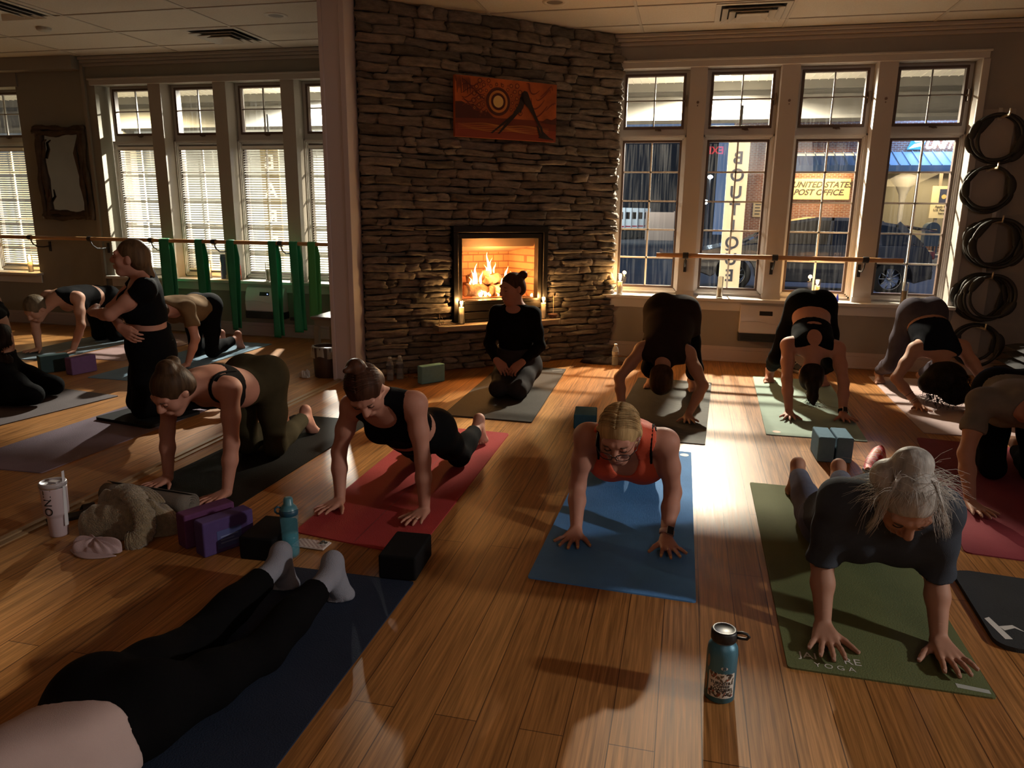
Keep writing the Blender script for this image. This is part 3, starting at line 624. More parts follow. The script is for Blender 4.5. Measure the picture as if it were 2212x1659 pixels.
# ================================================================ fireplace insert
def fireplace():
    c0 = sp((IN_S0+IN_S1)/2, IN_Z0, .0); r = thing('gas_fireplace', tuple(c0), 'black framed glass fronted gas fireplace set into the stacked stone wall', 'fireplace'); o = tuple(c0)
    Z = V(0,0,1)
    def sb(mb, s0,s1,z0,z1,d0,d1): return mb.obox(sp((s0+s1)/2,(z0+z1)/2,(d0+d1)/2), SE, SN, Z, (s1-s0)/2, (d1-d0)/2, (z1-z0)/2)
    Mf = mat('insert_black', (.018,.015,.013), .38, metal=.4)
    f = MB(); a, b, c, d = IN_S0, IN_S1, IN_Z0, IN_Z1; t = .055
    sb(f,a,b,d-t,d,-.02,.10); sb(f,a,a+.045,c+.022,d-t,-.02,.10); sb(f,b-.045,b,c+.022,d-t,-.02,.10); sb(f,a,b,c+.022,c+.04,-.02,.10); f.build('surround', Mf, r, o, bevel=.004)
    f = MB(); a2, b2, c2, d2 = a+.05, b-.05, .60, d-t-.012; t = .042
    sb(f,a2,b2,d2-t,d2,.0,.075); sb(f,a2,a2+t,c2,d2-t,.0,.075); sb(f,b2-t,b2,c2,d2-t,.0,.075); sb(f,a2,b2,c2-.006,c2+.024,.0,.075); f.build('door_frame', mat('insert_bronze', (.05,.04,.03), .35, metal=.7), r, o, bevel=.003)
    g0, g1, h0, h1 = a2+t, b2-t, c2+.024, d2-t
    mesh_from('door_glass', [tuple(sp(s,z,.03)-c0) for s,z in ((g0,h0),(g1,h0),(g1,h1),(g0,h1))], [(0,1,2,3)], glass('fire_glass', gl=.03), r)
    f = MB(); sb(f,a2,b2,.53,.592,.0,.07); f.build('upper_louver', mat('insert_bronze'), r, o, bevel=.004)
    f = MB(); sb(f,a2,b2,.455,.52,.0,.08); f.build('lower_louver', mat('insert_bronze'), r, o, bevel=.006)
    Mb = brick_mat('fire_brick', (.36,.15,.065), (.31,.125,.055), (.13,.055,.025), .152, .066, .006, axis='diag')
    zf, D = .625, .36; q0, q1 = g0-.02, g1+.02; k0, k1 = q0+.05, q1-.10
    w = MB(); w.quad(sp(k0,zf,-D), sp(k1,zf,-D), sp(k1,1.2,-D), sp(k0,1.2,-D)); w.quad(sp(k1,zf,-D), sp(q1,zf,.0), sp(q1,1.2,.0), sp(k1,1.2,-D)); w.quad(sp(q0,zf,.0), sp(k0,zf,-D), sp(k0,1.2,-D), sp(q0,1.2,.0))
    w.build('firebrick_lining', Mb, r, o)
    w = MB(); w.quad(sp(q0,zf,.02), sp(q1,zf,.02), sp(k1,zf,-D), sp(k0,zf,-D)); w.quad(sp(q0,1.2,.02), sp(k0,1.2,-D), sp(k1,1.2,-D), sp(q1,1.2,.02)); w.build('firebox_floor', mat('ash_floor', (.10,.07,.05), .9, bump=(50,.6)), r, o)
    w = MB(); w.add([sp(q0,1.19,.0),sp(q1,1.19,.0),sp(q1,1.10,-.03),sp(q0,1.10,-.03),sp(k1,1.035,-D+.02),sp(k0,1.035,-D+.02)], [(0,1,2,3),(3,2,4,5)]); w.build('hood', mat('hood_metal', (.22,.16,.11), .5, metal=.5), r, o)
    w = MB(); w.grid(lambda u,v: sp(q0+.05+(q1-q0-.1)*u, .632+.02*math.sin(v*PI)+.012*math.sin(u*37)*math.sin(v*17), -.05-.26*v), 40, 10); w.build('ember_bed', mat('ember', (.12,.05,.03), .9, bump=(90,1.), emit=((1,.18,.03),.15)), r, o)
    Ml = mat('log_bark', (.16,.075,.04), .9, bump=(28,1.0,(1,1,1)), var=(14,.5)); Me = mat('log_end', (.34,.18,.09), .85, var=(20,.3))
    def log(p, q, rad, seed):
        rn = random.Random(seed); p, q = np.array(p), np.array(q); n = 10
        w = MB(); pts = [p+(q-p)*i/n + V(0,0,.006*math.sin(i*1.3+seed)) for i in range(n+1)]
        w.tube(pts, [rad*(1+.10*math.sin(i*2.1+seed)+rn.uniform(-.05,.05)) for i in range(n+1)], 12); l = w.build('log', Ml, r, o)
        w = MB(); dd = nrm(p-q)
        for e, sg in ((p,1),(q,-1)): w.lathe([(0,.006),(rad*.8,.006),(rad*.88,0)], e+dd*sg*.001, 14, axis=dd*sg)
        w.build('log_end', Me, l, o)
    log(sp(g0+.10,.70,-.10), sp(g0+.40,.70,-.16), .058, 1); log(sp(g0+.36,.69,-.08), sp(g1-.10,.70,-.15), .055, 2)
    log(sp(g0+.18,.79,-.22), sp(g0+.36,.83,-.12), .05, 3); log(sp(g0+.31,.79,-.10), sp(g0+.50,.80,-.17), .042, 4); log(sp(g1-.32,.80,-.23), sp(g1-.16,.74,-.1), .045, 5); log(sp(g0+.14,.70,-.27), sp(g1-.12,.70,-.28), .05, 6)
    Mfl = emis('flame', (1,.45,.11), 3.2); Mfl2 = emis('flame_core', (1,.66,.28), 7)
    def flame(s, z, dp, h, w0, seed, m):
        rn = random.Random(seed); w = MB(); n = 14; pts = []; rr = []
        for i in range(n+1):
            t = i/n; pts.append(sp(s+.02*math.sin(t*5+seed)*t, z+h*t, dp)); rr.append(max(.0008, w0*(math.sin(PI*min(1,t*.8+.18))**1.2)*(1-t)**.55))
        w.tube(pts, rr, 8, flat=.45); w.build('flame', m, r, o)
    for i, (s, z, dp, h, w0) in enumerate(((.20,.745,-.12,.14,.036),(.235,.75,-.14,.19,.034),(.27,.755,-.11,.12,.03),(.17,.74,-.13,.08,.025),(.36,.84,-.14,.20,.030),(.395,.84,-.16,.15,.026),(.425,.85,-.15,.10,.02),(.33,.83,-.13,.10,.024),(.47,.66,-.05,.15,.042),(.50,.66,-.06,.17,.03),(.24,.645,-.05,.06,.04),(.29,.645,-.06,.05,.03),(.33,.645,-.05,.04,.03),(.56,.78,-.16,.13,.03),(.62,.76,-.18,.10,.025),(.41,.645,-.03,.035,.02),(.58,.64,-.03,.03,.02))):
        flame(g0+s, z, dp, h, w0, i*1.7, Mfl2 if i in (1,8,4,10,11) else Mfl)
    lamp('fire_light', 'POINT', tuple(sp(g0+.36,.90,-.05)), 7, (1,.43,.12), .10)
    lamp('fire_light_low', 'POINT', tuple(sp(g0+.45,.74,.0)), 2.5, (1,.45,.14), .05)
fireplace()
# mantle slab
m = MB(); P = [(.60,-.02),(.60,.20),(.64,.235),(1.80,.235),(1.845,.20),(1.845,-.02)]
vs = [sp(s,.385,d) for s,d in P]+[sp(s,.432,d) for s,d in P]; n = len(P)
m.add(vs, [tuple(range(n)), tuple(range(2*n-1,n-1,-1))]+[(i,n+i,n+(i+1)%n,(i+1)%n) for i in range(n)])
hs = m.build('hearth_shelf', mat('shelf_stone', (.30,.24,.18), .6, bump=(30,.2), var=(5,.12)), origin=tuple(sp(1.22,.385,.1)), bevel=.006); tag(hs, 'slim pale stone ledge under the fireplace opening', 'shelf')

# candles
M_wax = mat('candle_wax', (.78,.66,.46), .55, sss=.0, emit=((1,.55,.2),.04)); M_jar = glass('candle_glass', tint=(.93,.92,.9), gl=.05)
M_cfl = emis('candle_flame', (1,.62,.22), 14)
def candle(p, lab, h=.205, r=.029, lit=True, wax=.6, grp='tall glass jar candles', e=.9):
    p = tuple(map(float, p)); t = thing('jar_candle', p, lab, 'candle', grp)
    w = MB(); w.lathe([(0,.0),(r*.9,.0),(r,.005),(r,h-.008),(r*.96,h),(r*.93,h-.002),(r*.93,.006),(0,.006)], p, 24); w.build('glass_jar', M_jar, t, p)
    w = MB(); hw = h*wax; w.lathe([(0,.007),(r*.9,.007),(r*.9,hw),(r*.6,hw-.003),(0,hw-.004)], p, 20); w.build('wax', M_wax if lit else mat('wax_dull', (.62,.52,.36), .55), t, p)
    w = MB(); w.cyl((p[0],p[1],p[2]+hw-.004),(p[0]+.001,p[1],p[2]+hw+.012),.0014,n=6); w.build('wick', M_black, t, p)
    if lit:
        w = MB(); w.lathe([(0,.008),(.005,.013),(.0065,.021),(.004,.033),(0,.045)], (p[0],p[1],p[2]+hw), 12); w.build('flame', M_cfl, t, p)
        lamp('candle_light', 'POINT', (p[0],p[1],p[2]+hw+.05), e, (1,.56,.2), .02)
    return t
candle(sp(.843,.432,.14), 'lit jar candle on the stone ledge, left of the fireplace', wax=.72, e=1.1); candle(sp(1.685,.432,.14), 'lit jar candle on the stone ledge, right of the fireplace', wax=.72, e=1.1)
ZS = SILL
candle((-.632,7.375,ZS), 'lit jar candle on the right sill, against the stone wall', wax=.62, e=1.2); candle((.325,7.375,ZS), 'burnt out jar candle on the sill below the hanging BOUTIQUE sign', lit=False, wax=.5)
candle((1.205,7.40,ZS), 'lit jar candle on the sill above the woman in the sports bra', wax=.7, e=1.0); candle((1.952,7.36,ZS), 'unlit jar candle on the sill at the right end of the windows', lit=False, wax=.62)
candle((-5.32,7.46,ZS), 'lit jar candle on the left room sill beside a green band', wax=.5, e=.8); candle((-4.53,7.40,ZS), 'unlit jar candle on the left room sill under the BARRE sign', lit=False, wax=.6)
candle((-7.80,7.47,ZS), 'lit jar candle on the sill of the lone far left window', wax=.6, e=1.2)
# incense holder
p = tuple(sp(1.80,.432,.13)); t = thing('incense_burner', p, 'small round incense burner with upright stick at the right end of the ledge', 'incense holder')
w = MB(); w.lathe([(0,0),(.036,0),(.04,.012),(.034,.018),(.034,.024),(.05,.03),(.05,.038),(.03,.04),(0,.04)], p, 24); w.build('bowl', mat('burner_clay', (.14,.06,.04), .5), t, p)
w = MB(); w.cyl((p[0],p[1],p[2]+.035),(p[0],p[1],p[2]+.235),.0022,n=6); w.build('stick', mat('stick_tan', (.5,.34,.18), .7), t, p)
# little tangle of beads at the left end of the ledge
p = tuple(sp(.72,.432,.13)); w = MB(); rn = random.Random(3)
w.tube([V(*p)+SE*(.085*math.cos(a)*(1+.25*math.sin(3*a)))+SN*(.035*math.sin(a)+.01*math.sin(5*a))+V(0,0,.005) for a in [2*PI*i/60 for i in range(60)]], .004, 6, True)
w.tube([V(*p)+SE*(-.1+.05*t)+SN*(.02*math.sin(9*t))+V(0,0,.005+.085*max(0,math.sin(PI*min(1,t*1.0)))) for t in [i/20 for i in range(21)]], .0022, 5)
tag(w.build('bead_cord', mat('bead_brown', (.20,.12,.07), .5), origin=p), 'thin brown cord tangle lying at the left end of the stone ledge', 'cord')

# ---------------------------------------------------------------- painting on the stone
def painting():
    s0, s1, z0, z1, dp = .79, 1.77, 2.025, 2.51, .145
    c0 = sp((s0+s1)/2, z0, dp); t = thing('canvas_painting', tuple(c0), 'orange canvas painting of a sun and downward dog silhouette on the stone wall', 'painting'); W, H = s1-s0, z1-z0
    def pt(u, v, d=0.): return sp(s0+W*u, z0+H*v, dp+d) - c0
    w = MB(); w.obox(sp((s0+s1)/2,(z0+z1)/2,dp-.02)-c0, SE, SN, V(0,0,1), W/2, .02, H/2); w.build('canvas', mat('canvas_orange', (.52,.12,.022), .6, var=(5,.35)), t)
    L = [0]
    def layer(polys, m, name):
        L[0] += 1; mb = MB(); d = .0012+.0009*L[0]
        for P in polys: mb.add([pt(u,v,d) for u,v in P], [tuple(range(len(P)))])
        mb.build(name, m, t)
    def disc(cu, cv, r, n=36): return [(cu+r*math.cos(2*PI*i/n)*H/W, cv+r*math.sin(2*PI*i/n)) for i in range(n)]
    def ring(cu, cv, r0, r1, n=28, a0=0, a1=2*PI):
        return [[(cu+r*math.cos(a)*H/W, cv+r*math.sin(a)) for r,a in ((r0,x),(r1,x),(r1,y),(r0,y))] for x,y in [(a0+(a1-a0)*i/n, a0+(a1-a0)*(i+1)/n) for i in range(n)]]
    def stroke(P, w_):
        Q = []
        for i in range(len(P)-1):
            a, b = np.array(P[i]), np.array(P[i+1]); d = (b-a)*V(W,H)[:2]; nn = np.array([-d[1],d[0]])/max(1e-6,np.hypot(*d)); wa = w_*(math.sin(PI*(i+.3)/(len(P)))**.5); wb = w_*(math.sin(PI*min(len(P)-.2,i+1.3)/(len(P)))**.5)
            oa, ob = nn*wa/np.array([W,H]), nn*wb/np.array([W,H]); Q.append([tuple(a+oa),tuple(a-oa),tuple(b-ob),tuple(b+ob)])
        return Q
    dk = mat('paint_dark', (.085,.014,.006), .6); md = mat('paint_brown', (.19,.03,.010), .6); lt = mat('paint_gold', (.62,.24,.05), .6); yl = mat('paint_yellow', (.80,.55,.18), .55)
    layer([[(0,0),(1,0),(1,.19),(0,.22)]], mat('paint_sand', (.30,.05,.02), .6), 'sand')
    layer([[(0,.22),(1,.19),(1,.36),(0,.34)]], md, 'water')
    layer([[(0,.30),(0,.57),(.06,.58),(.12,.53),(.17,.55),(.25,.44),(.29,.47),(.36,.36),(.4,.34)]], dk, 'hill_silhouette'); layer([[(.83,.32),(.9,.40),(.95,.38),(1,.43),(1,.30)]], dk, 'hill_silhouette')
    rn = random.Random(5); sw = []; sg = []; cu, cv = .405, .62
    for k in range(3):
        R = .285+.095*k; n = 15+5*k
        for i in range(n):
            a = 2*PI*i/n+.2*k; x, y = cu+R*math.cos(a)*H/W, cv+R*math.sin(a)
            if y < .42 or y > .96 or x < .02: continue
            sw += ring(x, y, .018+.006*k, .030+.008*k, 10); sg += ring(x, y, .006+.003*k, .013+.004*k, 9)
            if k < 2 and y < .9: sw += ring(cu+(R+.05)*math.cos(a+.12)*H/W, cv+min(.30,(R+.05)*math.sin(a+.12)), .008, .016, 8)
    for k in range(9):
        x0, y0 = .62+.045*k, .70+.2*math.sin(k*1.7); sw += stroke([(x0+.16*q*math.cos(.5)+.02*math.sin(6*q+k), min(.97,max(.42,y0+.10*math.sin(5*q+k)))) for q in [i/12 for i in range(13)] if x0+.16*q < .98], .006)
    for k in range(7):
        y0 = .5+.065*k; sw += stroke([(.06+.22*q, min(.95,y0+.05*math.sin(7*q+k*1.3))) for q in [i/12 for i in range(13)]], .005)
    layer(sw, md, 'swirl_pattern'); layer(sg, lt, 'gold_pattern')
    layer([q for k in range(5) for q in stroke([(.02+.9*t_, .13+.025*k+.012*math.sin(14*t_+k)) for t_ in [i/24 for i in range(25)]], .003)], lt, 'wave_lines')
    layer(ring(cu,cv,.185,.235,36)+ring(cu,cv,.10,.14,36), dk, 'sun_ring'); layer(ring(cu,cv,.145,.185,36), lt, 'sun_halo'); layer([disc(cu,cv,.10)], yl, 'sun_disc')
    layer([[(.40,.08),(.42,.085),(.56,.36),(.615,.48),(.62,.44),(.665,.62),(.655,.78),(.625,.72),(.605,.60),(.55,.44)], [(.33,.09),(.35,.085),(.52,.34),(.54,.42)], [(.62,.70),(.635,.79),(.66,.84),(.69,.83),(.705,.78),(.745,.60),(.79,.42),(.838,.26),(.812,.25),(.757,.42),(.70,.56)], [(.82,.27),(.845,.26),(.86,.17),(.93,.07),(.97,.045),(.97,.03),(.83,.05),(.81,.06),(.845,.12)], [(.79,.27),(.81,.25),(.84,.13),(.86,.10),(.82,.09)]], mat('paint_black', (.022,.008,.006), .6), 'figure_silhouette')
    layer([stroke_ for k in range(12) for stroke_ in stroke([(.0+.012*k+.004*t_, .99-(.10+.19*abs(math.sin(k*1.9)))*t_) for t_ in [i/6 for i in range(7)]], .004)], dk, 'grass_fringe')
painting()

# ---------------------------------------------------------------- barres
M_barre = mat('barre_wood', (.42,.22,.09), .35, var=(3,.15,(.3,6,6)))
def barre(x0, x1, y, z, brx, lab, rad=.021):
    o = ((x0+x1)/2, y, z); t = thing('ballet_barre', o, lab, 'barre')
    w = MB(); w.cyl((x0,y,z),(x1,y,z),rad,n=20); w.build('rail', M_barre, t, o)
    for x in brx:
        w = MB(); w.lathe([(rad+.006,-.026),(rad+.008,-.02),(rad+.008,.02),(rad+.006,.026)], (x,y,z), 20, axis=(1,0,0))
        b = w.build('bracket', M_black, t, o)
        w = MB(); w.box(x-.014,x+.014,YW-.012,YW+.0,z-.17,z-.055); w.tube([(x,y+.005,z-.03),(x,y+.03,z-.075),(x,y+.09,z-.11),(x,y+.17,z-.115),(x,YW-.01,z-.11)], .0075, 8); w.build('wall_arm', M_black, b, o)
    return t
barre(-.285, 1.865, 7.20, 1.031, (-.015,.785,1.555), 'short wooden barre on three black brackets across the right windows')
barre(-9.0, -2.87, 7.15, 1.055, (-7.42,-6.60,-5.80,-5.01,-4.21), 'long wooden barre across the left room windows hung with green bands')
# green resistance bands
M_band = mat('band_green', (.008,.20,.085), .55, var=(6,.12)); M_band2 = mat('band_lime', (.05,.26,.07), .55)
def band(i, x, zb, m, w0=.045, tw=.35):
    y, z = 7.15, 1.055; o = (x,y,z); n = 40
    def fr(k):
        def fn(u, v):
            sg = -1 if k == 0 else 1; d = (u-.5)*2*w0; vv = max(0, v-.06)/.94; a = tw*math.sin(vv*3+i)*vv
            if v <= .06: q = PI/2*v/.06; dy, zz = sg*.0255*math.sin(q), z+.0255*math.cos(q)
            else: dy, zz = sg*.0255*(1-.55*vv), z-(z-zb-(.02 if k else 0))*vv
            return (x+.05*vv*.3*math.sin(i*2.1)+d*math.cos(a)+(.03*min(1,vv*6) if k else 0), y+dy+d*math.sin(a), zz)
        return fn
    w = MB(); w.grid(fr(0), 4, n); w.grid(fr(1), 4, n)
    ob = w.build('hanging_exercise_band', m, origin=o, solid=.002)
    tag(ob, BL[i], 'exercise band', 'bands hung over the left barre')
BL = ['leftmost wide green exercise band on the barre, by the kneeling woman','green exercise band over the barre in front of the blue bottle','green exercise band beside the orange bottle','longest green exercise band, hanging over the right end of the wall heater','dark green exercise band hanging right of the wall socket','lighter lime green exercise band near the pale post','green exercise band half hidden by the pale post']
for i, (px, zb, m, w0) in enumerate(((-5.62,.30,M_band,.062),(-5.19,.12,M_band,.045),(-4.80,.10,M_band,.046),(-4.30,-.0+.04,M_band,.046),(-4.05,.11,M_band,.048),(-3.84,.26,M_band2,.045),(-3.55,.40,M_band,.045))): band(i, px, zb, m, w0)

# ---------------------------------------------------------------- wall heaters
M_heat = mat('heater_white', (.62,.57,.58), .3)
def heater(x, z0, lab, led):
    y = YW; o = (x,y,z0); t = thing('wall_heater', o, lab, 'heater'); W, H, D = .47, .345, .11
    w = MB(); P = [(0,.075),(-.10,.075),(-D,.09),(-D-.006,.16),(-D+.004,.24),(-D+.03,.31),(-D+.055,H),(0,H)]
    n = len(P); vs = [(x-W/2,y+a,z0+b) for a,b in P]+[(x+W/2,y+a,z0+b) for a,b in P]
    w.add(vs, [tuple(range(n)), tuple(range(2*n-1,n-1,-1))]+[(i,n+i,n+(i+1)%n,(i+1)%n) for i in range(n)]); w.build('casing', M_heat, t, o, bevel=.008, seg=3)
    w = MB(); w.box(x-W/2-.004,x+W/2+.004,y-D+.0,y,z0,z0+.075)
    for k in range(6): w.box(x-W/2+.02,x+W/2-.02,y-D-.003,y-D+.002,z0+.012+.010*k,z0+.016+.010*k)
    w.build('grille', M_black, t, o, bevel=.003)
    w = MB(); w.prism([(-.07+x,0),(x+.07,0)], 0, 0) if False else None
    nd = nrm(V(0,-.08,.03)); c = V(x,y-D+.018,z0+.272); w.obox(c, V(1,0,0), nrm(V(0,-.07,.026)), nrm(V(0,.026,.07)), .06, .004, .022)
    w.build('display', M_black, t, o, bevel=.008, seg=3)
    w = MB(); w.tube([(x-W/2+.01+(W-.02)*i/24, y-D-.004+.001*0, z0+.185+.012*math.sin(2*PI*i/24)) for i in range(25)], .0022, 5); w.build('wave_trim', mat('heater_trim', (.5,.47,.48), .3), t, o)
    if led: w = MB(); w.sphere((x+.04,y-D+.012,z0+.272),.005,8); w.build('led', emis('led_blue', (.2,.35,1), 1.5), t, o)
heater(.765, .225, 'white wall heater below the right windows beside the woman in the sports bra', False)
heater(-4.55, .215, 'white wall heater with blue light in the left room below the sill', True)
x = -4.24; o = (x,YW,.47); t = thing('wall_socket', o, 'white wall socket with black plug and cord beside the left heater', 'socket')
w = MB(); w.box(x-.0,x+.115,YW-.012,YW,.455,.57); w.build('plate', mat('socket_white', (.6,.56,.5), .4), t, o, bevel=.004)
w = MB(); w.box(x+.035,x+.075,YW-.055,YW-.012,.50,.54); w.tube([(x+.055,YW-.05,.50),(x+.04,YW-.05,.44),(x+.03,YW-.045,.36),(x+.035,YW-.04,.28),(x+.01,YW-.035,.235)], .006, 6); w.build('plug', M_black, t, o)
w = MB(); w.box(x+.012,x+.034,YW-.04,YW-.012,.40,.455); w.build('adaptor', mat('socket_white'), t, o); w = MB(); w.box(x+.07,x+.09,YW-.04,YW-.012,.405,.455); w.build('adaptor', mat('socket_white'), t, o)
w = MB(); w.box(x-.03,x+.03,YW-.06,YW-.019,.20,.235); tag(w.build('power_brick', M_black, origin=(x,YW-.03,.20)), 'small black power brick on the wall below the socket, by the longest band', 'power brick')

# ---------------------------------------------------------------- rustic mirror
def rustic_mirror():
    x0, x1, z0, z1, y = -7.40, -6.72, 1.26, 2.30, YW-.03; o = ((x0+x1)/2, y, z0); t = thing('rustic_mirror', o, 'wall mirror in a rough dark branch frame on the left room wall', 'mirror')
    mm = mat('mirror_silver', (.75,.77,.76), .03, metal=1.)
    mesh_from('mirror_glass', [(x0+.07-o[0],0,.07),(x1-.07-o[0],0,.07),(x1-.07-o[0],-.0,z1-z0-.07),(x0+.07-o[0],-.0,z1-z0-.07)], [(0,1,2,3)], mm, t)
    rn = random.Random(4); Mw = mat('branch_wood', (.05,.028,.014), .75, bump=(25,.8), var=(9,.4))
    for (ax,az,bx,bz) in ((x0+.05,z0,x0+.05,z1),(x1-.05,z0,x1-.05,z1),(x0,z0+.05,x1,z0+.05),(x0,z1-.05,x1,z1-.05)):
        w = MB()
        for k in range(2):
            n = 16; off = (-.022 if k else .022); pts = []
            for i in range(n+1):
                q = i/n; wob = .012*math.sin(7*q+rn.random()*.4+k*2); vert = ax == bx
                pts.append((ax+(bx-ax)*q+(off+wob if vert else 0), y-.01-.012*k, az+(bz-az)*q+(0 if vert else off+wob)))
            w.tube(pts, [.030+.007*math.sin(i*1.1+k)+rn.uniform(-.004,.004) for i in range(n+1)], 9)
        w.build('frame_branch', Mw, t, o)
    w = MB(); w.tube([(x0+.09,y-.02,1.95),(x0+.13,y-.03,2.05),(x0+.12,y-.03,2.12),(x0+.17,y-.03,2.15)], [.02,.018,.014,.008], 8); w.tube([(x0+.08,y-.02,1.45),(x0+.14,y-.03,1.52),(x0+.13,y-.03,1.6)], [.018,.014,.006], 8); w.tube([(x1-.07,y-.02,2.2),(x1-.14,y-.03,2.0),(x1-.10,y-.02,1.7)], [.016,.02,.016], 8); w.build('twig', Mw, t, o)
rustic_mirror()

# ---------------------------------------------------------------- ceiling fittings
def diffuser(x, y, lab):
    o = (x,y,CEIL); t = thing('ceiling_vent', o, lab, 'air vent', 'square ceiling air vents'); S = .29
    M1 = mat('vent_paint', (.42,.385,.33), .5)
    w = MB()
    for (a, b, z) in ((S,S-.045,-.010),):
        for q in ((-a,a,-a,-b),(-a,a,b,a),(-a,-b,-b,b),(b,a,-b,b)): w.box(x+q[0],x+q[1],y+q[2],y+q[3],CEIL+z,CEIL-.002)
    w.build('frame', M1, t, o, bevel=.004)
    w = MB()
    for (a, z0, b, z1) in ((.235,-.005,.19,-.035),(.18,-.01,.13,-.045),(.12,-.015,.075,-.05)):
        for k in range(4):
            c = [(-1,-1),(1,-1),(1,1),(-1,1)]; p, q = c[k], c[(k+1)%4]
            w.add([(x+p[0]*b,y+p[1]*b,CEIL+z0-.003),(x+q[0]*b,y+q[1]*b,CEIL+z0-.003),(x+q[0]*a,y+q[1]*a,CEIL+z1+.004),(x+p[0]*a,y+p[1]*a,CEIL+z1+.004)], [(0,1,2,3)])
    w.build('louvers', M1, t, o, solid=.004)
    w = MB(); w.box(x-.075,x+.075,y-.075,y+.075,CEIL-.02,CEIL-.014); w.build('centre_plate', M1, t, o)
    w = MB(); w.box(x-.245,x+.245,y-.245,y+.245,CEIL-.004,CEIL-.001); w.build('dark_duct', mat('duct_dark', (.01,.01,.01), .9), t, o)
diffuser(.385, 6.765, 'square louvred air vent in the ceiling above the right windows'); diffuser(-4.42, 6.74, 'square louvred air vent in the left room ceiling, nearer the post'); diffuser(-5.75, 5.55, 'square louvred air vent at the top left corner of the ceiling')
def can(x, y, lab):
    o = (x,y,CEIL); t = thing('ceiling_light', o, lab, 'ceiling light', 'unlit round recessed ceiling lights')
    w = MB(); w.lathe([(.062,-.002),(.07,-.008),(.095,-.006),(.10,.0)], o, 32); w.build('trim_ring', mat('can_ring', (.42,.37,.31), .5), t, o)
    w = MB(); w.lathe([(0,-.003),(.064,-.003)], o, 24); w.build('baffle', mat('can_dark', (.14,.115,.095), .6), t, o)
can(-1.14, 6.20, 'unlit round recessed light in the ceiling before the stone wall'); can(-3.545, 6.165, 'unlit round recessed light in the left room ceiling by the post')
w = MB(); w.lathe([(0,-.03),(.05,-.03),(.062,-.02),(.065,0)], (-5.94,6.18,CEIL), 24); tag(w.build('smoke_detector', mat('detector', (.36,.33,.28), .6), origin=(-5.94,6.18,CEIL)), 'low round disc detector on the left room ceiling', 'smoke detector')
# exit sign on the wall behind, seen only as a red reflection in the window
o = (.42,YB+.03,2.78); t = thing('exit_sign', o, 'red lit EXIT sign seen mirrored in the second window', 'sign')
w = MB(); w.box(.22,.62,YB,YB+.05,2.66,2.92); w.build('box', M_black, t, o)
text_mesh('lettering', 'EXIT', .22, emis('exit_red', (1,.03,.05), 2.2), t, (0,.03,.01), (PI/2,0,PI), ext=.004, bold=.006)

# ---------------------------------------------------------------- rings on the wall at right
def rings():
    M_hoop = mat('hoop_black', (.016,.016,.015), .5); M_pad = mat('hoop_pad', (.022,.022,.02), .7); M_hook = mat('hook_steel', (.55,.48,.36), .35, metal=.7)
    o = (2.51,YW-.012,.25); brd = MB(); brd.box(2.385,2.64,YW-.014,YW-.001,.2,2.315); tag(brd.build('hook_board', mat('board_paint', (.40,.345,.30), .6), origin=o), 'narrow pale upright board on the wall carrying the ring hooks', 'board')
    rn = random.Random(9); hz = [(2.52,2.07,3,.205),(2.495,1.655,3,.195),(2.595,1.20,6,.212),(2.585,.73,6,.205),(2.595,.29,3,.195)]
    word = ['topmost','second','middle','fourth','lowest']
    for i, (x, z, n, R) in enumerate(hz):
        hk = thing('wall_hook', (x,YW-.014,z+R-.03), ['steel wall hook holding the topmost cluster of black rings','steel wall hook holding the second cluster of black rings','steel wall hook holding the middle cluster of black rings','steel wall hook holding the fourth cluster of black rings','steel wall hook holding the lowest cluster of black rings'][i], 'hook', 'steel hooks of the ring rack'); o = hk.location
        w = MB(); w.box(x-.016,x+.016,YW-.02,YW-.013,z+R-.05,z+R+.05); w.tube([(x,YW-.02,z+R-.035),(x,YW-.10,z+R-.03),(x,YW-.23,z+R-.028),(x,YW-.235,z+R+.02)], .007, 8, flat=1.6); w.build('arm', M_hook, hk, o)
        za = z+R-.030; R -= .004
        for k in range(n):
            y = YW-.040-.036*k; ecc = 1+.11*rn.uniform(-.6,1); rv = R*(1-.10*rn.random())/ecc**.5; rh = rv*ecc; dx = rn.uniform(-.03,.03)
            cz = za+.018-rv*math.sqrt(max(.2,1-(dx/rh)**2)); o = (x+dx,y,cz)
            pl = ['wall','second','third','fourth','fifth','front'][k] if n > 3 else ['wall','middle','front'][k]
            t = thing('hanging_exercise_ring', o, 'black exercise ring, %s ring of the %s cluster on the wall' % ({'wall':'wall-side','front':'outermost'}.get(pl,pl), word[i]), 'exercise ring', 'black rings hung on the right wall')
            def torus(a0, a1, n_, ra, rb, closed):
                w = MB(); A = [a0+(a1-a0)*j/n_ for j in range(n_ if closed else n_+1)]; m = 9; vs = []
                for j, a in enumerate(A):
                    e = 1 if closed else max(.25, math.sin(PI*min(1,max(0,j/n_)))**.35) if 0 < j < n_ else .25
                    for q in range(m): c_ = 2*PI*q/m; rr = ra*e*math.cos(c_); vs.append((o[0]+(rh+rr)*math.cos(a), y+rb*e*math.sin(c_), cz+(rv+rr)*math.sin(a)))
                L_ = len(A); w.add(vs, [(j*m+q, j*m+(q+1)%m, ((j+1)%L_)*m+(q+1)%m, ((j+1)%L_)*m+q) for j in range(L_ if closed else L_-1) for q in range(m)]+([] if closed else [tuple(range(m-1,-1,-1)), tuple((L_-1)*m+q for q in range(m))]), True); return w
            torus(0, 2*PI, 48, .013, .0105, True).build('hoop', M_hoop, t, o)
            a0 = rn.uniform(-.75,.35)
            for q in (0, PI): torus(a0+q-.46, a0+q+.46, 14, .034, .0165, False).build('grip_pad', M_pad, t, o)
rings()
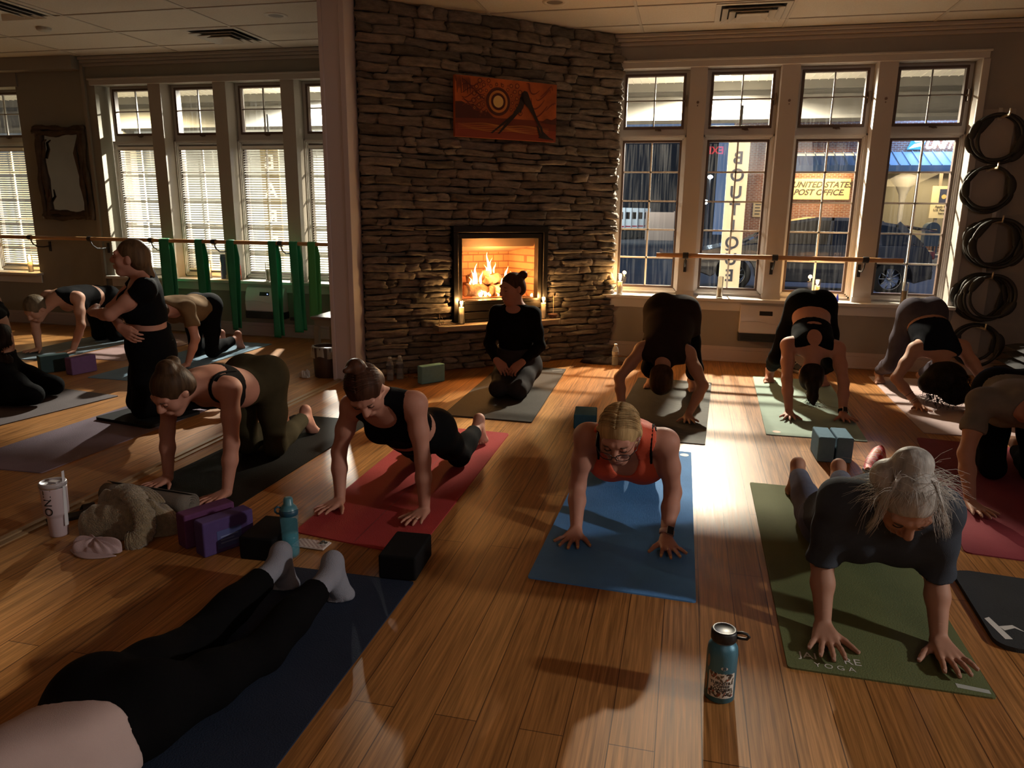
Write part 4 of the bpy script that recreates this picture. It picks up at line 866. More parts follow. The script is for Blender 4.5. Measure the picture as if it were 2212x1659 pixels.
# stack of dark cushions by the right wall, flopping corners
rn = random.Random(2)
for i in range(6):
    z = .0+.062*i; x, y = 2.98+.02*rn.uniform(-1,1), 6.9; o = (x,y,z); W, D = .31-.012*i, .24
    w = MB()
    def cf(u, v, s=1):
        a, b = (u-.5)*2, (v-.5)*2; e = max(0,1-abs(a)**3)*max(0,1-abs(b)**3); return (x+W*a, y+D*b, z+.031+s*.029*e**.5-.010*abs(a)**4+.004*math.sin(5*a+i))
    w.grid(lambda u,v: cf(u,v,1), 14, 10); w.grid(lambda u,v: cf(v,u,-1), 10, 14)
    tag(w.build('floor_cushion', mat('cushion_black', (.012,.012,.014), .85), origin=o), '%s black cushion of the dark stack at the right edge by the wall' % ['lowest','second lowest','third lowest','fourth','second from top','topmost'][i], 'cushion', 'stack of black cushions')
# ================================================================ yoga mats
MT = .006
def yoga_mat(pts, m, lab, th=MT, r=.012, curl=None, name='yoga_mat', grp='yoga mats in the class', cat='yoga mat'):
    """pts: four floor corners, near-left, near-right, far-right, far-left; curl=(amount) lifts the near end a little"""
    P = [V(x,y,0) for x,y in pts]; c = sum(P)/4; o = tuple(c); w = MB()
    def at(u, v): return (P[0]*(1-u)+P[1]*u)*(1-v) + (P[3]*(1-u)+P[2]*u)*v
    W = np.linalg.norm(P[1]-P[0]); H = np.linalg.norm(P[3]-P[0]); nu, nv = 12, 36
    def co(u, v, z):
        # round the corners
        a, b = u*W, v*H; ca = min(max(a, r), W-r); cb = min(max(b, r), H-r); d = math.hypot(a-ca, b-cb)
        if d > r: a, b = ca+(a-ca)*r/d, cb+(b-cb)*r/d
        q = at(a/W, b/H); lift = 0
        if curl: lift = curl*max(0, 1-b/.16)**2
        return q + V(0,0,z+lift)
    us = sorted(set([0, r/W*.3, r/W] + [i/nu for i in range(1,nu)] + [1-r/W, 1-r/W*.3, 1])); vs = sorted(set([0, r/H*.3, r/H] + [i/nv for i in range(1,nv)] + [1-r/H, 1-r/H*.3, 1]))
    A, B = len(us), len(vs); V_ = [co(u,v,th) for v in vs for u in us] + [co(u,v,0.0003) for v in vs for u in us]; n = A*B
    Fs = [(j*A+i, j*A+i+1, (j+1)*A+i+1, (j+1)*A+i) for j in range(B-1) for i in range(A-1)]; F2 = [tuple(n+k for k in reversed(f)) for f in Fs]
    ring = [i for i in range(A)]+[j*A+A-1 for j in range(1,B)]+[(B-1)*A+i for i in range(A-2,-1,-1)]+[j*A for j in range(B-2,0,-1)]
    S = [(ring[k], n+ring[k], n+ring[(k+1)%len(ring)], ring[(k+1)%len(ring)]) for k in range(len(ring))]
    w.add(V_, Fs+F2, False); w.f += [tuple(S_) for S_ in S]; w.s += [False]*len(S)
    return tag(w.build(name, m, origin=o), lab, cat, grp)
def mm(n, c, rg=.7, ribs=None): return mat(n, c, max(rg,.72), spec=.10, bump=ribs or (180,.25), var=(4,.10))
mt_teacher = yoga_mat([(-1.615,4.775),(-.968,4.760),(-1.02,6.56),(-1.64,6.56)], mm('mat_charcoal', (.050,.045,.040), .5), 'dark charcoal mat under the seated teacher before the fireplace', .009)
mt_red = yoga_mat([(-1.640,2.755),(-1.035,2.665),(-1.055,4.47),(-1.655,4.50)], mm('mat_red', (.36,.045,.045), .65), 'red mat under the woman in the black tank top', r=.03)
mt_blue = yoga_mat([(-.535,2.605),(.115,2.575),(.100,4.385),(-.500,4.40)], mm('mat_blue', (.11,.30,.66), .6, (26,.35,(30,1,1))), 'bright blue mat under the woman in the orange tank top')
mt_green = yoga_mat([(.398,2.235),(.995,2.225),(1.010,3.93),(.408,3.945)], mm('mat_green', (.13,.15,.065), .75), 'olive green mat under the grey haired woman')
mt_grey = yoga_mat([(-.445,4.58),(.185,4.57),(.275,6.375),(-.350,6.40)], mm('mat_grey', (.085,.085,.080), .6, (22,.5)), 'dark grey crinkled mat under the person in the plain dark dress')
mt_mint = yoga_mat([(.582,4.905),(1.205,4.915),(1.27,6.74),(.64,6.745)], mm('mat_mint', (.30,.40,.35), .7), 'pale mint mat under the woman in the sports bra')
mt_pink = yoga_mat([(1.62,5.23),(2.26,5.23),(2.29,7.05),(1.665,7.05)], mm('mat_pink', (.46,.36,.36), .75), 'pale pink mat under the curly haired person')
mt_plum = yoga_mat([(1.25,3.30),(1.86,3.24),(2.14,5.02),(1.54,5.10)], mm('mat_plum', (.20,.035,.045), .7), 'dark plum red mat at the right edge under the person in the grey tee', r=.03)
mt_navy = yoga_mat([(-1.57,.60),(-.955,.60),(-.955,2.46),(-1.56,2.45)], mm('mat_navy', (.022,.030,.052), .55), 'navy black mat in the foreground under the person with grey socks')
mt_black = yoga_mat([(-2.675,2.93),(-2.055,2.93),(-2.03,4.50),(-2.62,4.50)], mm('mat_black', (.008,.0075,.007), .6), 'black mat along the floor strip under the woman in the strappy bra')
mt_thick = yoga_mat([(1.10,2.52),(1.71,2.50),(1.92,3.02),(1.13,3.10)], mm('mat_slate', (.040,.042,.042), .6), 'short thick dark mat with pale logo at the right edge', .016, r=.06)
mt_purpL = yoga_mat([(-3.93,3.06),(-3.335,3.085),(-3.265,4.84),(-3.88,4.84)], mm('mat_mauve', (.17,.125,.155), .7), 'wide mauve mat in the left room under the kneeling woman')
mt_bluL = yoga_mat([(-4.88,5.08),(-4.27,5.08),(-4.26,6.95),(-4.88,6.95)], mm('mat_steel', (.16,.24,.31), .65), 'steel blue mat in the left room under the person in the tan top')
mt_gryL = yoga_mat([(-4.98,3.55),(-4.36,3.60),(-4.17,4.62),(-4.80,4.70)], mm('mat_taupe', (.12,.10,.10), .7), 'dull taupe mat at the left edge under the dark clothed person')
mt_pinL = yoga_mat([(-5.70,5.75),(-5.10,5.75),(-5.10,7.25),(-5.70,7.25)], mm('mat_rose', (.30,.20,.19), .7), 'dusty rose mat in the left room beside the standing blocks')
mt_skyL = yoga_mat([(-6.35,5.55),(-5.74,5.55),(-5.78,7.2),(-6.40,7.2)], mm('mat_sky', (.13,.17,.20), .7), 'blue grey mat in the left room under the woman in the black racerback')
pad = yoga_mat([(-3.84,4.02),(-3.34,3.93),(-3.25,4.34),(-3.75,4.43)], mm('pad_black', (.014,.014,.015), .7), 'black knee pad under the kneeling woman in the left room', .02, r=.02, name='knee_pad', grp='knee pads', cat='knee pad')
pad.location.z += .0062
# marks on the mats
def decal(poly, z, m, parent, name='logo'):
    o = parent.location; w = MB(); w.add([(x-o[0],y-o[1],z-o[2]) for x,y in poly], [tuple(range(len(poly)))]); return w.build(name, m, parent)
def oval(cx, cy, a, b, n=28): return [(cx+a*math.cos(2*PI*i/n), cy+b*math.sin(2*PI*i/n)) for i in range(n)]
M_logo = mat('logo_pale', (.62,.60,.55), .6)
decal(oval(.06,4.32,.026,.026), MT+.0006, M_logo, mt_blue); decal(oval(.235,6.31,.028,.028), MT+.0006, M_logo, mt_grey); decal(oval(.655,4.98,.026,.026), MT+.0006, mat('logo_peach', (.55,.36,.27), .6), mt_mint)
decal([(-1.13,6.44),(-1.05,6.50),(-1.04,6.49),(-1.12,6.43)], .0096, mat('logo_dim', (.20,.18,.16), .5), mt_teacher)
decal([(1.120,2.70),(1.140,2.715),(1.165,2.575),(1.140,2.57)], .0166, M_logo, mt_thick); decal([(1.150,2.655),(1.200,2.675),(1.230,2.63),(1.200,2.655),(1.160,2.63)], .0166, M_logo, mt_thick)
text_mesh('lettering', 'JAI', .05, M_logo, mt_green, (.470-mt_green.location[0], 2.315-mt_green.location[1], MT+.0008)); text_mesh('lettering', 'RE', .05, M_logo, mt_green, (.605-mt_green.location[0], 2.312-mt_green.location[1], MT+.0008)); text_mesh('lettering', 'Y O G A', .034, M_logo, mt_green, (.545-mt_green.location[0], 2.268-mt_green.location[1], MT+.0008))
decal([(.895,2.275),(.985,2.262),(.985,2.242),(.895,2.252)], MT+.0006, mat('tag_grey', (.42,.44,.40), .6), mt_green, 'corner_tag')
# alignment scoring on the teacher's and the red mat
decal([(-1.318,4.78),(-1.314,4.78),(-1.314,6.5),(-1.318,6.5)], .0094, mat('score_dark', (.03,.027,.024), .7), mt_teacher, 'centre_line')
decal([(-1.335,2.72),(-1.331,2.72),(-1.331,4.45),(-1.335,4.45)], MT+.0005, mat('score_red', (.20,.03,.03), .7), mt_red, 'centre_line')

# ================================================================ foam blocks
def block(x, y, rz, m, lab, dims=(.23,.15,.08), z=0.0):
    """dims: size along local x, y, z as it stands"""
    a, b, c = dims; w = MB(); w.box(-a/2,a/2,-b/2,b/2,0,c); o = w.build('foam_block', m, bevel=.009, seg=3); o.location = (x,y,z); o.rotation_euler = (0,0,rz)
    return tag(o, lab, 'yoga block', 'foam yoga blocks')
def mb_(n, c): return mat(n, c, .85, spec=.12, bump=(400,.2), var=(30,.06))
block(-2.04, 5.74, .92, mb_('foam_teal', (.19,.42,.47)), 'pale teal block on edge beside the stone wall', (.23,.076,.152))
block(-.605, 4.82, .10, mb_('foam_blue', (.045,.15,.24)), 'single blue block lying flat behind the blond woman', (.152,.35*.66,.10))
block(.865, 4.535, PI/2+.02, mb_('foam_steel', (.11,.21,.30)), 'left of two steel blue blocks standing on edge before the mint mat', (.23,.092,.152)); block(.968, 4.55, PI/2+.02, mb_('foam_steel', (.11,.21,.30)), 'right of two steel blue blocks standing on edge before the mint mat', (.23,.092,.152))
block(-1.968, 2.60, 1.10, mb_('foam_plum', (.105,.035,.095)), 'plum purple block on edge beside the knitted sweater', (.23,.076,.152)); block(-1.845, 2.55, 1.10, mb_('foam_violet', (.075,.045,.14)), 'violet block with a worn label, right of the plum block', (.23,.076,.152))
block(-1.655, 2.585, .06, mb_('foam_black', (.005,.005,.0055)), 'black block on the floor just left of the teal water bottle', (.152,.23,.10)); block(-1.03, 2.565, .06, mb_('foam_black', (.005,.005,.0055)), 'black block standing on the near edge of the red mat', (.152,.23,.10), z=MT+.001)
block(-5.345, 5.22, 1.05, mb_('foam_pine', (.035,.062,.062)), 'dark teal block on edge in the left room', (.23,.09,.15)); block(-5.075, 5.235, 1.35, mb_('foam_orchid', (.15,.075,.16)), 'orchid purple block on edge in the left room, right of the dark teal one', (.23,.09,.15))
bl = bpy.data.objects['foam_block.005']
w = MB(); w.box(-.055,.055,-.0392,-.0384,.02,.10); w.build('label', mat('label_blue', (.05,.06,.18), .6), bl); w = MB()
for k in range(3): w.box(-.04,.04-.02*(k%2),-.0396,-.0392,.04+.014*k,.046+.014*k)
w.build('label_print', mat('label_print', (.14,.16,.30), .6), bl)

# ================================================================ bottles and small things
def wrapped(name, txt, size, m, parent, R, z, ang, rot90=False, space=1., bold=.002):
    o = text_mesh(name, txt, size, m, parent, space=space, bold=bold)
    for v in o.data.vertices:
        x, y = v.co.x, v.co.y
        if rot90: x, y = y, -x
        a = ang + x/R; v.co = (R*math.cos(a), R*math.sin(a), z+y)
    return o
def patch(parent, name, m, R, polys):
    w = MB()
    for P in polys: w.add([(R*math.cos(a),R*math.sin(a),z) for a,z in P], [tuple(range(len(P)))])
    return w.build(name, m, parent)
def steel_bottle():
    o = (.178,2.04,0); t = thing('steel_bottle', o, 'blue insulated bottle with black cap and coffee stickers on the floor', 'bottle'); z0 = V(0,0,0)
    Mb = mat('bottle_blue', (.06,.19,.27), .38, metal=.25, bump=(500,.1))
    w = MB(); w.lathe([(0,0),(.034,0),(.0385,.005),(.0385,.155),(.037,.175),(.031,.188),(.0265,.193),(.0265,.197)], (0,0,0), 40); w.build('body', Mb, t)
    w = MB(); w.lathe([(.0262,.193),(.0285,.194),(.0285,.200)], (0,0,0), 32); w.build('steel_ring', mat('steel', (.55,.54,.52), .3, metal=1), t)
    w = MB(); w.lathe([(.031,.199),(.0325,.201),(.0325,.226),(.030,.232),(.026,.233),(.024,.2305),(0,.2305)], (0,0,0), 36); w.build('cap', M_black, t)
    w = MB(); w.tube([(.030,-.006,.228),(.042,-.008,.232),(.055,-.009,.229),(.060,-.009,.221),(.055,-.009,.213),(.044,-.008,.212),(.032,-.006,.212)], .0042, 8); w.build('loop_handle', M_black, t)
    R = .0388; ca = math.atan2(-2.04,-.178)+.10
    Mw = mat('sticker_cream', (.66,.62,.55), .5); patch(t, 'sticker', Mw, R, [[(ca-.92+.155*i,.022),(ca-.92+.155*(i+1),.022),(ca-.92+.155*(i+1),.108-.004*abs(math.sin(i))),(ca-.92+.155*i,.108-.004*abs(math.sin(i+1)))] for i in range(12)])
    rn = random.Random(6); R2 = R+.0003
    for nm, c, n in (('sticker_leaf', (.13,.10,.07), 26), ('sticker_red', (.30,.07,.04), 14), ('sticker_black', (.03,.03,.035), 16)):
        ps = []
        for i in range(n):
            a, z = ca+rn.uniform(-.82,.82), rn.choice([rn.uniform(.027,.046), rn.uniform(.080,.104)]); ln, wd, th = rn.uniform(.10,.2), rn.uniform(.003,.006), rn.uniform(-.5,.5)
            ps.append([(a+ln*math.cos(q)*math.cos(th)*.6, min(.106,max(.024,z+wd*math.sin(q)+.012*math.cos(q)*math.sin(th)))) for q in [2*PI*k/10 for k in range(10)]])
        patch(t, nm, mat(nm, c, .5), R2+.0001*len(nm)*.1, ps)
    for i, s in enumerate(('TURNSTILE','COFFEE','ROASTERS')): wrapped('lettering', s, .0125, M_black, t, R2+.0004, .073-.011*i, ca+.04, bold=.0004)
    patch(t, 'sticker', mat('sticker_white', (.7,.7,.68), .5), R, [[(ca+.12+.22*math.cos(q),.124+.006*math.sin(q)) for q in [2*PI*k/20 for k in range(20)]]]); wrapped('lettering', 'ili', .010, mat('bottle_ink', (.05,.1,.14), .5), t, R2, .124, ca+.12)
    patch(t, 'sticker', mat('sticker_tan', (.36,.27,.19), .5), R, [[(ca-1.2+.16*math.cos(q),.06+.028*math.sin(q)) for q in [2*PI*k/20 for k in range(20)]], [(ca-1.05+.14*math.cos(q),.135+.022*math.sin(q)) for q in [2*PI*k/20 for k in range(20)]]])
    # standing height of a one litre flask
    t.scale = (1.16,1.16,.97)
steel_bottle()
def tumbler():
    o = (-2.625,2.475,0); t = thing('straw_tumbler', o, 'tall pale pink tumbler with straw and dark lettering beside the floor strip', 'tumbler'); Mp = mat('tumbler_pink', (.46,.36,.38), .5)
    w = MB(); w.lathe([(0,0),(.034,0),(.037,.006),(.039,.085),(.041,.095),(.048,.104),(.049,.112),(.0525,.222),(.052,.226),(.049,.226)], (0,0,0), 40); w.build('cup', Mp, t)
    w = MB(); w.lathe([(.0495,.222),(.0505,.226),(.0505,.233)], (0,0,0), 36); w.build('steel_band', mat('steel'), t)
    w = MB(); w.lathe([(.051,.230),(.0545,.233),(.0545,.246),(.052,.25),(.047,.25),(.045,.243),(0,.243)], (0,0,0), 40); w.box(-.012,.030,-.012,.012,.243,.252); w.build('lid', mat('lid_clear', (.36,.32,.33), .35), t)
    w = MB(); w.cyl((.022,.0,.05),(.030,.004,.30),.0048,n=12); w.build('straw', mat('straw_white', (.62,.60,.62), .4), t)
    ca = math.atan2(-2.475,2.625); wrapped('lettering', 'LINO', .048, M_black, t, .0528, .168, ca-.62, rot90=True, space=1.12, bold=.0004)
    for v in t.children[-1].data.vertices:
        k = .0530-.0035*(.222-v.co.z)/.11; r = math.hypot(v.co.x,v.co.y); v.co.x *= k/r; v.co.y *= k/r
tumbler()
def clear_bottle(x, y, lab, h=.205, label=None, z=0):
    o = (x,y,z); t = thing('water_bottle', o, lab, 'water bottle', 'clear plastic water bottles'); pr = [(0,.004),(.024,0),(.030,.006)]
    for i in range(7): q = .012+.012*i; pr += [(.0305,q),(.0288,q+.006)]
    pr += [(.031,.1),(.031,.135),(.028,.155),(.019,.175),(.0125,.184),(.0125,h-.016)]
    w = MB(); w.lathe(pr, (0,0,0), 28); w.build('bottle_body', mat_clear, t)
    w = MB(); w.lathe([(0,.006),(.027,.006),(.0285,.03),(.0285,.12),(0,.12)], (0,0,0), 20); w.build('water', mat_water, t)
    w = MB(); w.lathe([(.0135,h-.016),(.0145,h-.014),(.0145,h-.001),(.012,h),(0,h)], (0,0,0), 20); w.build('cap', mat('cap_white', (.65,.65,.63), .4), t)
    w = MB(); w.lathe([(.0314,.102),(.0316,.104),(.0316,.132),(.0314,.134)], (0,0,0), 28); w.build('label', label or mat('bottle_label', (.10,.10,.11), .5), t)
mat_clear = plastic('bottle_plastic', (.62,.64,.64), .26); mat_water = glass('bottle_water', tint=(.86,.90,.92), gl=.03)
clear_bottle(-2.395, 5.70, 'left of two clear water bottles at the foot of the post'); clear_bottle(-2.335, 5.775, 'right of two clear water bottles at the foot of the post'); clear_bottle(-.60, 6.84, 'clear water bottle standing on the dark jacket by the window wall', z=.012, label=mat('label_blank', (.35,.36,.38), .5))
def teal_bottle():
    o = (-1.533,2.545,0); t = thing('sport_bottle', o, 'see-through teal sport bottle half full of water, with spout lid and loop', 'water bottle')
    Mt = plastic('teal_plastic', (.12,.38,.46), .24); Mc = mat('teal_cap', (.055,.17,.21), .35); Md = mat('teal_dark', (.012,.06,.10), .4)
    w = MB(); w.lathe([(0,.003),(.026,0),(.033,.006),(.035,.02),(.0335,.08),(.0335,.13),(.0365,.165),(.0365,.182),(.033,.188)], (0,0,0), 36); w.build('bottle_body', Mt, t)
    w = MB(); w.lathe([(0,.008),(.029,.009),(.032,.022),(.0310,.08),(.0310,.100),(0,.100)], (0,0,0), 30); w.build('water', plastic('teal_water', (.10,.42,.55), .36), t)
    w = MB(); w.lathe([(.0355,.184),(.037,.187),(.037,.204),(.034,.208),(0,.208)], (0,0,0), 36); w.build('collar', Md, t)
    w = MB(); w.lathe([(.0345,.207),(.031,.216),(.024,.224),(.0195,.228),(.0185,.250),(.015,.256),(.008,.258),(0,.258)], (0,0,0), 32); w.build('spout_lid', Mc, t)
    w = MB(); w.tube([(-.028,0,.214),(-.043,.0,.220),(-.052,0,.212),(-.052,0,.200),(-.045,0,.192),(-.035,0,.19)], .0042, 8); w.build('carry_loop', Md, t)
    t.rotation_euler = (0,0,.5); t.scale = (1.03,1.03,1.02)
teal_bottle()
def phone():
    o = (-1.498,2.655,0); t = thing('phone', o, 'phone lying face down in a pink checked case by the red mat', 'phone'); t.rotation_euler = (0,0,-.02+.0)
    z = MT if False else 0.0
    w = MB(); w.box(-.075,.075,-.037,.037,.0075,.0165); w.build('case', mat('case_pink', (.60,.52,.50), .4), t, bevel=.006, seg=3)
    w = MB()
    for i in range(12):
        for j in range(7):
            if (i+j) % 2 == 0 and not (i > 8 and j > 2): w.box(-.066+.011*i,-.056+.011*i,-.034+.0098*j,-.0255+.0098*j,.0165,.0169)
    w.build('check_pattern', mat('case_check', (.30,.20,.20), .45), t)
    w = MB(); w.box(.032,.069,-.004,.033,.0165,.0195); w.build('camera_plate', mat('camera_plate', (.62,.57,.55), .3), t, bevel=.006, seg=3)
    for a, b in ((.042,.006),(.042,.024),(.059,.015)): w = MB(); w.lathe([(.0075,.0),(.0075,.0030),(.006,.0032),(0,.0028)], (a,b,.0195), 20); w.build('camera_lens', M_black, t)
    w = MB(); w.box(-.071,.071,-.0335,.0335,.0062,.0085); w.build('screen', mat('screen_black', (.005,.005,.006), .1), t)
    t.location.z = -.0005+.0003
    t.rotation_euler = (0, 0, -.03)
phone(); bpy.data.objects['phone'].location.z = -.0060+.0065-.006
# rolled mat, knitted sweater, pink cloth, sandals
def rolled_mat():
    a, b = V(-2.70,2.84,.052), V(-2.19,2.80,.052); t = (a+b)/2; ax = nrm(b-a); side = nrm(np.cross(V(0,0,1),ax)); w = MB(); n = 90; pts = []
    def cf(u, v):
        th = u*2*PI*3.2; r = .018+.034*u; return a+(b-a)*v + side*r*math.cos(th) + V(0,0,r*math.sin(th))
    w.grid(cf, n, 8); o = w.build('rolled_mat', mm('mat_putty', (.17,.145,.12), .75), origin=tuple(t), solid=.004); tag(o, 'rolled putty grey mat lying behind the knitted sweater', 'rolled mat'); o.location.z += .003
rolled_mat()
def cloth_heap(name, pos, ax, ay, az, m, lab, cat, seed, ribs=0, folds=5, fold=.16, flat=.35):
    """heap of cloth: a lumpy dome whose surface is drawn into folds"""
    o = tuple(pos); w = MB(); rn = random.Random(seed); ph = [rn.uniform(0,6.28) for _ in range(10)]
    def fn(u, v):
        th = 2*PI*u; e = v; rr = math.sin(e*PI/2)**.8; hgt = math.cos(e*PI/2)**.55
        edge = 1+.14*math.sin(3*th+ph[0])+.08*math.sin(5*th+ph[1]); k = fold*(.25+.75*math.sin(e*PI))
        f = 1+k*math.sin(folds*th+ph[2]+3.5*e*math.sin(2*th+ph[3]))+.5*k*math.sin((folds*2+1)*th+ph[4]-4*e)
        x = ax*rr*edge*math.cos(th)*(1+.25*(f-1)); y = ay*rr*edge*math.sin(th)*(1+.25*(f-1)); z = az*hgt*(f*.55+.45)*(1+.25*math.sin(2*th+ph[5])*rr)
        if ribs: z += .0035*math.sin(ribs*(x*.8+y*.6)/ax); 
        return (x,y,max(.004+.006*(1-e),z+.006*(1-e)))
    w.grid(fn, 128, 40); ob = w.build(name, m); ob.location = o; return tag(ob, lab, cat)
M_knit = mat('knit_olive', (.21,.155,.088), .95, bump=(150,1.,(1,1,1)), var=(40,.25), sheen=.3)
def sweater():
    t = thing('knit_sweater', (-2.37,2.60,0), 'olive brown ribbed knit sweater heaped on the floor by the plum block', 'sweater')
    b = cloth_heap('knit_body', (0,0,0), .205, .125, .150, M_knit, None, None, 4, ribs=26, folds=4, fold=.15); b.parent = t
    w = MB(); pts = [(-.08,.06,.15),(.0,.02,.175),(.08,-.03,.165),(.15,-.07,.125),(.185,-.115,.06),(.17,-.15,.032),(.12,-.165,.028)]
    P = []; 
    for i in range(len(pts)-1):
        for k in range(10): q = k/10; P.append(V(*pts[i])*(1-q)+V(*pts[i+1])*q)
    P.append(V(*pts[-1])); P = [sum(P[max(0,i-4):i+5])/len(P[max(0,i-4):i+5]) for i in range(len(P))]
    w.tube(P, [(.050-.010*i/len(P))*(1+.07*math.sin(i*1.9)) for i in range(len(P))], 18, flat=.65); w.build('sleeve', M_knit, t)
    w = MB()
    for k in range(4): w.tube([(-.15+.25*q, .05+.02*k+.02*math.sin(3*q), .115+.055*abs(math.sin(PI*q))**.7-.008*k) for q in [i/24 for i in range(25)]], .009, 8)
    w.build('collar_fold', M_knit, t)
sweater()
def cap():
    t = thing('cloth_cap', (-2.345,2.365,0), 'crumpled dusty pink cloth cap on the floor before the knitted sweater', 'cap'); Mp = mat('cap_pink', (.42,.30,.30), .85, bump=(200,.2))
    b = cloth_heap('crown', (0,.01,.004), .105, .045, .05, Mp, None, None, 8, folds=6, fold=.35); b.parent = t
    w = MB(); w.grid(lambda u,v: (-.11+.23*u, -.012-.05*math.sin(PI*u)*v, .004+.018*(1-v)*math.sin(PI*u)+.006*math.sin(u*7)*(1-v)), 30, 8); w.build('brim', Mp, t, solid=.005)
cap()
def sandal(x, y, rz, lab):
    t = thing('sandal', (x,y,0), lab, 'sandal', 'dark sandals', rz=rz); w = MB(); P = [(-.12,-.03),(-.10,-.036),(0,-.032),(.08,-.042),(.115,-.03),(.125,0),(.11,.03),(.06,.036),(-.02,.03),(-.1,.034),(-.12,.025)]; w.prism(P, 0, .018); w.build('sole', mat('sandal_sole', (.02,.015,.012), .8), t, bevel=.005)
    w = MB(); w.grid(lambda u,v: (.02+.05*v+.01*math.sin(PI*u), -.036+.072*u, .018+.035*math.sin(PI*u)), 12, 3); w.build('strap', mat('sandal_strap', (.025,.02,.016), .6), t, solid=.004)
sandal(-2.70, 2.65, .95, 'dark sandal on the floor between the tumbler and the knitted sweater')
# jacket by the window wall
M_jack = mat('jacket_dark', (.05,.038,.042), .8, bump=(60,.4), var=(10,.3))
j = cloth_heap('jacket', (-.68,6.99,0), .24, .11, .05, M_jack, 'dark crumpled jacket on the floor beneath the window wall', 'jacket', 12, folds=7, fold=.45)
# shoes behind the sports bra woman
def shoe(x, y, rz, lab, c):
    t = thing('sneaker', (x,y,0), lab, 'shoe', 'pair of sneakers', rz=rz)
    w = MB(); P = [(-.13,-.032),(-.05,-.034),(.05,-.044),(.11,-.036),(.135,-.005),(.12,.028),(.05,.04),(-.05,.032),(-.13,.03),(-.14,0)]; w.prism(P, 0, .026); w.build('sole', mat('sole_white', (.6,.58,.54), .6), t, bevel=.006)
    w = MB(); pr = [(-.13,.105,.03),(-.09,.10,.034),(-.03,.088,.036),(.03,.066,.038),(.08,.05,.036),(.12,.038,.024)]
    n = 14; vs = []
    for (px, h, hw) in pr:
        for k in range(n): a = PI*k/(n-1); vs.append((px, hw*math.cos(a), .024+(h-.024)*abs(math.sin(a))**.7))
    w.add(vs, [(i*n+k, i*n+k+1, (i+1)*n+k+1, (i+1)*n+k) for i in range(len(pr)-1) for k in range(n-1)]+[tuple(range(n)), tuple((len(pr)-1)*n+k for k in range(n-1,-1,-1))], True); w.build('upper', mat('upper_'+lab[:5], c, .75), t)
    w = MB()
    for k in range(4): xx = -.02+.025*k; w.tube([(xx, .026*math.cos(a), .034+(.088-.022*k*.9-.02)*math.sin(a)) for a in [PI*q/10 for q in range(1,10)]], .003, 6)
    w.build('laces', mat('lace_white', (.6,.6,.58), .7), t)
shoe(.93, 7.08, -1.2, 'brown sneaker with white sole by the baseboard, nearer the heater', (.07,.045,.03)); shoe(1.05, 7.10, -1.1, 'dark sneaker with white sole by the baseboard behind the braced foot', (.03,.026,.026))
# bright printed pouch behind the grey haired woman
def pouch():
    t = thing('glasses_pouch', (1.125,4.40,0), 'bright red pink and blue printed slip-on shoe on the floor beside the steel blocks', 'shoe'); 
    w = MB(); pr = [(-.13,.035,.018),(-.10,.05,.034),(-.04,.068,.042),(.03,.085,.046),(.10,.10,.046),(.15,.098,.03)]; n = 16; vs = []
    for (px,h,hw) in pr:
        for k in range(n): a = PI*k/(n-1); vs.append((px, hw*math.cos(a), .018+(h-.018)*abs(math.sin(a))**.7))
    w.add(vs, [(i*n+k, i*n+k+1, (i+1)*n+k+1, (i+1)*n+k) for i in range(len(pr)-1) for k in range(n-1)]+[tuple(range(n)), tuple((len(pr)-1)*n+k for k in range(n-1,-1,-1))], True)
    m = bpy.data.materials.new('print_fabric'); m.use_nodes = True; nt = m.node_tree; tc = nt.nodes.new('ShaderNodeTexCoord'); n_ = nt.nodes.new('ShaderNodeTexNoise'); n_.inputs['Scale'].default_value = 14; n_.inputs['Detail'].default_value = 2
    cr = nt.nodes.new('ShaderNodeValToRGB'); cr.color_ramp.interpolation = 'CONSTANT'; E = cr.color_ramp.elements; E[0].color = (.45,.03,.03,1); E[1].position = .72; E[1].color = (.06,.30,.42,1)
    for p, c in ((.42,(.62,.10,.14,1)),(.48,(.60,.35,.40,1)),(.53,(.55,.12,.04,1)),(.60,(.6,.62,.62,1))): e = E.new(p); e.color = c
    nt.links.new(tc.outputs['Object'], n_.inputs['Vector']); nt.links.new(n_.outputs['Fac'], cr.inputs[0]); nt.links.new(cr.outputs[0], nt.nodes['Principled BSDF'].inputs['Base Color']); nt.nodes['Principled BSDF'].inputs['Roughness'].default_value = .6
    w.build('upper', m, t); w = MB(); w.prism([(-.14,-.012),(-.10,-.038),(0,-.048),(.12,-.05),(.16,-.02),(.16,.02),(.12,.05),(0,.048),(-.10,.038),(-.14,.012)], 0, .02); w.build('sole', mat('sole_teal', (.02,.05,.07), .6), t, bevel=.005)
    t.rotation_euler = (0,0,1.15); t.name = 'slip_on_shoe'
pouch()
# dry leaves by the teal block
w = MB(); rn = random.Random(3)
for i in range(9):
    x, y, a = -2.25+rn.uniform(-.09,.12), 5.83+rn.uniform(-.06,.05), rn.uniform(0,6.3)
    w.grid(lambda u,v: (x+.035*(u-.5)*math.cos(a)-.022*(v-.5)*math.sin(a)*math.sin(PI*u), y+.035*(u-.5)*math.sin(a)+.022*(v-.5)*math.cos(a)*math.sin(PI*u), .003+.012*abs(v-.5)+.006*math.sin(u*3)), 4, 4)
tag(w.build('wood_scraps', mat('scrap_tan', (.30,.20,.10), .8)), 'small tan scraps scattered on the floor behind the teal block', 'scraps', kind='stuff')
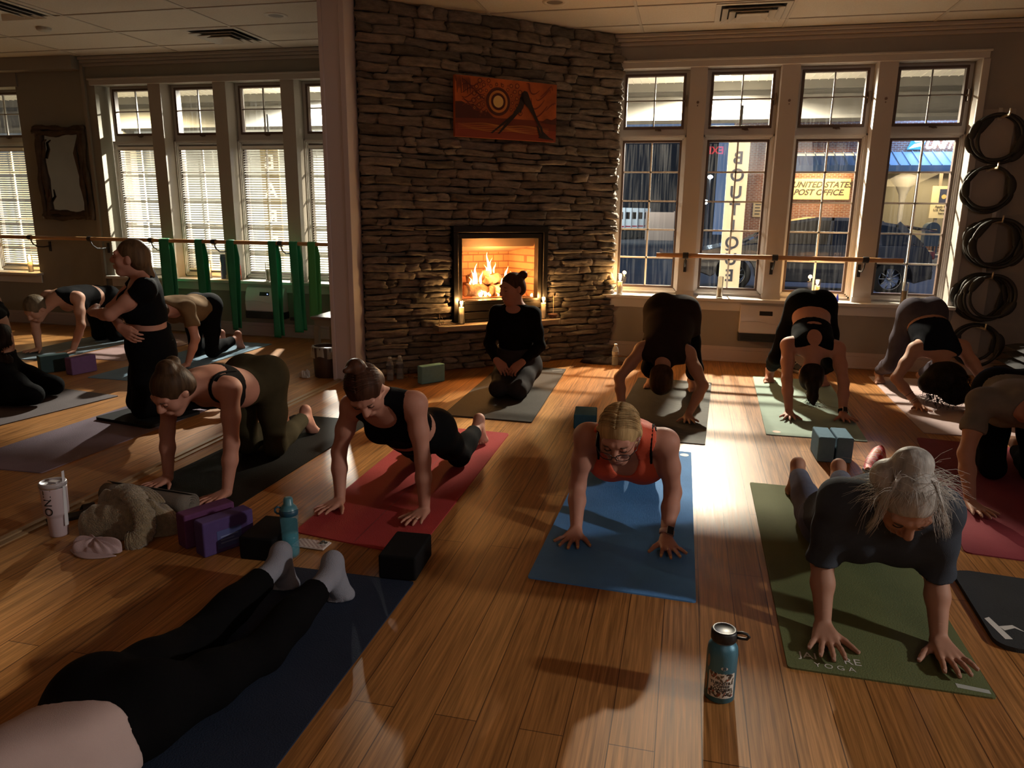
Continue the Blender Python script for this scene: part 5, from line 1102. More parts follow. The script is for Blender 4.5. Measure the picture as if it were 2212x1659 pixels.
# waste basket with liner, tissue, side table and dark basket in the left room
def waste_basket():
    o = (-2.985,5.72,0); t = thing('waste_basket', o, 'dark wooden waste basket with clear bag liner beside the post', 'basket'); Mw = mat('basket_wood', (.055,.028,.014), .6, var=(6,.25,(4,4,1)))
    w = MB(); w.lathe([(.105,.0),(.108,.004),(.125,.26),(.118,.262),(.10,.01),(0,.01)], (0,0,0), 28); w.build('body', Mw, t)
    Ml = bpy.data.materials.new('liner_film'); Ml.use_nodes = True; nt = Ml.node_tree; b = nt.nodes['Principled BSDF']; b.inputs['Base Color'].default_value = (.5,.5,.42,1); b.inputs['Roughness'].default_value = .3; b.inputs['Alpha'].default_value = .6
    w = MB()
    def lf(u, v):
        a = 2*PI*u; r = .124+.008*math.sin(7*a)*v+.004*math.sin(17*a); z = .29-.11*v-.012*math.sin(5*a)*v
        if v < .2: r -= .02*(1-v/.2); z -= .02*(1-v/.2)
        return (r*math.cos(a), r*math.sin(a), z)
    w.grid(lf, 60, 10); w.build('bag_liner', Ml, t)
waste_basket()
cloth = cloth_heap('tissue', (-3.135,5.60,0), .045, .03, .045, mat('tissue_white', (.55,.52,.48), .8), 'crumpled white tissue on the floor by the waste basket', 'tissue', 5, folds=6, fold=.6)
def side_table():
    o = (-3.02,6.12,0); t = thing('side_table', o, 'small grey side table with dark top behind the waste basket', 'table'); Mg = mat('table_grey', (.20,.18,.13), .6)
    w = MB(); w.box(-.22,.14,-.19,.19,.455,.48); w.build('top', mat('table_top', (.13,.09,.075), .22), t, bevel=.004)
    w = MB(); w.box(-.195,.12,-.165,.165,.395,.455); w.build('apron', Mg, t)
    for a, b in ((-.18,-.15),(.10,-.15),(-.18,.15),(.10,.15)): w = MB(); w.box(a-.022,a+.022,b-.022,b+.022,0,.395); w.build('leg', Mg, t)
side_table()
def dark_basket():
    o = (-3.015,6.12,.481); t = thing('storage_basket', o, 'tall dark basket with looped rim standing on the small grey table', 'basket'); Md = mat('basket_dark', (.018,.014,.012), .7, bump=(70,.8,(1,1,3)))
    w = MB(); w.lathe([(0,0),(.075,0),(.08,.01),(.105,.27),(.10,.27),(.075,.012),(0,.012)], (0,0,0), 24); w.build('body', Md, t)
    w = MB(); w.tube([(.108*math.cos(a),.108*math.sin(a),.345+.006*math.sin(3*a)) for a in [2*PI*i/30 for i in range(30)]], .008, 8, True); w.tube([(.112*math.cos(a),.112*math.sin(a),.315) for a in [2*PI*i/30 for i in range(30)]], .005, 8, True)
    for k in range(8): a = 2*PI*k/8; w.tube([(.104*math.cos(a),.104*math.sin(a),.265),(.116*math.cos(a+.1),.116*math.sin(a+.1),.30),(.108*math.cos(a),.108*math.sin(a),.345)], .006, 6)
    w.build('rim', Md, t)
dark_basket()
w = MB(); w.lathe([(0,-.03),(.062,-.03),(.066,0),(.062,.03),(0,.03)], (-3.31,6.42,.067), 24, axis=(.8,-.6,0)); tag(w.build('foam_roller', mat('roller_black', (.03,.028,.022), .8), origin=(-3.31,6.42,.067)), 'small dark round roller on the floor left of the grey table', 'roller')
# bottles on the left sill
o = (-4.925,7.42,SILL); t = thing('juice_bottle', o, 'orange red bottle with blue cap on the left room sill', 'bottle')
w = MB(); w.lathe([(0,0),(.036,0),(.038,.006),(.038,.15),(.03,.175),(.018,.185)], (0,0,0), 24); w.build('body', mat('bottle_orange', (.55,.07,.02), .4), t)
w = MB(); w.lathe([(.019,.183),(.021,.185),(.021,.205),(0,.207)], (0,0,0), 20); w.build('cap', mat('cap_teal', (.05,.22,.26), .4), t); patch(t, 'label', mat('label_pale', (.35,.40,.42), .5), .0384, [[(-.9+.16*i,.018),(-.9+.16*(i+1),.018),(-.9+.16*(i+1),.055),(-.9+.16*i,.055)] for i in range(5)])
o = (-5.135,7.47,SILL); t = thing('blue_flask', o, 'tall slim blue bottle on the left room sill behind a green band', 'bottle')
w = MB(); w.lathe([(0,0),(.031,0),(.033,.005),(.033,.24),(.03,.25)], (0,0,0), 24); w.build('body', mat('flask_blue', (.06,.08,.20), .4), t)
w = MB(); w.lathe([(.029,.248),(.03,.25),(.03,.275),(0,.278)], (0,0,0), 20); w.build('cap', mat('flask_cap', (.10,.12,.2), .4), t)
# tiny bright blue cap on the right sill
w = MB(); w.lathe([(0,0),(.012,0),(.013,.01),(.009,.05),(.006,.055),(.006,.07),(0,.071)], (1.40,7.43,SILL), 16); tag(w.build('small_vial', mat('vial_blue', (.03,.05,.5), .2), origin=(1.40,7.43,SILL)), 'tiny bright blue vial on the sill right of the lit candle', 'vial')
# ================================================================ bodies: smooth blended volumes turned into one continuous surface
f32 = np.float32
class Cap:
    def __init__(s, a, b, ra, rb=None, k=.02):
        s.a = np.array(a, f32); s.b = np.array(b, f32); s.ra = ra; s.rb = ra if rb is None else rb; s.k = k
        r = max(s.ra, s.rb); s.lo = np.minimum(s.a, s.b)-r; s.hi = np.maximum(s.a, s.b)+r
    def d(s, P):
        ba = s.b-s.a; bb = max(float(ba@ba), 1e-9); pa = P-s.a; t = np.clip((pa@ba)/bb, 0, 1)
        q = pa - t[:,None]*ba; return np.sqrt((q*q).sum(1)) - (s.ra+(s.rb-s.ra)*t)
class Ell:
    def __init__(s, c, ax, r, k=.03):
        s.c = np.array(c, f32); s.R = np.array([nrm(x) for x in ax], f32); s.r = np.array(r, f32); s.k = k
        m = float(max(r)); s.lo = s.c-m; s.hi = s.c+m
    def d(s, P):
        q = (P-s.c)@s.R.T/s.r; k0 = np.sqrt((q*q).sum(1)); k1 = np.sqrt(((q/s.r)**2).sum(1)); return k0*(k0-1)/np.maximum(k1, 1e-6)
def smin(a, b, k):
    h = np.clip(.5+.5*(b-a)/k, 0, 1); return b+(a-b)*h-k*h*(1-h)
BIG = f32(.30)
class Chain:
    """prims blended in order; clips = [(point, normal)] keeps the side the normal points away from"""
    def __init__(s, prims, kj=.03, clips=()): s.p = prims; s.kj = kj; s.c = [(np.array(a, f32), np.array(nrm(b), f32)) for a, b in clips]
    def ev(s, P, cen=None, hr=0., bs=1):
        d = np.full(len(P), BIG, f32)
        for p in s.p:
            if cen is None: d = smin(d, p.d(P).astype(f32), p.k); continue
            sel = np.nonzero(p.d(cen) < hr+.05+p.k)[0]
            if not len(sel): continue
            ix = (sel[:,None]*bs+np.arange(bs)).ravel(); d[ix] = smin(d[ix], p.d(P[ix]).astype(f32), p.k)
        for a, n in s.c: d = np.maximum(d, (P-a)@n)
        return d
class Field:
    def __init__(s, chains, off=0., ground=None, subs=(), ksep=.006, keep=None, drop=(), wrinkle=None):
        s.ch = chains; s.off = off; s.g = ground; s.subs = subs; s.ks = ksep; s.keep = keep; s.drop = drop; s.wr = wrinkle
    def ev(s, P, cen=None, hr=0., bs=1, region=True):
        T = s.ch[0].ev(P, cen, hr, bs); f = T
        for c in s.ch[1:]:
            l = c.ev(P, cen, hr, bs); m = smin(T, l, c.kj) if c.kj > 0 else np.minimum(T, l)
            f = smin(f, m, s.ks) if f is not T else m
        f = f - f32(s.off)
        if s.wr:
            a, sc = s.wr; f = f + f32(a)*(np.sin(P[:,0]*sc+1.7*np.sin(P[:,2]*sc*.6))*np.sin(P[:,1]*sc*.8+P[:,2]*sc*.9)).astype(f32)
        for p in s.subs: f = np.maximum(f, -p.d(P)) if hasattr(p, 'd') else np.maximum(f, (P-np.array(p[0],f32))@np.array(nrm(p[1]),f32))
        if s.g is not None: f = np.maximum(f, f32(s.g)-P[:,2])
        if region:
            if s.keep is not None: f = np.maximum(f, np.sqrt(((P-s.keep[0])**2).sum(1))-f32(s.keep[1]))
            for c, r in s.drop: f = np.maximum(f, f32(r)-np.sqrt(((P-c)**2).sum(1)))
        return f.astype(f32)
    def bounds(s):
        lo = np.min([p.lo for c in s.ch for p in c.p], 0); hi = np.max([p.hi for c in s.ch for p in c.p], 0)
        if s.keep is not None: lo = np.maximum(lo, s.keep[0]-s.keep[1]); hi = np.minimum(hi, s.keep[0]+s.keep[1])
        return lo-.02-s.off, hi+.02+s.off
def polygonize(F, vox):
    lo, hi = F.bounds(); B = 8; n = np.ceil((hi-lo)/(vox*B)).astype(int)+1; hr = vox*B*.87
    gi = np.stack(np.meshgrid(*[np.arange(k) for k in n], indexing='ij'), -1).reshape(-1,3)
    cen = (lo+(gi+.5)*B*vox-.5*vox).astype(f32)
    fc = F.ev(cen)
    act = np.nonzero(np.abs(fc) < hr*1.6+.012)[0]
    G = np.repeat(np.repeat(np.repeat(fc.reshape(n), B, 0), B, 1), B, 2)
    loc = np.stack(np.meshgrid(*[np.arange(B)]*3, indexing='ij'), -1).reshape(-1,3)
    for s0 in range(0, len(act), 3000):
        a = act[s0:s0+3000]; idx = (gi[a][:,None,:]*B+loc[None]).reshape(-1,3); P = (lo+idx*vox).astype(f32)
        G[idx[:,0],idx[:,1],idx[:,2]] = F.ev(P, cen[a], hr, B**3)
    G[0]=G[-1]=.1; G[:,0]=G[:,-1]=.1; G[:,:,0]=G[:,:,-1]=.1
    ins = G < 0; X, Y, Z = G.shape
    cnt = np.zeros((X-1,Y-1,Z-1), np.int8); C8 = [(i,j,k) for i in (0,1) for j in (0,1) for k in (0,1)]
    for i,j,k in C8: cnt += ins[i:X-1+i, j:Y-1+j, k:Z-1+k]
    cells = np.argwhere((cnt > 0) & (cnt < 8))
    if not len(cells): return np.zeros((0,3)), np.zeros((0,4),int)
    vals = np.stack([G[cells[:,0]+i,cells[:,1]+j,cells[:,2]+k] for i,j,k in C8], 1)
    acc = np.zeros((len(cells),3)); num = np.zeros(len(cells)); off = np.array(C8, float)
    for a in range(8):
        for b in range(a+1,8):
            if abs(off[a]-off[b]).sum() != 1: continue
            va, vb = vals[:,a], vals[:,b]; cr = (va < 0) != (vb < 0); t = np.where(cr, va/np.where(cr, va-vb, 1), 0)
            acc += np.where(cr[:,None], off[a]+t[:,None]*(off[b]-off[a]), 0); num += cr
    verts = lo + (cells + acc/num[:,None])*vox
    ID = np.full((X-1,Y-1,Z-1), -1, np.int32); ID[cells[:,0],cells[:,1],cells[:,2]] = np.arange(len(cells))
    Q = []
    for ax in range(3):
        sl0 = [slice(None)]*3; sl1 = [slice(None)]*3; sl0[ax] = slice(0,-1); sl1[ax] = slice(1,None)
        A, Bn = ins[tuple(sl0)], ins[tuple(sl1)]; e = np.argwhere(A != Bn)
        u, v = (ax+1)%3, (ax+2)%3; e = e[(e[:,u] > 0) & (e[:,v] > 0) & (e[:,u] < G.shape[u]-1) & (e[:,v] < G.shape[v]-1)]
        def at(du, dv):
            q = e.copy(); q[:,u] -= du; q[:,v] -= dv; return ID[q[:,0],q[:,1],q[:,2]]
        q4 = np.stack([at(1,1), at(0,1), at(0,0), at(1,0)], 1); fl = ~A[e[:,0],e[:,1],e[:,2]]; q4[fl] = q4[fl][:,::-1]; Q.append(q4)
    Q = np.concatenate(Q); Q = Q[(Q >= 0).all(1)]
    # one light relaxation along the surface
    s = np.zeros_like(verts); c = np.zeros(len(verts))
    for a, b in ((0,1),(1,2),(2,3),(3,0)):
        np.add.at(s, Q[:,a], verts[Q[:,b]]); np.add.at(c, Q[:,a], 1); np.add.at(s, Q[:,b], verts[Q[:,a]]); np.add.at(c, Q[:,b], 1)
    ok = c > 0; verts[ok] = .55*verts[ok]+.45*s[ok]/c[ok][:,None]
    return verts, Q
def merge(parts):
    vs, qs, b = [], [], 0
    for v, q in parts: vs.append(v); qs.append(q+b); b += len(v)
    return np.concatenate(vs), np.concatenate(qs)

def ik(a, c, l1, l2, pole):
    a, c, pole = np.array(a,float), np.array(c,float), np.array(pole,float); d = c-a; L = np.linalg.norm(d)
    if L > (l1+l2)*.999: k = L/(l1+l2)*1.001; l1, l2 = l1*k, l2*k
    x = (l1*l1-l2*l2+L*L)/(2*L); h = math.sqrt(max(l1*l1-x*x, 0)); dn = d/L; p = pole-dn*(pole@dn); return a+dn*x+nrm(p)*h
def hand(wr, f, u, side, s=1., curl=0., spread=1., thumb=1., tip_z=None):
    """palm and five separate fingers. f: finger direction, u: back-of-hand normal, side: towards the thumb"""
    wr = np.array(wr,float); f = nrm(f); u = nrm(np.array(u)-f*(np.array(u)@f)); l = nrm(np.array(side)-f*(np.array(side)@f)-u*(np.array(side)@u)); P = []; tips = []
    kn = [(.088,.031),(.094,.0105),(.089,-.010),(.079,-.029)]; ln = [.072,.081,.075,.058]; sp_ = [13,3,-8,-21]
    for (a, b) in kn: P.append(Cap(wr+f*.008*s+l*b*.45*s, wr+(f*a+l*b)*s-u*.004*s, .0165*s, .0115*s, .012))
    P.append(Cap(wr+f*.02*s+l*.014*s-u*.004*s, wr+f*.05*s+l*.026*s-u*.004*s, .015*s, .012*s, .012))
    c = math.radians(curl)
    for (a, b), L, g in zip(kn, ln, sp_):
        g = math.radians(g)*spread; d0 = f*math.cos(g)+l*math.sin(g); p = wr+(f*a+l*b)*s-u*.004*s; ang = .10+c*.55 if curl else -.10
        for i, q in enumerate((.46,.30,.24)):
            dd = d0*math.cos(ang)-u*math.sin(ang); e = p+dd*L*q*s; r0 = (.0092,.0084,.0076)[i]*s; r1 = (.0084,.0076,.0066)[i]*s; P.append(Cap(p, e, r0, r1, .0035)); p = e; ang += (c*.9 if curl else .17)
        tips.append((p, dd, u))
    tg = math.radians(48)*thumb; d0 = f*math.cos(tg)+l*math.sin(tg)-u*.12; p = wr+f*.026*s+l*.022*s-u*.006*s; e = p+d0*.045*s; P.append(Cap(p, e, .0145*s, .0105*s, .010))
    d1 = nrm(f*math.cos(tg-.25-.5*c)+l*math.sin(tg-.25-.5*c)-u*(.10+.4*c)); e2 = e+d1*.030*s; P.append(Cap(e, e2, .0102*s, .0088*s, .004)); e3 = e2+d1*.022*s; P.append(Cap(e2, e3, .0086*s, .0070*s, .003)); tips.append((e3, d1, u))
    return P, tips
def foot(an, f, u, s=1., toe=None):
    """f: heel-to-ball direction, u: upwards out of the instep, toe: direction of the toes"""
    an = np.array(an,float); f = nrm(f); u = nrm(np.array(u)-f*(np.array(u)@f)); l = np.cross(f, u); toe = nrm(toe) if toe is not None else f
    hl = an-u*.042*s-f*.032*s; bl = an-u*.050*s+f*.115*s; P = [Ell(hl, (f,l,u), (.036*s,.030*s,.034*s), .02), Cap(an, hl, .033*s, .028*s, .02), Cap(hl, bl+l*.018*s, .026*s, .021*s, .02), Cap(hl, bl-l*.018*s, .026*s, .021*s, .02), Cap(an+f*.01*s, bl+u*.008*s, .031*s, .022*s, .025), Cap(bl-l*.026*s, bl+l*.024*s, .021*s, .02*s, .015)]
    for i in range(5):
        b = bl+l*(.030-.0155*i)*s+f*(.008-.004*i)*s-u*.004*s; L = (.052,.044,.040,.035,.029)[i]*s; r = (.0125,.0095,.009,.0085,.008)[i]*s
        m = b+toe*L*.55+u*.003*s; P.append(Cap(b, m, r, r*.95, .006)); P.append(Cap(m, b+toe*L, r*.95, r*.85, .003))
    return P
X_, Y_, Z_ = V(1,0,0), V(0,1,0), V(0,0,1)
PEOPLE = {}
class Person:
    """joints in world space. A = the limb further left in the photograph's view, B = the other"""
    def __init__(s, name_lab, base, skin, pel, chest, head, hf, lat=X_, clat=None, s_=1., bend=(0,0,0), hips=1., waist=1., bust=1., chestw=1., wr=None, el=None, kn=None, an=None, hand_=None, feet=None, armk=1., handk=1., ground=MT+.0006, vox=.006, armlen=.53, hu=None, shw=.168, headvox=None, neckb=None):
        s.base = np.array(base,float); s.sc = s_; S = s_; s.g = ground; s.vox = vox; s.skin = skin; s.hv = headvox or vox*.62
        s.pel = pel = np.array(pel,float); s.ch_ = chest = np.array(chest,float); s.H = head = np.array(head,float)
        up = nrm(chest-pel); lat = nrm(np.array(lat)-up*(np.array(lat)@up)); fr = np.cross(lat, up); cl = nrm(np.array(clat)) if clat is not None else lat; cl = nrm(cl-up*(cl@up)); cf = np.cross(cl, up)
        s.up, s.lat, s.fr, s.cl, s.cf = up, lat, fr, cl, cf
        mid = pel*.52+chest*.48+np.array(bend); w1 = pel*.72+chest*.28+np.array(bend)*.7
        hipA, hipB = pel-lat*.088*S*hips-up*.02*S, pel+lat*.088*S*hips-up*.02*S
        s.shA, s.shB = chest-cl*shw*S, chest+cl*shw*S
        T = [Ell(pel, (lat,fr,up), (.160*S*hips,.108*S*hips,.125*S), .05)]
        for q in (-1,1): T.append(Ell(pel-fr*.045*S+lat*.072*q*S*hips-up*.035*S, (lat,fr,up), (.088*S*hips,.082*S*hips,.10*S), .045))
        T += [Ell(w1, (lat,fr,up), (.138*S*waist,.098*S*waist,.13*S), .06), Ell(mid, (nrm(lat+cl),nrm(fr+cf),up), (.122*S*waist,.090*S*waist,.14*S), .06), Ell(chest-up*.13*S, (cl,cf,up), (.140*S*chestw,.102*S*chestw,.17*S), .06), Ell(chest-up*.035*S, (cl,cf,up), (.150*S*chestw,.080*S,.085*S), .05),
              Cap(s.shA+cl*.03*S, s.shB-cl*.03*S, .047*S, .047*S, .045)]
        s.br = []
        for q in (-1,1):
            e = Ell(chest-up*.135*S+cf*(.075+.012*(bust-1))*S+cl*.070*q*S, (cl,cf,up), (.066*S*bust,.060*S*bust,.066*S*bust), .035); T.append(e); s.br.append(e)
        hf = nrm(hf); hu = nrm(hu) if hu is not None else nrm(Z_-hf*(Z_@hf)); hu = nrm(hu-hf*(hu@hf)); hl = np.cross(hf, hu); s.hf, s.hu, s.hl = hf, hu, hl
        nb = chest+up*.045*S-cf*.012*S if neckb is None else np.array(neckb,float); ne = head-hu*.055*S-hf*.022*S
        T += [Cap(nb, ne, .054*S, .050*S, .035)]
        for q, sh in ((-1,s.shA),(1,s.shB)): T.append(Cap(nb+(ne-nb)*.25, sh-cl*q*.03*S+up*.012*S, .036*S, .036*S, .04))
        s.nb, s.ne = nb, ne
        # head: skull, face, jaw, nose, lips, brows, ears
        Hd = [Ell(head+hu*.022*S-hf*.012*S, (hl,hf,hu), (.074*S,.092*S,.088*S), .02), Ell(head-hu*.030*S+hf*.026*S, (hl,hf,hu), (.058*S,.062*S,.085*S), .03), Cap(head-hu*.094*S+hf*.058*S-hl*.012*S, head-hu*.094*S+hf*.058*S+hl*.012*S, .022*S, .022*S, .03)]
        for q in (-1,1):
            Hd += [Ell(head-hu*.030*S+hf*.058*S+hl*q*.036*S, (hl,hf,hu), (.026*S,.022*S,.024*S), .025), Cap(head+hf*.086*S+hu*.022*S+hl*q*.012*S, head+hf*.074*S+hu*.024*S+hl*q*.046*S, .011*S, .009*S, .012), Ell(head-hu*.008*S-hf*.008*S+hl*q*.074*S, (hl,hf,hu), (.0085*S,.016*S,.028*S), .005)]
        Hd += [Cap(head+hu*.012*S+hf*.088*S, head-hu*.026*S+hf*.112*S, .0085*S, .0120*S, .012), Ell(head-hu*.033*S+hf*.099*S, (hl,hf,hu), (.0175*S,.013*S,.010*S), .008), Ell(head-hu*.059*S+hf*.090*S, (hl,hf,hu), (.025*S,.012*S,.0075*S), .006), Ell(head-hu*.071*S+hf*.087*S, (hl,hf,hu), (.022*S,.012*S,.008*S), .006)]
        s.sock = [Ell(head+hu*.001*S+hf*.096*S+hl*q*.031*S, (hl,hf,hu), (.0185*S,.013*S,.0115*S)) for q in (-1,1)]
        s.T, s.Hd = T, Hd
        s.arms, s.legs, s.tips, s.wr, s.el, s.kn, s.an = {}, {}, {}, {}, {}, {}, {}
        for k, sh in (('A',s.shA),('B',s.shB)):
            w = np.array(wr[k],float); q = -1 if k == 'A' else 1
            e = el[k] if el and k in el else cl*q*.5-fr*.9-Z_*.2
            e = np.array(e[1],float) if isinstance(e, tuple) and e[0] == 'at' else ik(sh, w, .28*S*armk, .25*S*armk, e)
            s.wr[k], s.el[k] = w, e; up_ = [Ell(sh-cl*0, (cl,cf,up), (.053*S,.052*S,.053*S), .03), Cap(sh, sh+(e-sh)*.5, .050*S, .043*S, .03), Cap(sh+(e-sh)*.5, e, .043*S, .036*S, .03)]
            fo = [Cap(e, e+(w-e)*.35, .037*S, .037*S, .02), Cap(e+(w-e)*.35, w, .037*S, .0245*S, .02)]
            hd = hand_[k]; hp, tp = hand(w, s=S*.98*handk, **hd); s.arms[k] = (up_, fo, hp); s.tips[k] = tp
        for k, hp_ in (('A',hipA),('B',hipB)):
            n_, a_ = np.array(kn[k],float), np.array(an[k],float); s.kn[k], s.an[k] = n_, a_
            th = [Cap(hp_, hp_+(n_-hp_)*.5, .090*S*hips, .072*S, .05), Cap(hp_+(n_-hp_)*.5, n_, .072*S, .054*S, .04)]
            v = nrm(a_-n_); bk = nrm(np.cross(np.cross(v, hp_-n_), v)) if np.linalg.norm(np.cross(v, nrm(hp_-n_))) > .15 else -fr
            sh_ = [Cap(n_, n_+(a_-n_)*.4, .052*S, .049*S, .03), Cap(n_+(a_-n_)*.4, a_, .049*S, .031*S, .03), Ell(n_+(a_-n_)*.32+bk*.014*S, (v,bk,np.cross(v,bk)), (.11*S,.046*S,.047*S), .03)]
            s.legs[k] = (th, sh_, foot(a_, s=S, **feet[k]))
        s.root = thing('person', tuple(s.base), name_lab, 'person'); PEOPLE[name_lab] = s
        s.body()
    def chains(s):
        C = [Chain(s.T+s.Hd)]
        for k in 'AB': C.append(Chain(sum(s.arms[k], []), .035))
        for k in 'AB': C.append(Chain(sum(s.legs[k], []), .05))
        return C
    def body(s):
        C = s.chains(); reg = [(s.H.astype(f32), .15*s.sc)]
        for k in 'AB': w = s.wr[k]; t = np.mean([p[0] for p in s.tips[k]], 0); c = ((w*.45+t*.55)).astype(f32); reg.append((c, .115*s.sc))
        parts = [polygonize(Field(C, ground=s.g, subs=s.sock, drop=[(c, r-.022) for c, r in reg]), s.vox)]
        for i, (c, r) in enumerate(reg): parts.append(polygonize(Field(C, ground=s.g, subs=s.sock, keep=(c, r)), s.hv if i == 0 else min(s.vox*.7, .0055)))
        v, q = merge(parts); s.bodyobj = np_mesh('body', v-s.base, q, s.skin, s.root)
    def part(s, name, chains, m, off=.005, subs=(), vox=None, ksep=.006, wr=None, parent=None, drop=(), lab=None):
        v, q = polygonize(Field(chains, off=off, ground=s.g+(.0004), subs=subs, ksep=ksep, wrinkle=wr, drop=drop), vox or s.vox)
        if not len(v): return None
        o = np_mesh(name, v-s.base, q, m, parent or s.root)
        if lab: o['label'] = lab
        return o
    # garments -------------------------------------------------------
    def leggings(s, m, waist=.30, cuff=.93, off=.004, wr=None, name='leggings', ksep=.004):
        """waist: share of the way from pelvis to chest; cuff: share of the shin covered"""
        C = [Chain(s.T, clips=[(s.pel*(1-waist)+s.ch_*waist, s.up)])]
        for k in 'AB':
            th, sh_, ft = s.legs[k]; v = nrm(s.an[k]-s.kn[k]); c = s.kn[k]+(s.an[k]-s.kn[k])*cuff
            C.append(Chain(th+[Cap(s.kn[k], c+v*.03, *(( .052*s.sc, .036*s.sc)), .03)]+sh_[:2]+sh_[2:], .05, clips=[(c, v)]))
        # the leg chains must not be cut by the waist, so cut only above it
        C[0].c = [(s.pel*(1-waist)+s.ch_*waist, s.up)] and [(np.array(s.pel*(1-waist)+s.ch_*waist, f32), np.array(s.up, f32))]
        return s.part(name, C, m, off, wr=wr, ksep=ksep, subs=())
    def top(s, m, lo=.30, neck=.07, sleeve=0., off=.006, subs=(), wr=None, name='top', nclip=None, armhole=.062):
        """lo: hem as a share pelvis->chest; sleeve 0 none, 1 to the elbow, 2 to the wrist"""
        clips = [(s.pel*(1-lo)+s.ch_*lo, -s.up), (s.nb+nrm(s.ne-s.nb)*neck*s.sc-nrm(s.ne-s.nb)*.05, nrm(s.ne-s.nb))] + (nclip or [])
        C = [Chain(s.T, clips=clips)]; sb = list(subs)
        for k, sh in (('A',s.shA),('B',s.shB)):
            u, f_, h = s.arms[k]; e, w = s.el[k], s.wr[k]
            if sleeve <= 0: sb.append(Ell(sh+(s.cl*(-1 if k=='A' else 1))*.022*s.sc-s.up*.008, (s.cl,s.cf,s.up), (armhole*s.sc,.20,.105*s.sc)))
            elif sleeve <= 1: c = sh+(e-sh)*sleeve; C.append(Chain(u+([f_[0]] if sleeve > .85 else []), .035, clips=[(c, nrm(e-sh))]))
            else: c = e+(w-e)*(sleeve-1); C.append(Chain(u+f_, .035, clips=[(c, nrm(w-e))]))
        return s.part(name, C, m, off, subs=sb, wr=wr, ksep=.004)
    def eyes(s, closed=True):
        S = s.sc; T = [-1+.25*i for i in range(9)]
        for q in (-1,1):
            w = MB(); w.sphere(s.H+s.hu*.001*S+s.hf*.079*S+s.hl*q*.031*S-s.base, .0125*S, 16); w.build('eyelid' if closed else 'eyeball', s.skin if closed else mat('eye_white', (.45,.40,.36), .3), s.root)
            if not closed:
                w = MB(); c = s.H+s.hu*-.001*S+s.hf*.0918*S+s.hl*q*.031*S-s.base; w.lathe([(.0060*S,0),(.0050*S,.0009*S),(0,.0012*S)], c-s.hf*.0006, 16, axis=s.hf); w.build('iris', mat('iris_dark', (.03,.025,.02), .2), s.root)
            w = MB(); w.tube([s.H+s.hf*(.0955-.010*abs(t)**2)*S+s.hu*(.0235-.004*t*t)*S+s.hl*q*(.031+.018*t)*S-s.base for t in T], [.0012,.0022,.0026,.0027,.0026,.0024,.002,.0015,.0008], 6); w.build('eyebrow', mat('brow_brown', (.06,.035,.02), .8), s.root)
            w = MB(); dz = -.0055 if closed else .0085; w.tube([s.H+s.hf*(.0925-.007*t*t)*S+s.hu*(dz-(-.003 if closed else .006)*t*t)*S+s.hl*q*(.031+.016*t)*S-s.base for t in T], .0017, 6); w.build('eyelash', mat('lash_dark', (.015,.01,.008), .8), s.root)
        for nm, z, r in (('upper_lip',.0595,.0042),('lower_lip',.0705,.0050)): w = MB(); w.tube([s.H+s.hf*(.1005-.012*t*t)*S-s.hu*(z-.002*(1-t*t))*S+s.hl*.023*t*S-s.base for t in [-1+.2*i for i in range(11)]], [r*S*max(.15,max(0,1-t*t)**.5) for t in [-1+.2*i for i in range(11)]], 8, flat=.8); w.build(nm, mat('lip_rose', (.30,.10,.085), .5), s.root)
    def hair(s, m, extra=(), face=1., off=0., strands=None, back=0., name='hair', subs=(), low=.0):
        S = s.sc; H = s.H; P = [Ell(H+s.hu*.026*S-s.hf*.017*S, (s.hl,s.hf,s.hu), ((.082+off)*S,(.098+off)*S,(.094+off)*S), .015), Ell(H-s.hu*(.02+low)*S-s.hf*.055*S, (s.hl,s.hf,s.hu), ((.074+off)*S,(.055+off)*S,.06*S), .03)]
        P += [p for p in extra]
        cut = Ell(H-s.hu*.052*S+s.hf*.088*S*face, (s.hl,s.hf,s.hu), (.075*S,.085*S,.105*S))
        ear = [Ell(H-s.hu*.035*S+s.hf*.01*S+s.hl*q*.09*S, (s.hl,s.hf,s.hu), (.035*S,.045*S,.045*S)) for q in (-1,1)]
        o = s.part(name, [Chain(P[:2]), Chain(P[2:], .012)] if len(P) > 2 else [Chain(P)], m, .0, subs=[cut]+ear+list(subs), vox=s.hv)
        return o
    def surf(s, o, d, off=.004):
        """point on the skin met when leaving o along d"""
        d = nrm(d); t = np.linspace(0, .4, 201); P = (np.array(o)+d*t[:,None]).astype(f32); f = Field(s.chains()).ev(P); i = np.nonzero(f > off)[0]
        return np.array(o)+d*t[i[0] if len(i) else 0]
    def strap(s, x, q, w, m, z0=-.06, a0=-20, a1=205, lean=0., name='bra_strap'):
        W = MB(); pts = []
        for k in range(26):
            a = math.radians(a0+(a1-a0)*k/25); o = s.ch_+s.cl*q*(x+lean*max(0,math.sin(a)))*s.sc+s.up*z0; pts.append(s.surf(o, s.cf*math.cos(a)+s.up*math.sin(a), .003)-s.base)
        pts = [sum(pts[max(0,i-1):i+2])/len(pts[max(0,i-1):i+2]) for i in range(len(pts))]
        W.tube(pts, w, 8, flat=.6); W.build(name, m, s.root)
    def scalp(s, f, th, lift=.003):
        k = math.sqrt(max(.05, 1-((f+.017)/.106)**2)); return s.H+(s.hu*(.026+(.096+lift)*k*math.cos(th))+s.hl*(.084+lift)*k*math.sin(th)+s.hf*f)*s.sc
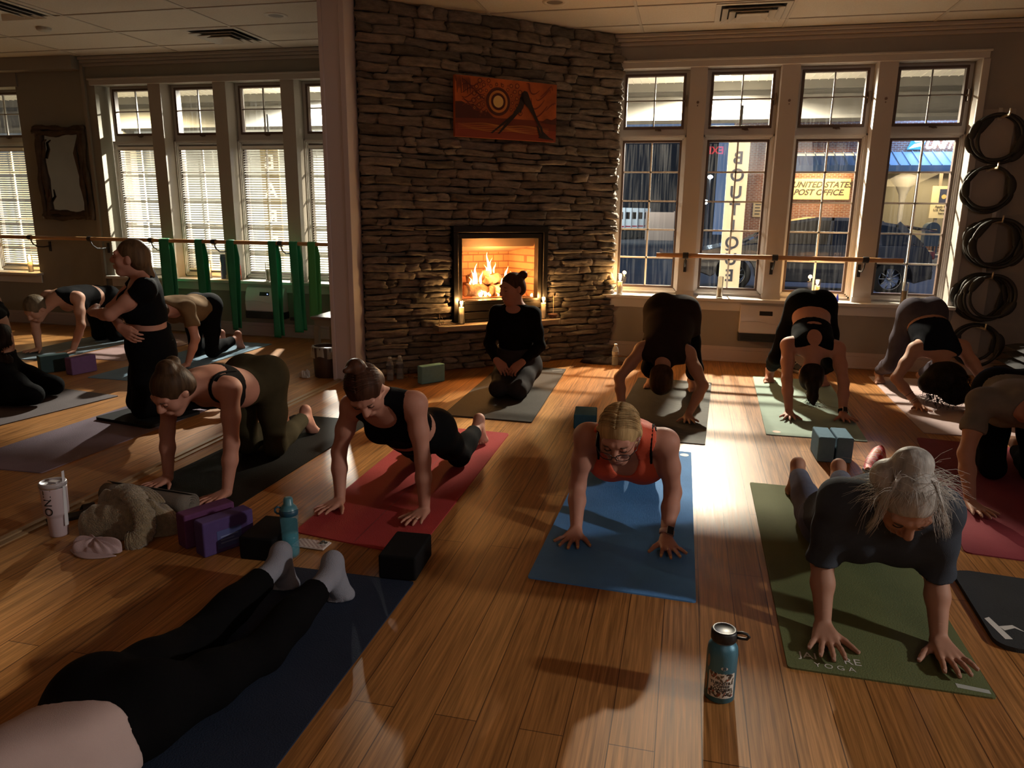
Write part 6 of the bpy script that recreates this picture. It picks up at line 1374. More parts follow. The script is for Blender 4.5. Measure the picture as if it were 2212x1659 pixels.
    def combed(s, n, m, seed, r=.0014, back=.05, t1=1.45):
        rn = random.Random(seed); pa = []
        for i in range(n):
            f0, sg = rn.uniform(-.085,.062), rn.choice((-1,1)); l = rn.uniform(.001,.006); e = rn.uniform(.8,1.05)*t1; pa.append([s.scalp(f0-back*(j/9)**1.3*(1 if f0 > -.04 else .4), sg*e*j/9, l) for j in range(10)])
        s.strand_mesh(pa, r, m)
    def strand_mesh(s, paths, r, m, name='loose_hair', n=4):
        w = MB()
        for p in paths: w.tube([np.maximum(np.array(q,float), (-99,-99,s.g+.004))-s.base for q in p], [r*(1-.75*i/max(1,len(p)-1)) for i in range(len(p))], n)
        return w.build(name, m, s.root)
    def nails(s, m):
        for k in 'AB':
            for (p, d, u) in s.tips[k]:
                w = MB(); c = p+u*.0052*s.sc+d*.001-s.base; l = np.cross(d, u); w.add([c+d*.0075*math.cos(a)+l*.0052*math.sin(a)+u*.0012 for a in [2*PI*i/12 for i in range(12)]]+[c+u*.0024+d*.001], [(i,(i+1)%12,12) for i in range(12)], True); w.build('fingernail', m, s.root)
def hair_mat(name, c, c2=None, sc=60, rough=.42):
    if name in MATS: return MATS[name]
    m = mat(name, c, max(rough,.5), spec=.07, bump=(sc,.30,(1,1,.12)), var=(sc*.7,.40,(1,1,.10))); return m
M_skinA = mat('skin_fair', (.46,.235,.155), .62, spec=.3, var=(14,.06)); M_skinB = mat('skin_rosy', (.42,.195,.135), .62, spec=.3, var=(14,.06)); M_skinC = mat('skin_tan', (.37,.19,.125), .62, spec=.3, var=(14,.06))
def cloth(name, c, rg=.9): return mat(name, c, rg, spec=.07, bump=(420,.25), var=(18,.10))
C_black = cloth('cloth_black', (.0035,.0032,.0036)); C_black2 = cloth('cloth_black_soft', (.005,.0042,.0042)); C_navy = cloth('cloth_navy', (.006,.007,.012))
# ================================================================ the class
DN = -Z_
def palm_floor(ang, side, curl=0., spread=1.2, thumb=1.1): return dict(f=(math.sin(math.radians(ang)), -math.cos(math.radians(ang)), 0), u=Z_, side=side, curl=curl, spread=spread, thumb=thumb)
WZ = MT+.026                                           # wrist height over a mat
# ---- teacher on her heels before the fire
p = Person('person in a black long sleeved top kneeling on a mat before the fireplace', (-1.29,5.45,MT+.003), M_skinB, (-1.285,5.70,.215), (-1.295,5.63,.625), (-1.315,5.605,.835), (-.62,-.76,-.16), lat=(1,-.08,0), s_=1.0, bend=(0,-.02,0), waist=.92, bust=.95, shw=.150, chestw=.94,
  wr=dict(A=(-1.395,5.435,.285), B=(-1.185,5.435,.285)), el=dict(A=('at',(-1.50,5.615,.385)), B=('at',(-1.085,5.60,.385))), hand_=dict(A=dict(f=(.66,-.35,-.55),u=(.2,-.75,.6),side=(.3,.2,.8),curl=38,spread=.35,thumb=.5), B=dict(f=(-.66,-.35,-.55),u=(-.2,-.75,.6),side=(-.3,.2,.8),curl=38,spread=.35,thumb=.5)),
  kn=dict(A=(-1.355,5.335,.085), B=(-1.195,5.335,.085)), an=dict(A=(-1.36,5.70,.055), B=(-1.20,5.70,.055)), feet=dict(A=dict(f=(0,.98,-.2),u=(0,-.2,-.98)), B=dict(f=(0,.98,-.2),u=(0,-.2,-.98))), ground=.0096, vox=.0065, headvox=.0034)
p.leggings(cloth('cloth_charcoal', (.035,.033,.035)), waist=.32, cuff=.95, off=.008, ksep=.07); p.top(C_black2, lo=.02, sleeve=1.93, neck=.080, off=.007, wr=(.0025,34), subs=[Ell(p.nb+p.cf*.055+p.up*.012, (p.cl,p.cf,p.up), (.062,.07,.032))]); p.eyes()
hm = hair_mat('hair_brown', (.060,.030,.016))
p.hair(hm, [Ell(p.H+V(.078,.035,.100), (X_,Y_,Z_), (.036,.036,.034), .01)]); p.strand_mesh([[p.H+V(.085,.03,.10), p.H+V(.125+.004*j,.03,.085+.012*j), p.H+V(.15+.006*j,.02,.10+.016*j)] for j in range(5)], .0016, hm)
# ---- woman in the orange tank, blue mat
p = Person('person with blond hair and glasses in an orange tank top on the blue mat', (-.21,3.05,MT), M_skinB, (-.205,3.62,.235), (-.215,3.175,.432), (-.232,3.005,.505), (-.08,-.84,-.53), s_=1.03, hips=1.05, waist=1.05, bust=1.55, chestw=1.04, bend=(0,0,-.03), armk=.86,
  wr=dict(A=(-.405,3.035,WZ), B=(-.012,3.050,WZ)), el=dict(A=(-.22,.9,.1), B=(.22,.9,.1)), hand_=dict(A=palm_floor(-8,X_,spread=1.4), B=palm_floor(14,-X_,spread=1.4)),
  kn=dict(A=(-.30,3.99,.07), B=(-.15,3.99,.07)), an=dict(A=(-.30,4.36,.05), B=(-.17,4.36,.05)), feet=dict(A=dict(f=(0,.96,-.2),u=(0,-.2,-.98)), B=dict(f=(0,.96,-.2),u=(0,-.2,-.98))), vox=.0058, headvox=.0032, shw=.172, neckb=(-.215,3.125,.490))
p.leggings(C_black, waist=.3, cuff=.95)
Mo = mat('tank_orange', (.62,.085,.035), .75, bump=(420,.25), var=(18,.06))
nk = Ell(p.ch_-p.up*.02+p.cf*.088, (p.cl,p.cf,p.up), (.062,.088,.115))
p.top(Mo, lo=.22, off=.009, subs=[nk], neck=.075, armhole=.088, name='tank_top')
p.top(C_black, lo=.50, off=.004, subs=[Ell(p.ch_-p.up*.02+p.cf*.03, (p.cl,p.cf,p.up), (.10,.088,.12))], neck=.02, name='sports_bra', armhole=.066)
for q in (-1,1): p.strap(.112, q, .0075, C_black, a0=12)
p.eyes(); p.nails(mat('nail_gold', (.55,.33,.12), .35))
hb = hair_mat('hair_blond', (.40,.26,.12)); S = p.sc
p.hair(hb, [Ell(p.H-p.hu*.03*S-p.hf*.04*S+p.hl*.0, (p.hl,p.hf,p.hu), (.088*S,.068*S,.062*S), .02), Cap(p.H+p.hl*.085+p.hu*.01-p.hf*.01, p.H+p.hl*.104-p.hu*.062+p.hf*.005, .017, .008, .012), Cap(p.H-p.hl*.083+p.hu*.02, p.H-p.hl*.094-p.hu*.045, .016, .009, .012)], off=.002)
p.combed(160, hb, 1)
def glasses():
    r = thing('eyeglasses', tuple(p.H+p.hf*.11), 'dark rimmed eyeglasses worn by the blond woman', 'glasses'); o = p.H+p.hf*.11; Mg = mat('rim_dark', (.03,.018,.018), .3); w = MB(); off = p.hf*.004+p.hu*-.010
    for q in (-1,1):
        pts = []
        for i in range(28): a = 2*PI*i/28; ca, sa = math.cos(a), math.sin(a); pts.append(p.H+off+p.hf*(.118-.010*((ca*.028+.034)/.05)**2)*S+p.hl*q*(.035+.027*abs(ca)**.75*np.sign(ca))*S+p.hu*(.0-.0185*abs(sa)**.8*np.sign(sa))*S-o)
        w.tube(pts, .0019, 8, True)
    w.tube([p.H+off+p.hf*.121*S+p.hl*x*S+p.hu*(.006-x*x*8)*S-o for x in (-.009,-.004,0,.004,.009)], .002, 8); w.build('rims', Mg, r); w = MB()
    for q in (-1,1): w.tube([p.H+off+p.hf*.105*S+p.hl*q*.062*S+p.hu*.006*S-o, p.H+off+p.hf*.07*S+p.hl*q*.083*S+p.hu*.008*S-o, p.H+off-p.hf*.0*S+p.hl*q*.090*S+p.hu*.012*S-o], .0018, 6)
    w.build('temples', Mg, r); w = MB()
    for q in (-1,1): w.add([p.H+off+p.hf*(.117-.006*((math.cos(a)*.026+.034)/.05)**2)*S+p.hl*q*(.035+.026*math.cos(a))*S+p.hu*(-.017*math.sin(a))*S-o for a in [2*PI*i/20 for i in range(20)]], [tuple(range(20))])
    w.build('lenses', glass('lens_clear', gl=.05), r)
glasses()
def watch(p, k, m_strap, lab, face_u, flip=1):
    w_, e = p.wr[k], p.el[k]; ax = nrm(w_-e); c = w_-ax*.028; r = .0275*p.sc; t = thing('smart_watch', tuple(c), lab, 'watch'); x = nrm(np.array(face_u)-ax*(np.array(face_u)@ax)); y = np.cross(ax, x); w = MB()
    n = 28; vs = []
    for i in range(n):
        a = 2*PI*i/n
        for h, rr in ((-.010,r+.002),(.010,r+.002),(.010,r+.0042),(-.010,r+.0042)): vs.append(ax*h+(x*math.cos(a)+y*math.sin(a))*rr)
    w.add(vs, [(4*i+j, 4*((i+1)%n)+j, 4*((i+1)%n)+(j+1)%4, 4*i+(j+1)%4) for i in range(n) for j in range(4)], True); w.build('strap', m_strap, t)
    w = MB(); w.obox(x*(r+.007), ax, y, x, .0195, .0165, .0045); w.build('case', mat('watch_case', (.35,.30,.29), .3, metal=.8), t, bevel=.005, seg=3)
    w = MB(); w.obox(x*(r+.0118), ax, y, x, .017, .014, .0006); w.build('screen', mat('watch_screen', (.004,.004,.006), .08), t)
    return t
watch(p, 'B', mat('strap_pink', (.50,.30,.26), .6), 'smart watch with pink strap on the blond woman, over the blue mat', (.35,-.9,.3))
# ---- woman in the black tank, red mat
p = Person('brown haired person in a black tank top pressing up on the red mat', (-1.36,3.08,MT), M_skinB, (-1.30,3.47,.29), (-1.352,3.125,.52), (-1.392,3.02,.615), (.18,-.60,-.78), s_=1.0, bend=(.01,0,-.05), hips=1.02, lat=(1,.06,.06), bust=1.1, armk=.95, clat=(1,-.03,.10),
  wr=dict(A=(-1.575,3.085,WZ), B=(-1.135,3.075,WZ)), el=dict(A=(-.6,.6,.2), B=(.8,.4,.2)), hand_=dict(A=palm_floor(-14,X_,spread=.8), B=palm_floor(-6,-X_,spread=.8)),
  kn=dict(A=(-1.42,3.78,.07), B=(-1.185,3.78,.07)), an=dict(A=(-1.44,4.13,.12), B=(-1.175,4.13,.135)), feet=dict(A=dict(f=(0,.2,-1),u=(0,-1,-.2),toe=(0,-.85,-.3)), B=dict(f=(.02,.22,-1),u=(0,-1,-.22),toe=(.05,-.85,-.3))), vox=.006, headvox=.0036, hu=(-.05,-.78,.62))
p.leggings(C_black, waist=.30, cuff=.80); nk = Ell(p.ch_+p.up*.02+p.cf*.06, (p.cl,p.cf,p.up), (.085,.09,.075)); p.top(C_black, lo=.42, off=.007, subs=[nk], neck=.05, armhole=.062, name='tank_top'); p.eyes()
hm2 = hair_mat('hair_chestnut', (.055,.022,.012)); p.hair(hm2, [Ell(p.H+p.hu*.115-p.hf*.06, (p.hl,p.hf,p.hu), (.045,.04,.045), .02), Cap(p.H+p.hu*.13-p.hf*.05, p.H+p.hu*.165-p.hf*.02+p.hl*.025, .025, .012, .015)], face=.97, off=.004)
p.combed(130, hm2, 3)
o = p.tips['B'][2][0]; rr = p.tips['B'][2]; c = o-rr[1]*.040+rr[2]*.001; w = MB(); x, y = frame_of(rr[1]); w.tube([c+(x*math.cos(a)+y*math.sin(a))*.0098 for a in [2*PI*i/20 for i in range(20)]], .0014, 6, True); tag(w.build('finger_ring', mat('ring_silver', (.7,.65,.6), .2, metal=1), origin=tuple(c)), 'thin silver ring on a finger of the woman on the red mat', 'ring')
# ---- grey haired woman, green mat
p = Person('person with wispy grey hair in a dark tee on the olive green mat', (.72,2.52,MT), M_skinC, (.715,2.99,.205), (.722,2.565,.462), (.735,2.44,.535), (.02,-.64,-.77), s_=1.03, hips=1.04, waist=1.15, chestw=1.08, bust=1.45, bend=(0,0,-.02), hu=(-.02,-.77,.64), armk=.86, handk=1.1,
  wr=dict(A=(.540,2.475,WZ), B=(.905,2.480,WZ)), el=dict(A=(-.12,.9,.1), B=(.15,.9,.1)), hand_=dict(A=palm_floor(-4,X_,spread=1.0), B=palm_floor(6,-X_,spread=1.0)),
  kn=dict(A=(.625,3.38,.085), B=(.81,3.40,.085)), an=dict(A=(.62,3.77,.135), B=(.82,3.80,.135)), feet=dict(A=dict(f=(0,.12,-1),u=(0,-1,-.12),toe=(0,-.9,-.25)), B=dict(f=(0,.12,-1),u=(0,-1,-.12),toe=(0,-.9,-.25))), vox=.006, headvox=.004, shw=.155)
p.leggings(cloth('cloth_slate', (.105,.115,.165)), waist=.3, cuff=.92); p.top(cloth('cloth_bluegrey', (.045,.052,.066)), lo=.05, sleeve=.92, off=.017, neck=.06, wr=(.004,26), name='tee_shirt'); p.eyes(); p.nails(mat('nail_plain', (.42,.25,.19), .35))
hg = hair_mat('hair_silver', (.33,.31,.285)); S = p.sc
p.hair(hg, [Ell(p.H+p.hu*.095-p.hf*.085, (p.hl,p.hf,p.hu), (.062,.055,.050), .02), Ell(p.H+p.hu*.04-p.hf*.06+p.hl*.06, (p.hl,p.hf,p.hu), (.055,.055,.06), .02)], off=.002, face=1.02)
rn = random.Random(8); pa = []
for i in range(700):
    a = rn.uniform(0,2*PI); t = rn.uniform(0,1); c = p.H+p.hu*.02-p.hf*.02; d = nrm(p.hl*math.cos(a)+p.hu*math.sin(a)*.9+p.hf*rn.uniform(-.7,.35)); L = rn.uniform(.025,.06) if i % 5 else rn.uniform(.05,.085)
    b = c+d*.088; g = nrm(rn.gauss(0,1)*p.hl+rn.gauss(0,.6)*p.hu+rn.gauss(0,.6)*p.hf+V(.1,-.1,-.35)); pa.append([b, b+(d*.55+g*.5)*L*.4, b+(d*.6+g*.9)*L*.75, b+(d*.5+g*1.3)*L+DN*.012])
for i in range(420):
    a = rn.uniform(-1.75,1.75); t0 = p.H+p.hu*.10-p.hf*.075; q0 = rn.uniform(.006,.018); e = rn.uniform(.75,1.); pa.append([p.H+p.hu*(.02+(.088+q0)*math.cos(a*u_)*math.cos((1-u_)*.9))+p.hl*(.080+q0)*math.sin(a*u_)*(.25+.75*u_)+p.hf*(-.085+(.085+.075*math.cos(a))*u_**1.1) for u_ in [e*j/7 for j in range(8)]])
for i in range(120):
    a = rn.choice((-1,1))*rn.uniform(.9,2.2); x = math.sin(a); b = p.H+p.hu*(.02+.10*math.cos(a)*.9)+p.hl*x*.09-p.hf*.03*rn.random()+p.hf*.03; pa.append([p.H+p.hu*.10-p.hf*.085+p.hl*.02*rn.gauss(0,1), (p.H+p.hu*.115-p.hf*.02+p.hl*x*.06), b+p.hf*.02+p.hu*.012, b+p.hf*.065+p.hu*rn.uniform(-.03,.01)+p.hl*x*.014, b+p.hf*.085-p.hu*rn.uniform(.03,.07)+p.hl*x*.03])
p.strand_mesh(pa, .0009, mat('hair_wisp', (.50,.47,.43), .4))
w = MB(); w.tube([p.H+p.hu*.075-p.hf*.08+(p.hl*math.cos(a)+p.hf*math.sin(a))*.036+p.hu*.0-p.base for a in [2*PI*i/24 for i in range(24)]], .008, 8, True); w.build('hair_tie', C_black, p.root)
w = MB(); w.sphere(p.H-p.hu*.044-p.hf*.006+p.hl*.083-p.base, .0055, 12); w.sphere(p.H-p.hu*.044-p.hf*.006-p.hl*.083-p.base, .0055, 12); w.build('earrings', mat('pearl', (.7,.72,.66), .15), p.root)
# ---- woman on all fours, black mat
p = Person('person in a strappy bra on hands and knees on the black mat', (-2.36,3.3,MT), M_skinB, (-2.35,3.62,.475), (-2.355,3.16,.535), (-2.385,2.985,.555), (-.25,-.72,-.64), s_=1.0, bend=(0,0,-.05), hips=1.05, armk=.98,
  wr=dict(A=(-2.580,3.135,WZ), B=(-2.165,3.035,WZ)), el=dict(A=(-.6,.5,.2), B=(.7,.4,.2)), hand_=dict(A=palm_floor(-6,X_), B=palm_floor(-10,-X_,spread=.7)),
  kn=dict(A=(-2.45,3.66,.07), B=(-2.265,3.66,.07)), an=dict(A=(-2.46,4.05,.10), B=(-2.30,4.06,.125)), feet=dict(A=dict(f=(0,.25,-1),u=(0,-1,-.25),toe=(0,-.85,-.3)), B=dict(f=(.12,.25,-1),u=(0,-1,-.25),toe=(.1,.75,-.3))), vox=.006, headvox=.004, hu=(-.1,-.62,.75))
p.leggings(cloth('cloth_olive', (.040,.032,.016)), waist=.34, cuff=.93)
p.top(C_black2, lo=.62, off=.005, subs=[Ell(p.ch_-p.up*.02-p.cf*.02, (p.cl,p.cf,p.up), (.115,.20,.112))], neck=.02, armhole=.055, name='sports_bra')
for q in (-1,1): p.strap(.105, q, .0095, C_black2, a1=230)
p.eyes()
p.hair(hair_mat('hair_dark', (.050,.026,.013)), [Ell(p.H+p.hu*.105-p.hf*.05, (p.hl,p.hf,p.hu), (.048,.046,.042), .015), Ell(p.H+p.hu*.075-p.hf*.10+p.hl*.03, (p.hl,p.hf,p.hu), (.04,.04,.035), .02)], off=.004)
# ---- three in downward dog
def dog(lab, base, skin, pel, chest, head, wA, wB, aA, aB, s_=1., hf=(0,.95,-.25), kA=None, kB=None, **kw):
    hA, hB = V(*pel)-V(.09,0,.02), V(*pel)+V(.09,0,-.02)
    kn = dict(A=kA if kA is not None else ik(hA, aA, .40*s_, .40*s_, (0,-.6,.3)), B=kB if kB is not None else ik(hB, aB, .40*s_, .40*s_, (0,-.6,.3)))
    kw.setdefault('feet', dict(A=dict(f=(-.12,-.97,-.30),u=(0,-.30,.95),toe=(-.1,-1,0)), B=dict(f=(.12,-.97,-.30),u=(0,-.30,.95),toe=(.1,-1,0))))
    return Person(lab, base, skin, pel, chest, head, hf, s_=s_, wr=dict(A=wA, B=wB), el=dict(A=(-.8,.2,.5), B=(.8,.2,.5)), hand_=dict(A=palm_floor(-10,X_), B=palm_floor(10,-X_)), kn=kn, an=dict(A=aA, B=aB), hu=(0,-.25,-.97), **kw)
p = dog('person in a plain dark sleeveless dress folded in downward dog on the grey mat', (-.1,5.6,MT), M_skinC, (-.09,5.80,.645), (-.115,5.43,.425), (-.125,5.335,.245), (-.385,5.16,WZ), (.075,5.13,WZ), (-.225,6.12,.098), (.105,6.10,.098), hips=1.12, waist=1.2, chestw=1.1, vox=.007, headvox=.0055)
p.leggings(C_black, waist=.2, cuff=.6)
C = [Chain(p.T, clips=[(p.pel*(-.22)+p.ch_*1.22, p.up)])]
for k in 'AB': C.append(Chain([p.legs[k][0][0]], .06, clips=[(p.pel-V(0,0,.13)-p.up*.02, DN)]))
p.part('dress', C, cloth('cloth_umber', (.022,.014,.012)), .016, subs=[Ell(sh+p.cl*q*.03, (p.cl,p.cf,p.up), (.058,.2,.09)) for sh, q in ((p.shA,-1),(p.shB,1))], wr=(.004,22)); p.hair(hair_mat('hair_dark', (.04,.024,.013)), [Ell(p.H-p.hf*.08+p.hu*.02, (p.hl,p.hf,p.hu), (.06,.05,.06), .02)], off=.006, low=.02)
p = dog('person in a black sports bra in downward dog on the mint mat', (.98,5.9,MT), M_skinB, (.985,6.22,.69), (.962,5.82,.45), (.958,5.735,.255), (.785,5.42,WZ), (1.152,5.46,WZ), (.77,6.63,.098), (1.19,6.63,.098), s_=1.03, hips=1.04, waist=.92, vox=.007, headvox=.0055)
p.leggings(C_black, waist=.22, cuff=.72)
C = [Chain(p.T, clips=[(p.pel*.47+p.ch_*.53, -p.up), (p.ch_+p.up*.055, p.up)])]; bk = p.ch_-p.cf*.11
p.part('sports_bra', C, C_black, .006, subs=[Ell(sh+p.cl*q*.022, (p.cl,p.cf,p.up), (.055,.2,.10)) for sh, q in ((p.shA,-1),(p.shB,1))]+[Ell(bk+p.up*.005, (p.cl,p.cf,p.up), (.056,.06,.085)), Ell(bk-p.up*.155, (p.cl,p.cf,p.up), (.052,.06,.013))])
hd_ = hair_mat('hair_black', (.018,.011,.008)); c0 = p.H-p.hf*.085; p.hair(hd_, [Cap(c0, c0+V(0,-.03,-.07), .034, .045, .012), Cap(c0+V(0,-.03,-.07), c0+V(.005,-.06,-.16), .045, .036, .02), Cap(c0+V(.005,-.06,-.16), c0+V(.008,-.10,-.205), .036, .012, .02)], off=.003)
rn = random.Random(4); p.strand_mesh([[c0+V(rn.gauss(0,.012),-.02,-.05), c0+V(rn.gauss(0,.022),-.05,-.14), c0+V(rn.gauss(0,.035),-.09,-.195), c0+V(rn.gauss(0,.05),-.13+rn.gauss(0,.02),-.218)] for _ in range(60)], .0018, hd_)
watch(p, 'B', C_black, 'dark smart watch on the wrist of the woman in the sports bra', (.2,-.8,.5))
p = dog('person with big curly hair in downward dog on the pale pink mat', (1.88,6.2,MT), M_skinC, (1.865,6.45,.64), (1.918,6.14,.435), (1.925,6.02,.25), (1.765,5.92,WZ), (2.12,5.92,WZ), (1.705,6.86,.098), (2.05,6.86,.098), hips=1.02, vox=.007, headvox=.0055)
p.leggings(cloth('cloth_violetgrey', (.065,.058,.075)), waist=.30, cuff=.95); p.top(C_navy, lo=.40, off=.008, neck=.06, wr=(.003,24), name='vest')
hc = hair_mat('hair_curl', (.012,.008,.006), sc=40); p.hair(hc, [Ell(p.H+V(.02,-.03,-.02), (X_,Y_,Z_), (.15,.125,.135), .02), Ell(p.H+V(.09,-.06,-.11), (X_,Y_,Z_), (.10,.10,.10), .02), Ell(p.H+V(-.08,-.03,-.06), (X_,Y_,Z_), (.08,.09,.08), .02)], face=1.1)
rn = random.Random(12); pa = []
for i in range(320):
    d = nrm(V(rn.gauss(0,1), rn.gauss(-.6,.8), rn.gauss(-.2,.9))); b = p.H+V(.03,-.035,-.05)+d*V(.15,.125,.135); L = rn.uniform(.04,.085); q0 = rn.uniform(0,6.28); x, y = frame_of(d); pa.append([b+(d*.5+DN*.5)*L*t+(x*math.cos(q0+9*t)+y*math.sin(q0+9*t))*.010 for t in [j/9 for j in range(10)]])
p.strand_mesh(pa, .0024, hc, name='curls')
w_, e = p.wr['A'], p.el['A']; ax = nrm(w_-e); x, y = frame_of(ax)
for j, (hh, cc) in enumerate(((.035,(.30,.20,.12)),(.05,(.34,.28,.20)),(.10,(.02,.015,.015)))):
    w = MB(); c = w_-ax*hh; w.tube([c+(x*math.cos(a)+y*math.sin(a))*(.030+.004*(j==2)) for a in [2*PI*i/24 for i in range(24)]], .004 if j < 2 else .002, 6, True); tag(w.build('bracelet', mat('bracelet%d' % j, cc, .5), origin=tuple(c)), ['beaded tan bracelet nearest the hand of the curly haired person','pale woven bracelet above the beaded one on the curly haired person','thin black cord bracelet up the forearm of the curly haired person'][j], 'bracelet', 'bracelets of the curly haired person')
# ---- right edge, grey tee
p = Person('person in a grey tee on the plum mat at the right edge', (1.62,4.05,MT), M_skinC, (1.80,4.46,.475), (1.665,4.02,.515), (1.715,3.83,.505), (.05,-.86,-.5), lat=(.97,.24,0), s_=1.0, hips=1.08, bend=(0,0,-.04),
  wr=dict(A=(1.450,3.855,WZ), B=(1.86,3.80,WZ)), el=dict(A=(-.7,.4,.2), B=(.7,.4,.2)), hand_=dict(A=palm_floor(6,X_,spread=.9,thumb=1.2), B=palm_floor(8,-X_)), kn=dict(A=(1.72,4.36,.07), B=(1.92,4.36,.07)), an=dict(A=(1.78,4.75,.07), B=(1.99,4.75,.07)), feet=dict(A=dict(f=(.1,.95,-.2),u=(0,-.2,-1)), B=dict(f=(.1,.95,-.2),u=(0,-.2,-1))), vox=.0065)
p.leggings(C_black, waist=.32, cuff=.95); p.top(cloth('cloth_ash', (.16,.145,.125)), lo=.18, sleeve=.55, off=.011, neck=.06, wr=(.004,24), name='tee_shirt'); p.eyes(); p.hair(hair_mat('hair_dark', (.04,.024,.013)), off=.004)
# ---- foreground left, grey socks
p = Person('person in black leggings and grey socks lying prone in the foreground', (-1.3,1.5,MT), M_skinB, (-1.40,1.40,.112), (-1.36,.95,.165), (-1.35,.73,.19), (0,-.75,-.65), s_=1.0, hips=1.02, waist=1.05, bend=(0,0,-.02),
  wr=dict(A=(-1.56,.88,WZ), B=(-1.12,.88,WZ)), el=dict(A=(-.5,.8,.5), B=(.5,.8,.5)), hand_=dict(A=palm_floor(0,X_), B=palm_floor(0,-X_)), kn=dict(A=(-1.45,1.84,.062), B=(-1.215,1.82,.062)), an=dict(A=(-1.415,2.24,.12), B=(-1.185,2.21,.125)), feet=dict(A=dict(f=(0,.15,-1),u=(0,-1,-.15),toe=(0,-.9,-.25)), B=dict(f=(.1,.15,-1),u=(0,-1,-.15),toe=(0,-.9,-.25))), vox=.0065)
p.leggings(C_black, waist=.38, cuff=.78, off=.006); p.top(mat('shirt_blush', (.46,.34,.31), .85, bump=(420,.2), var=(8,.05)), lo=.34, sleeve=.8, off=.026, neck=.06, wr=(.010,19), name='loose_shirt'); p.hair(hair_mat('hair_brown', (.06,.03,.016)))
for k in 'AB':
    v = nrm(p.an[k]-p.kn[k]); c = p.kn[k]+(p.an[k]-p.kn[k])*.74; p.part('sock', [Chain(p.legs[k][1]+p.legs[k][2], clips=[(c, -v)])], mat('sock_grey', (.22,.22,.26), .9, bump=(300,.4)), .005)
# ---- left room: kneeling upright with crossed arms
p = Person('person kneeling upright with crossed arms in a black tee, in the left room', (-3.5,4.2,.03), M_skinB, (-3.50,4.20,.505), (-3.475,4.175,.925), (-3.50,4.115,1.095), (-.93,-.36,.10), lat=(.62,-.78,0), clat=(.66,-.75,-.06), s_=1.03, hips=1.08, waist=1.05, bust=1.25,
  wr=dict(A=(-3.50,3.955,.665), B=(-3.775,4.045,.735)), el=dict(A=('at',(-3.80,4.235,.735)), B=('at',(-3.545,3.93,.745))), hand_=dict(A=dict(f=(.8,-.15,-.5),u=(-.3,-.9,.1),side=(.2,.1,.9),curl=25,spread=.4,thumb=.6), B=dict(f=(-.7,.6,.25),u=(-.3,-.5,.8),side=(.1,-.3,.9),curl=25,spread=.4,thumb=.6)),
  kn=dict(A=(-3.64,4.20,.105), B=(-3.49,4.07,.105)), an=dict(A=(-3.36,4.50,.10), B=(-3.22,4.36,.10)), feet=dict(A=dict(f=(.70,.66,-.2),u=(-.14,-.14,-.98)), B=dict(f=(.7,.66,-.2),u=(-.14,-.14,-.98))), ground=.0275, vox=.0075, headvox=.0048)
C = [Chain(p.T, clips=[(p.pel*.76+p.ch_*.24, p.up)])]
for k in 'AB': C.append(Chain(p.legs[k][0]+p.legs[k][1], .07, clips=[(p.kn[k]+(p.an[k]-p.kn[k])*.97, nrm(p.an[k]-p.kn[k]))]))
p.part('wide_trousers', C, C_black, .016, wr=(.004,18), ksep=.05)
p.top(C_black, lo=.43, sleeve=.30, off=.011, subs=[Ell(p.ch_+p.up*.03+p.cf*.09, (p.cl,p.cf,p.up), (.072,.085,.135))], neck=.06, wr=(.004,20), name='tee_shirt'); p.eyes()
hq = hair_mat('hair_honey', (.085,.048,.024)); p.hair(hq, [Cap(p.H-p.hf*.09-p.hu*.03, p.H-p.hf*.115-p.hu*.10, .034, .028, .015), Cap(p.H-p.hf*.115-p.hu*.10, p.H-p.hf*.10-p.hu*.20, .03, .014, .015)])
# ---- left room: tan top
p = Person('person in a tan top on hands and knees on the steel blue mat', (-4.5,5.9,MT), M_skinB, (-4.52,6.17,.485), (-4.50,5.72,.535), (-4.50,5.53,.51), (0,-.8,-.6), s_=1.0, hips=1.08, bend=(0,0,-.03),
  wr=dict(A=(-4.68,5.66,WZ), B=(-4.335,5.66,WZ)), hand_=dict(A=palm_floor(0,X_), B=palm_floor(0,-X_)), kn=dict(A=(-4.62,6.17,.07), B=(-4.40,6.12,.07)), an=dict(A=(-4.66,6.62,.11), B=(-4.42,6.55,.12)), feet=dict(A=dict(f=(0,.2,-1),u=(0,-1,-.2),toe=(0,-.85,-.3)), B=dict(f=(0,.2,-1),u=(0,-1,-.2),toe=(0,-.85,-.3))), vox=.0085)
p.leggings(C_black, waist=.25, cuff=.80); p.top(cloth('cloth_tan', (.16,.095,.045)), lo=.18, sleeve=.55, off=.014, wr=(.007,20), neck=.06, name='tee_shirt'); p.hair(hair_mat('hair_dark', (.04,.024,.013)))
# ---- left room: black racerback
p = Person('person in a black racerback top on hands and knees behind the standing blocks', (-6.0,6.1,MT), M_skinC, (-6.05,6.60,.46), (-6.03,6.10,.53), (-6.20,5.93,.43), (-.15,-.75,-.65), s_=1.05, hips=1.05, waist=1.1, bend=(0,0,.02),
  wr=dict(A=(-6.195,5.90,WZ), B=(-5.815,5.92,WZ)), hand_=dict(A=palm_floor(0,X_), B=palm_floor(0,-X_)), kn=dict(A=(-6.14,6.62,.07), B=(-5.95,6.62,.07)), an=dict(A=(-6.14,7.0,.08), B=(-5.95,7.0,.08)), feet=dict(A=dict(f=(0,.95,-.2),u=(0,-.2,-1)), B=dict(f=(0,.95,-.2),u=(0,-.2,-1))), vox=.0085)
p.leggings(C_black, waist=.25, cuff=.9); p.top(C_black, lo=.36, off=.006, neck=.03, armhole=.07, name='racerback_top'); p.hair(hair_mat('hair_ashen', (.09,.065,.04)), off=.006)
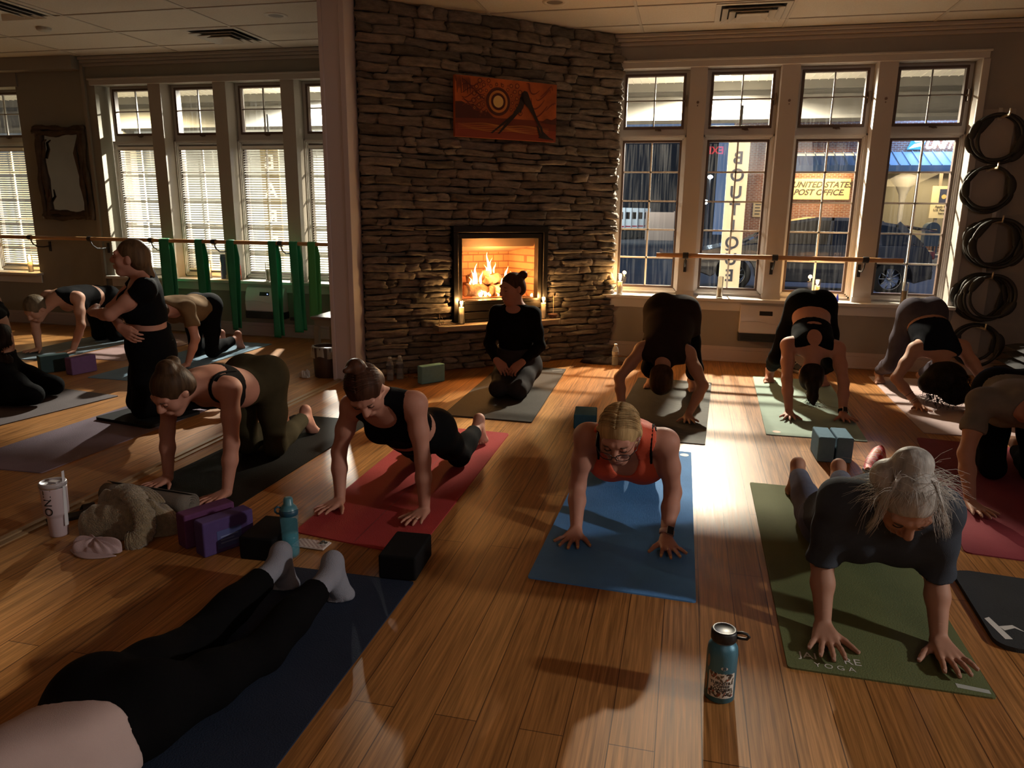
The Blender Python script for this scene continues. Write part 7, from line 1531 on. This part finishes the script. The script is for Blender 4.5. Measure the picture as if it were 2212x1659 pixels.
# ---- left edge: dark clothed, mostly out of view
p = Person('person in dark clothes bending down on the taupe mat at the left edge', (-4.72,4.2,MT), M_skinC, (-4.93,4.32,.235), (-4.93,4.33,.62), (-4.86,4.30,.47), (.35,-.2,-.9), lat=(.55,-.83,0), s_=1.0,
  wr=dict(A=(-5.32,4.62,1.02), B=(-4.72,4.05,WZ+.01)), el=dict(A=(-.2,.4,-.5), B=(.6,-.3,.2)), hand_=dict(A=dict(f=(-.6,.4,.8),u=(0,1,0),side=X_,curl=20,spread=.5,thumb=.7), B=palm_floor(20,-X_)), kn=dict(A=(-4.62,4.48,.09), B=(-4.52,4.20,.09)), an=dict(A=(-4.93,4.52,.06), B=(-4.82,4.12,.06)), feet=dict(A=dict(f=(-.95,.1,-.2),u=(.2,0,-1)), B=dict(f=(-.95,.1,-.2),u=(.2,0,-1))), vox=.0085, hu=(.5,-.6,-.6), neckb=(-4.92,4.32,.60))
p.leggings(C_black, waist=.3, cuff=.97, off=.012); p.top(C_black, lo=.05, off=.010, neck=.05, sleeve=.3, name='top'); c0 = p.H; p.hair(hair_mat('hair_black', (.018,.011,.008)), [Cap(c0, c0+V(.03,-.02,-.16), .09, .06, .02), Cap(c0+V(.03,-.02,-.16), c0+V(.05,-.03,-.30), .06, .02, .02)], off=.006)
# ================================================================ light
def bulb(name, loc, e, c, r): return lamp(name, 'POINT', loc, e, c, r)
def down(n, l, e, c): return lamp(n, 'SPOT', l, e, c, .06, (l[0],l[1],0), math.radians(166), .25)
down('porch_bulb', (.29,9.35,2.94), 560, (1,.88,.68))
down('porch_bulb_left', (-5.0,9.35,2.94), 460, (1,.95,.82))
down('porch_bulb_far_left', (-8.2,9.0,2.94), 160, (1,.80,.45))
bulb('porch_bulb_right', (6.4,1.75,2.80), 125, (1,.94,.86), .14)
lamp('room_fill', 'AREA', (1.6,-1.9,2.95), 5.0, (1,.84,.70), 1.6, (0,2.5,0))  # added fill light under the ceiling behind the camera, no fixture there
lamp('left_fill', 'AREA', (-5.5,-1.8,2.95), .6, (1,.88,.72), 1.2, (-5,3,0))  # faint fill light added for the left room, likewise without a fixture
w = bpy.data.worlds.new('night'); SC.world = w; w.use_nodes = True; b = w.node_tree.nodes['Background']; b.inputs[0].default_value = (.05,.075,.13,1); b.inputs[1].default_value = .35
SC.view_settings.view_transform = 'Standard'; SC.view_settings.look = 'None'; SC.view_settings.gamma = 1; SC.view_settings.use_curve_mapping = False; SC.view_settings.exposure = 2.6
SC.cycles.max_bounces = 7; SC.cycles.transparent_max_bounces = 24; SC.cycles.caustics_reflective = False; SC.cycles.caustics_refractive = False
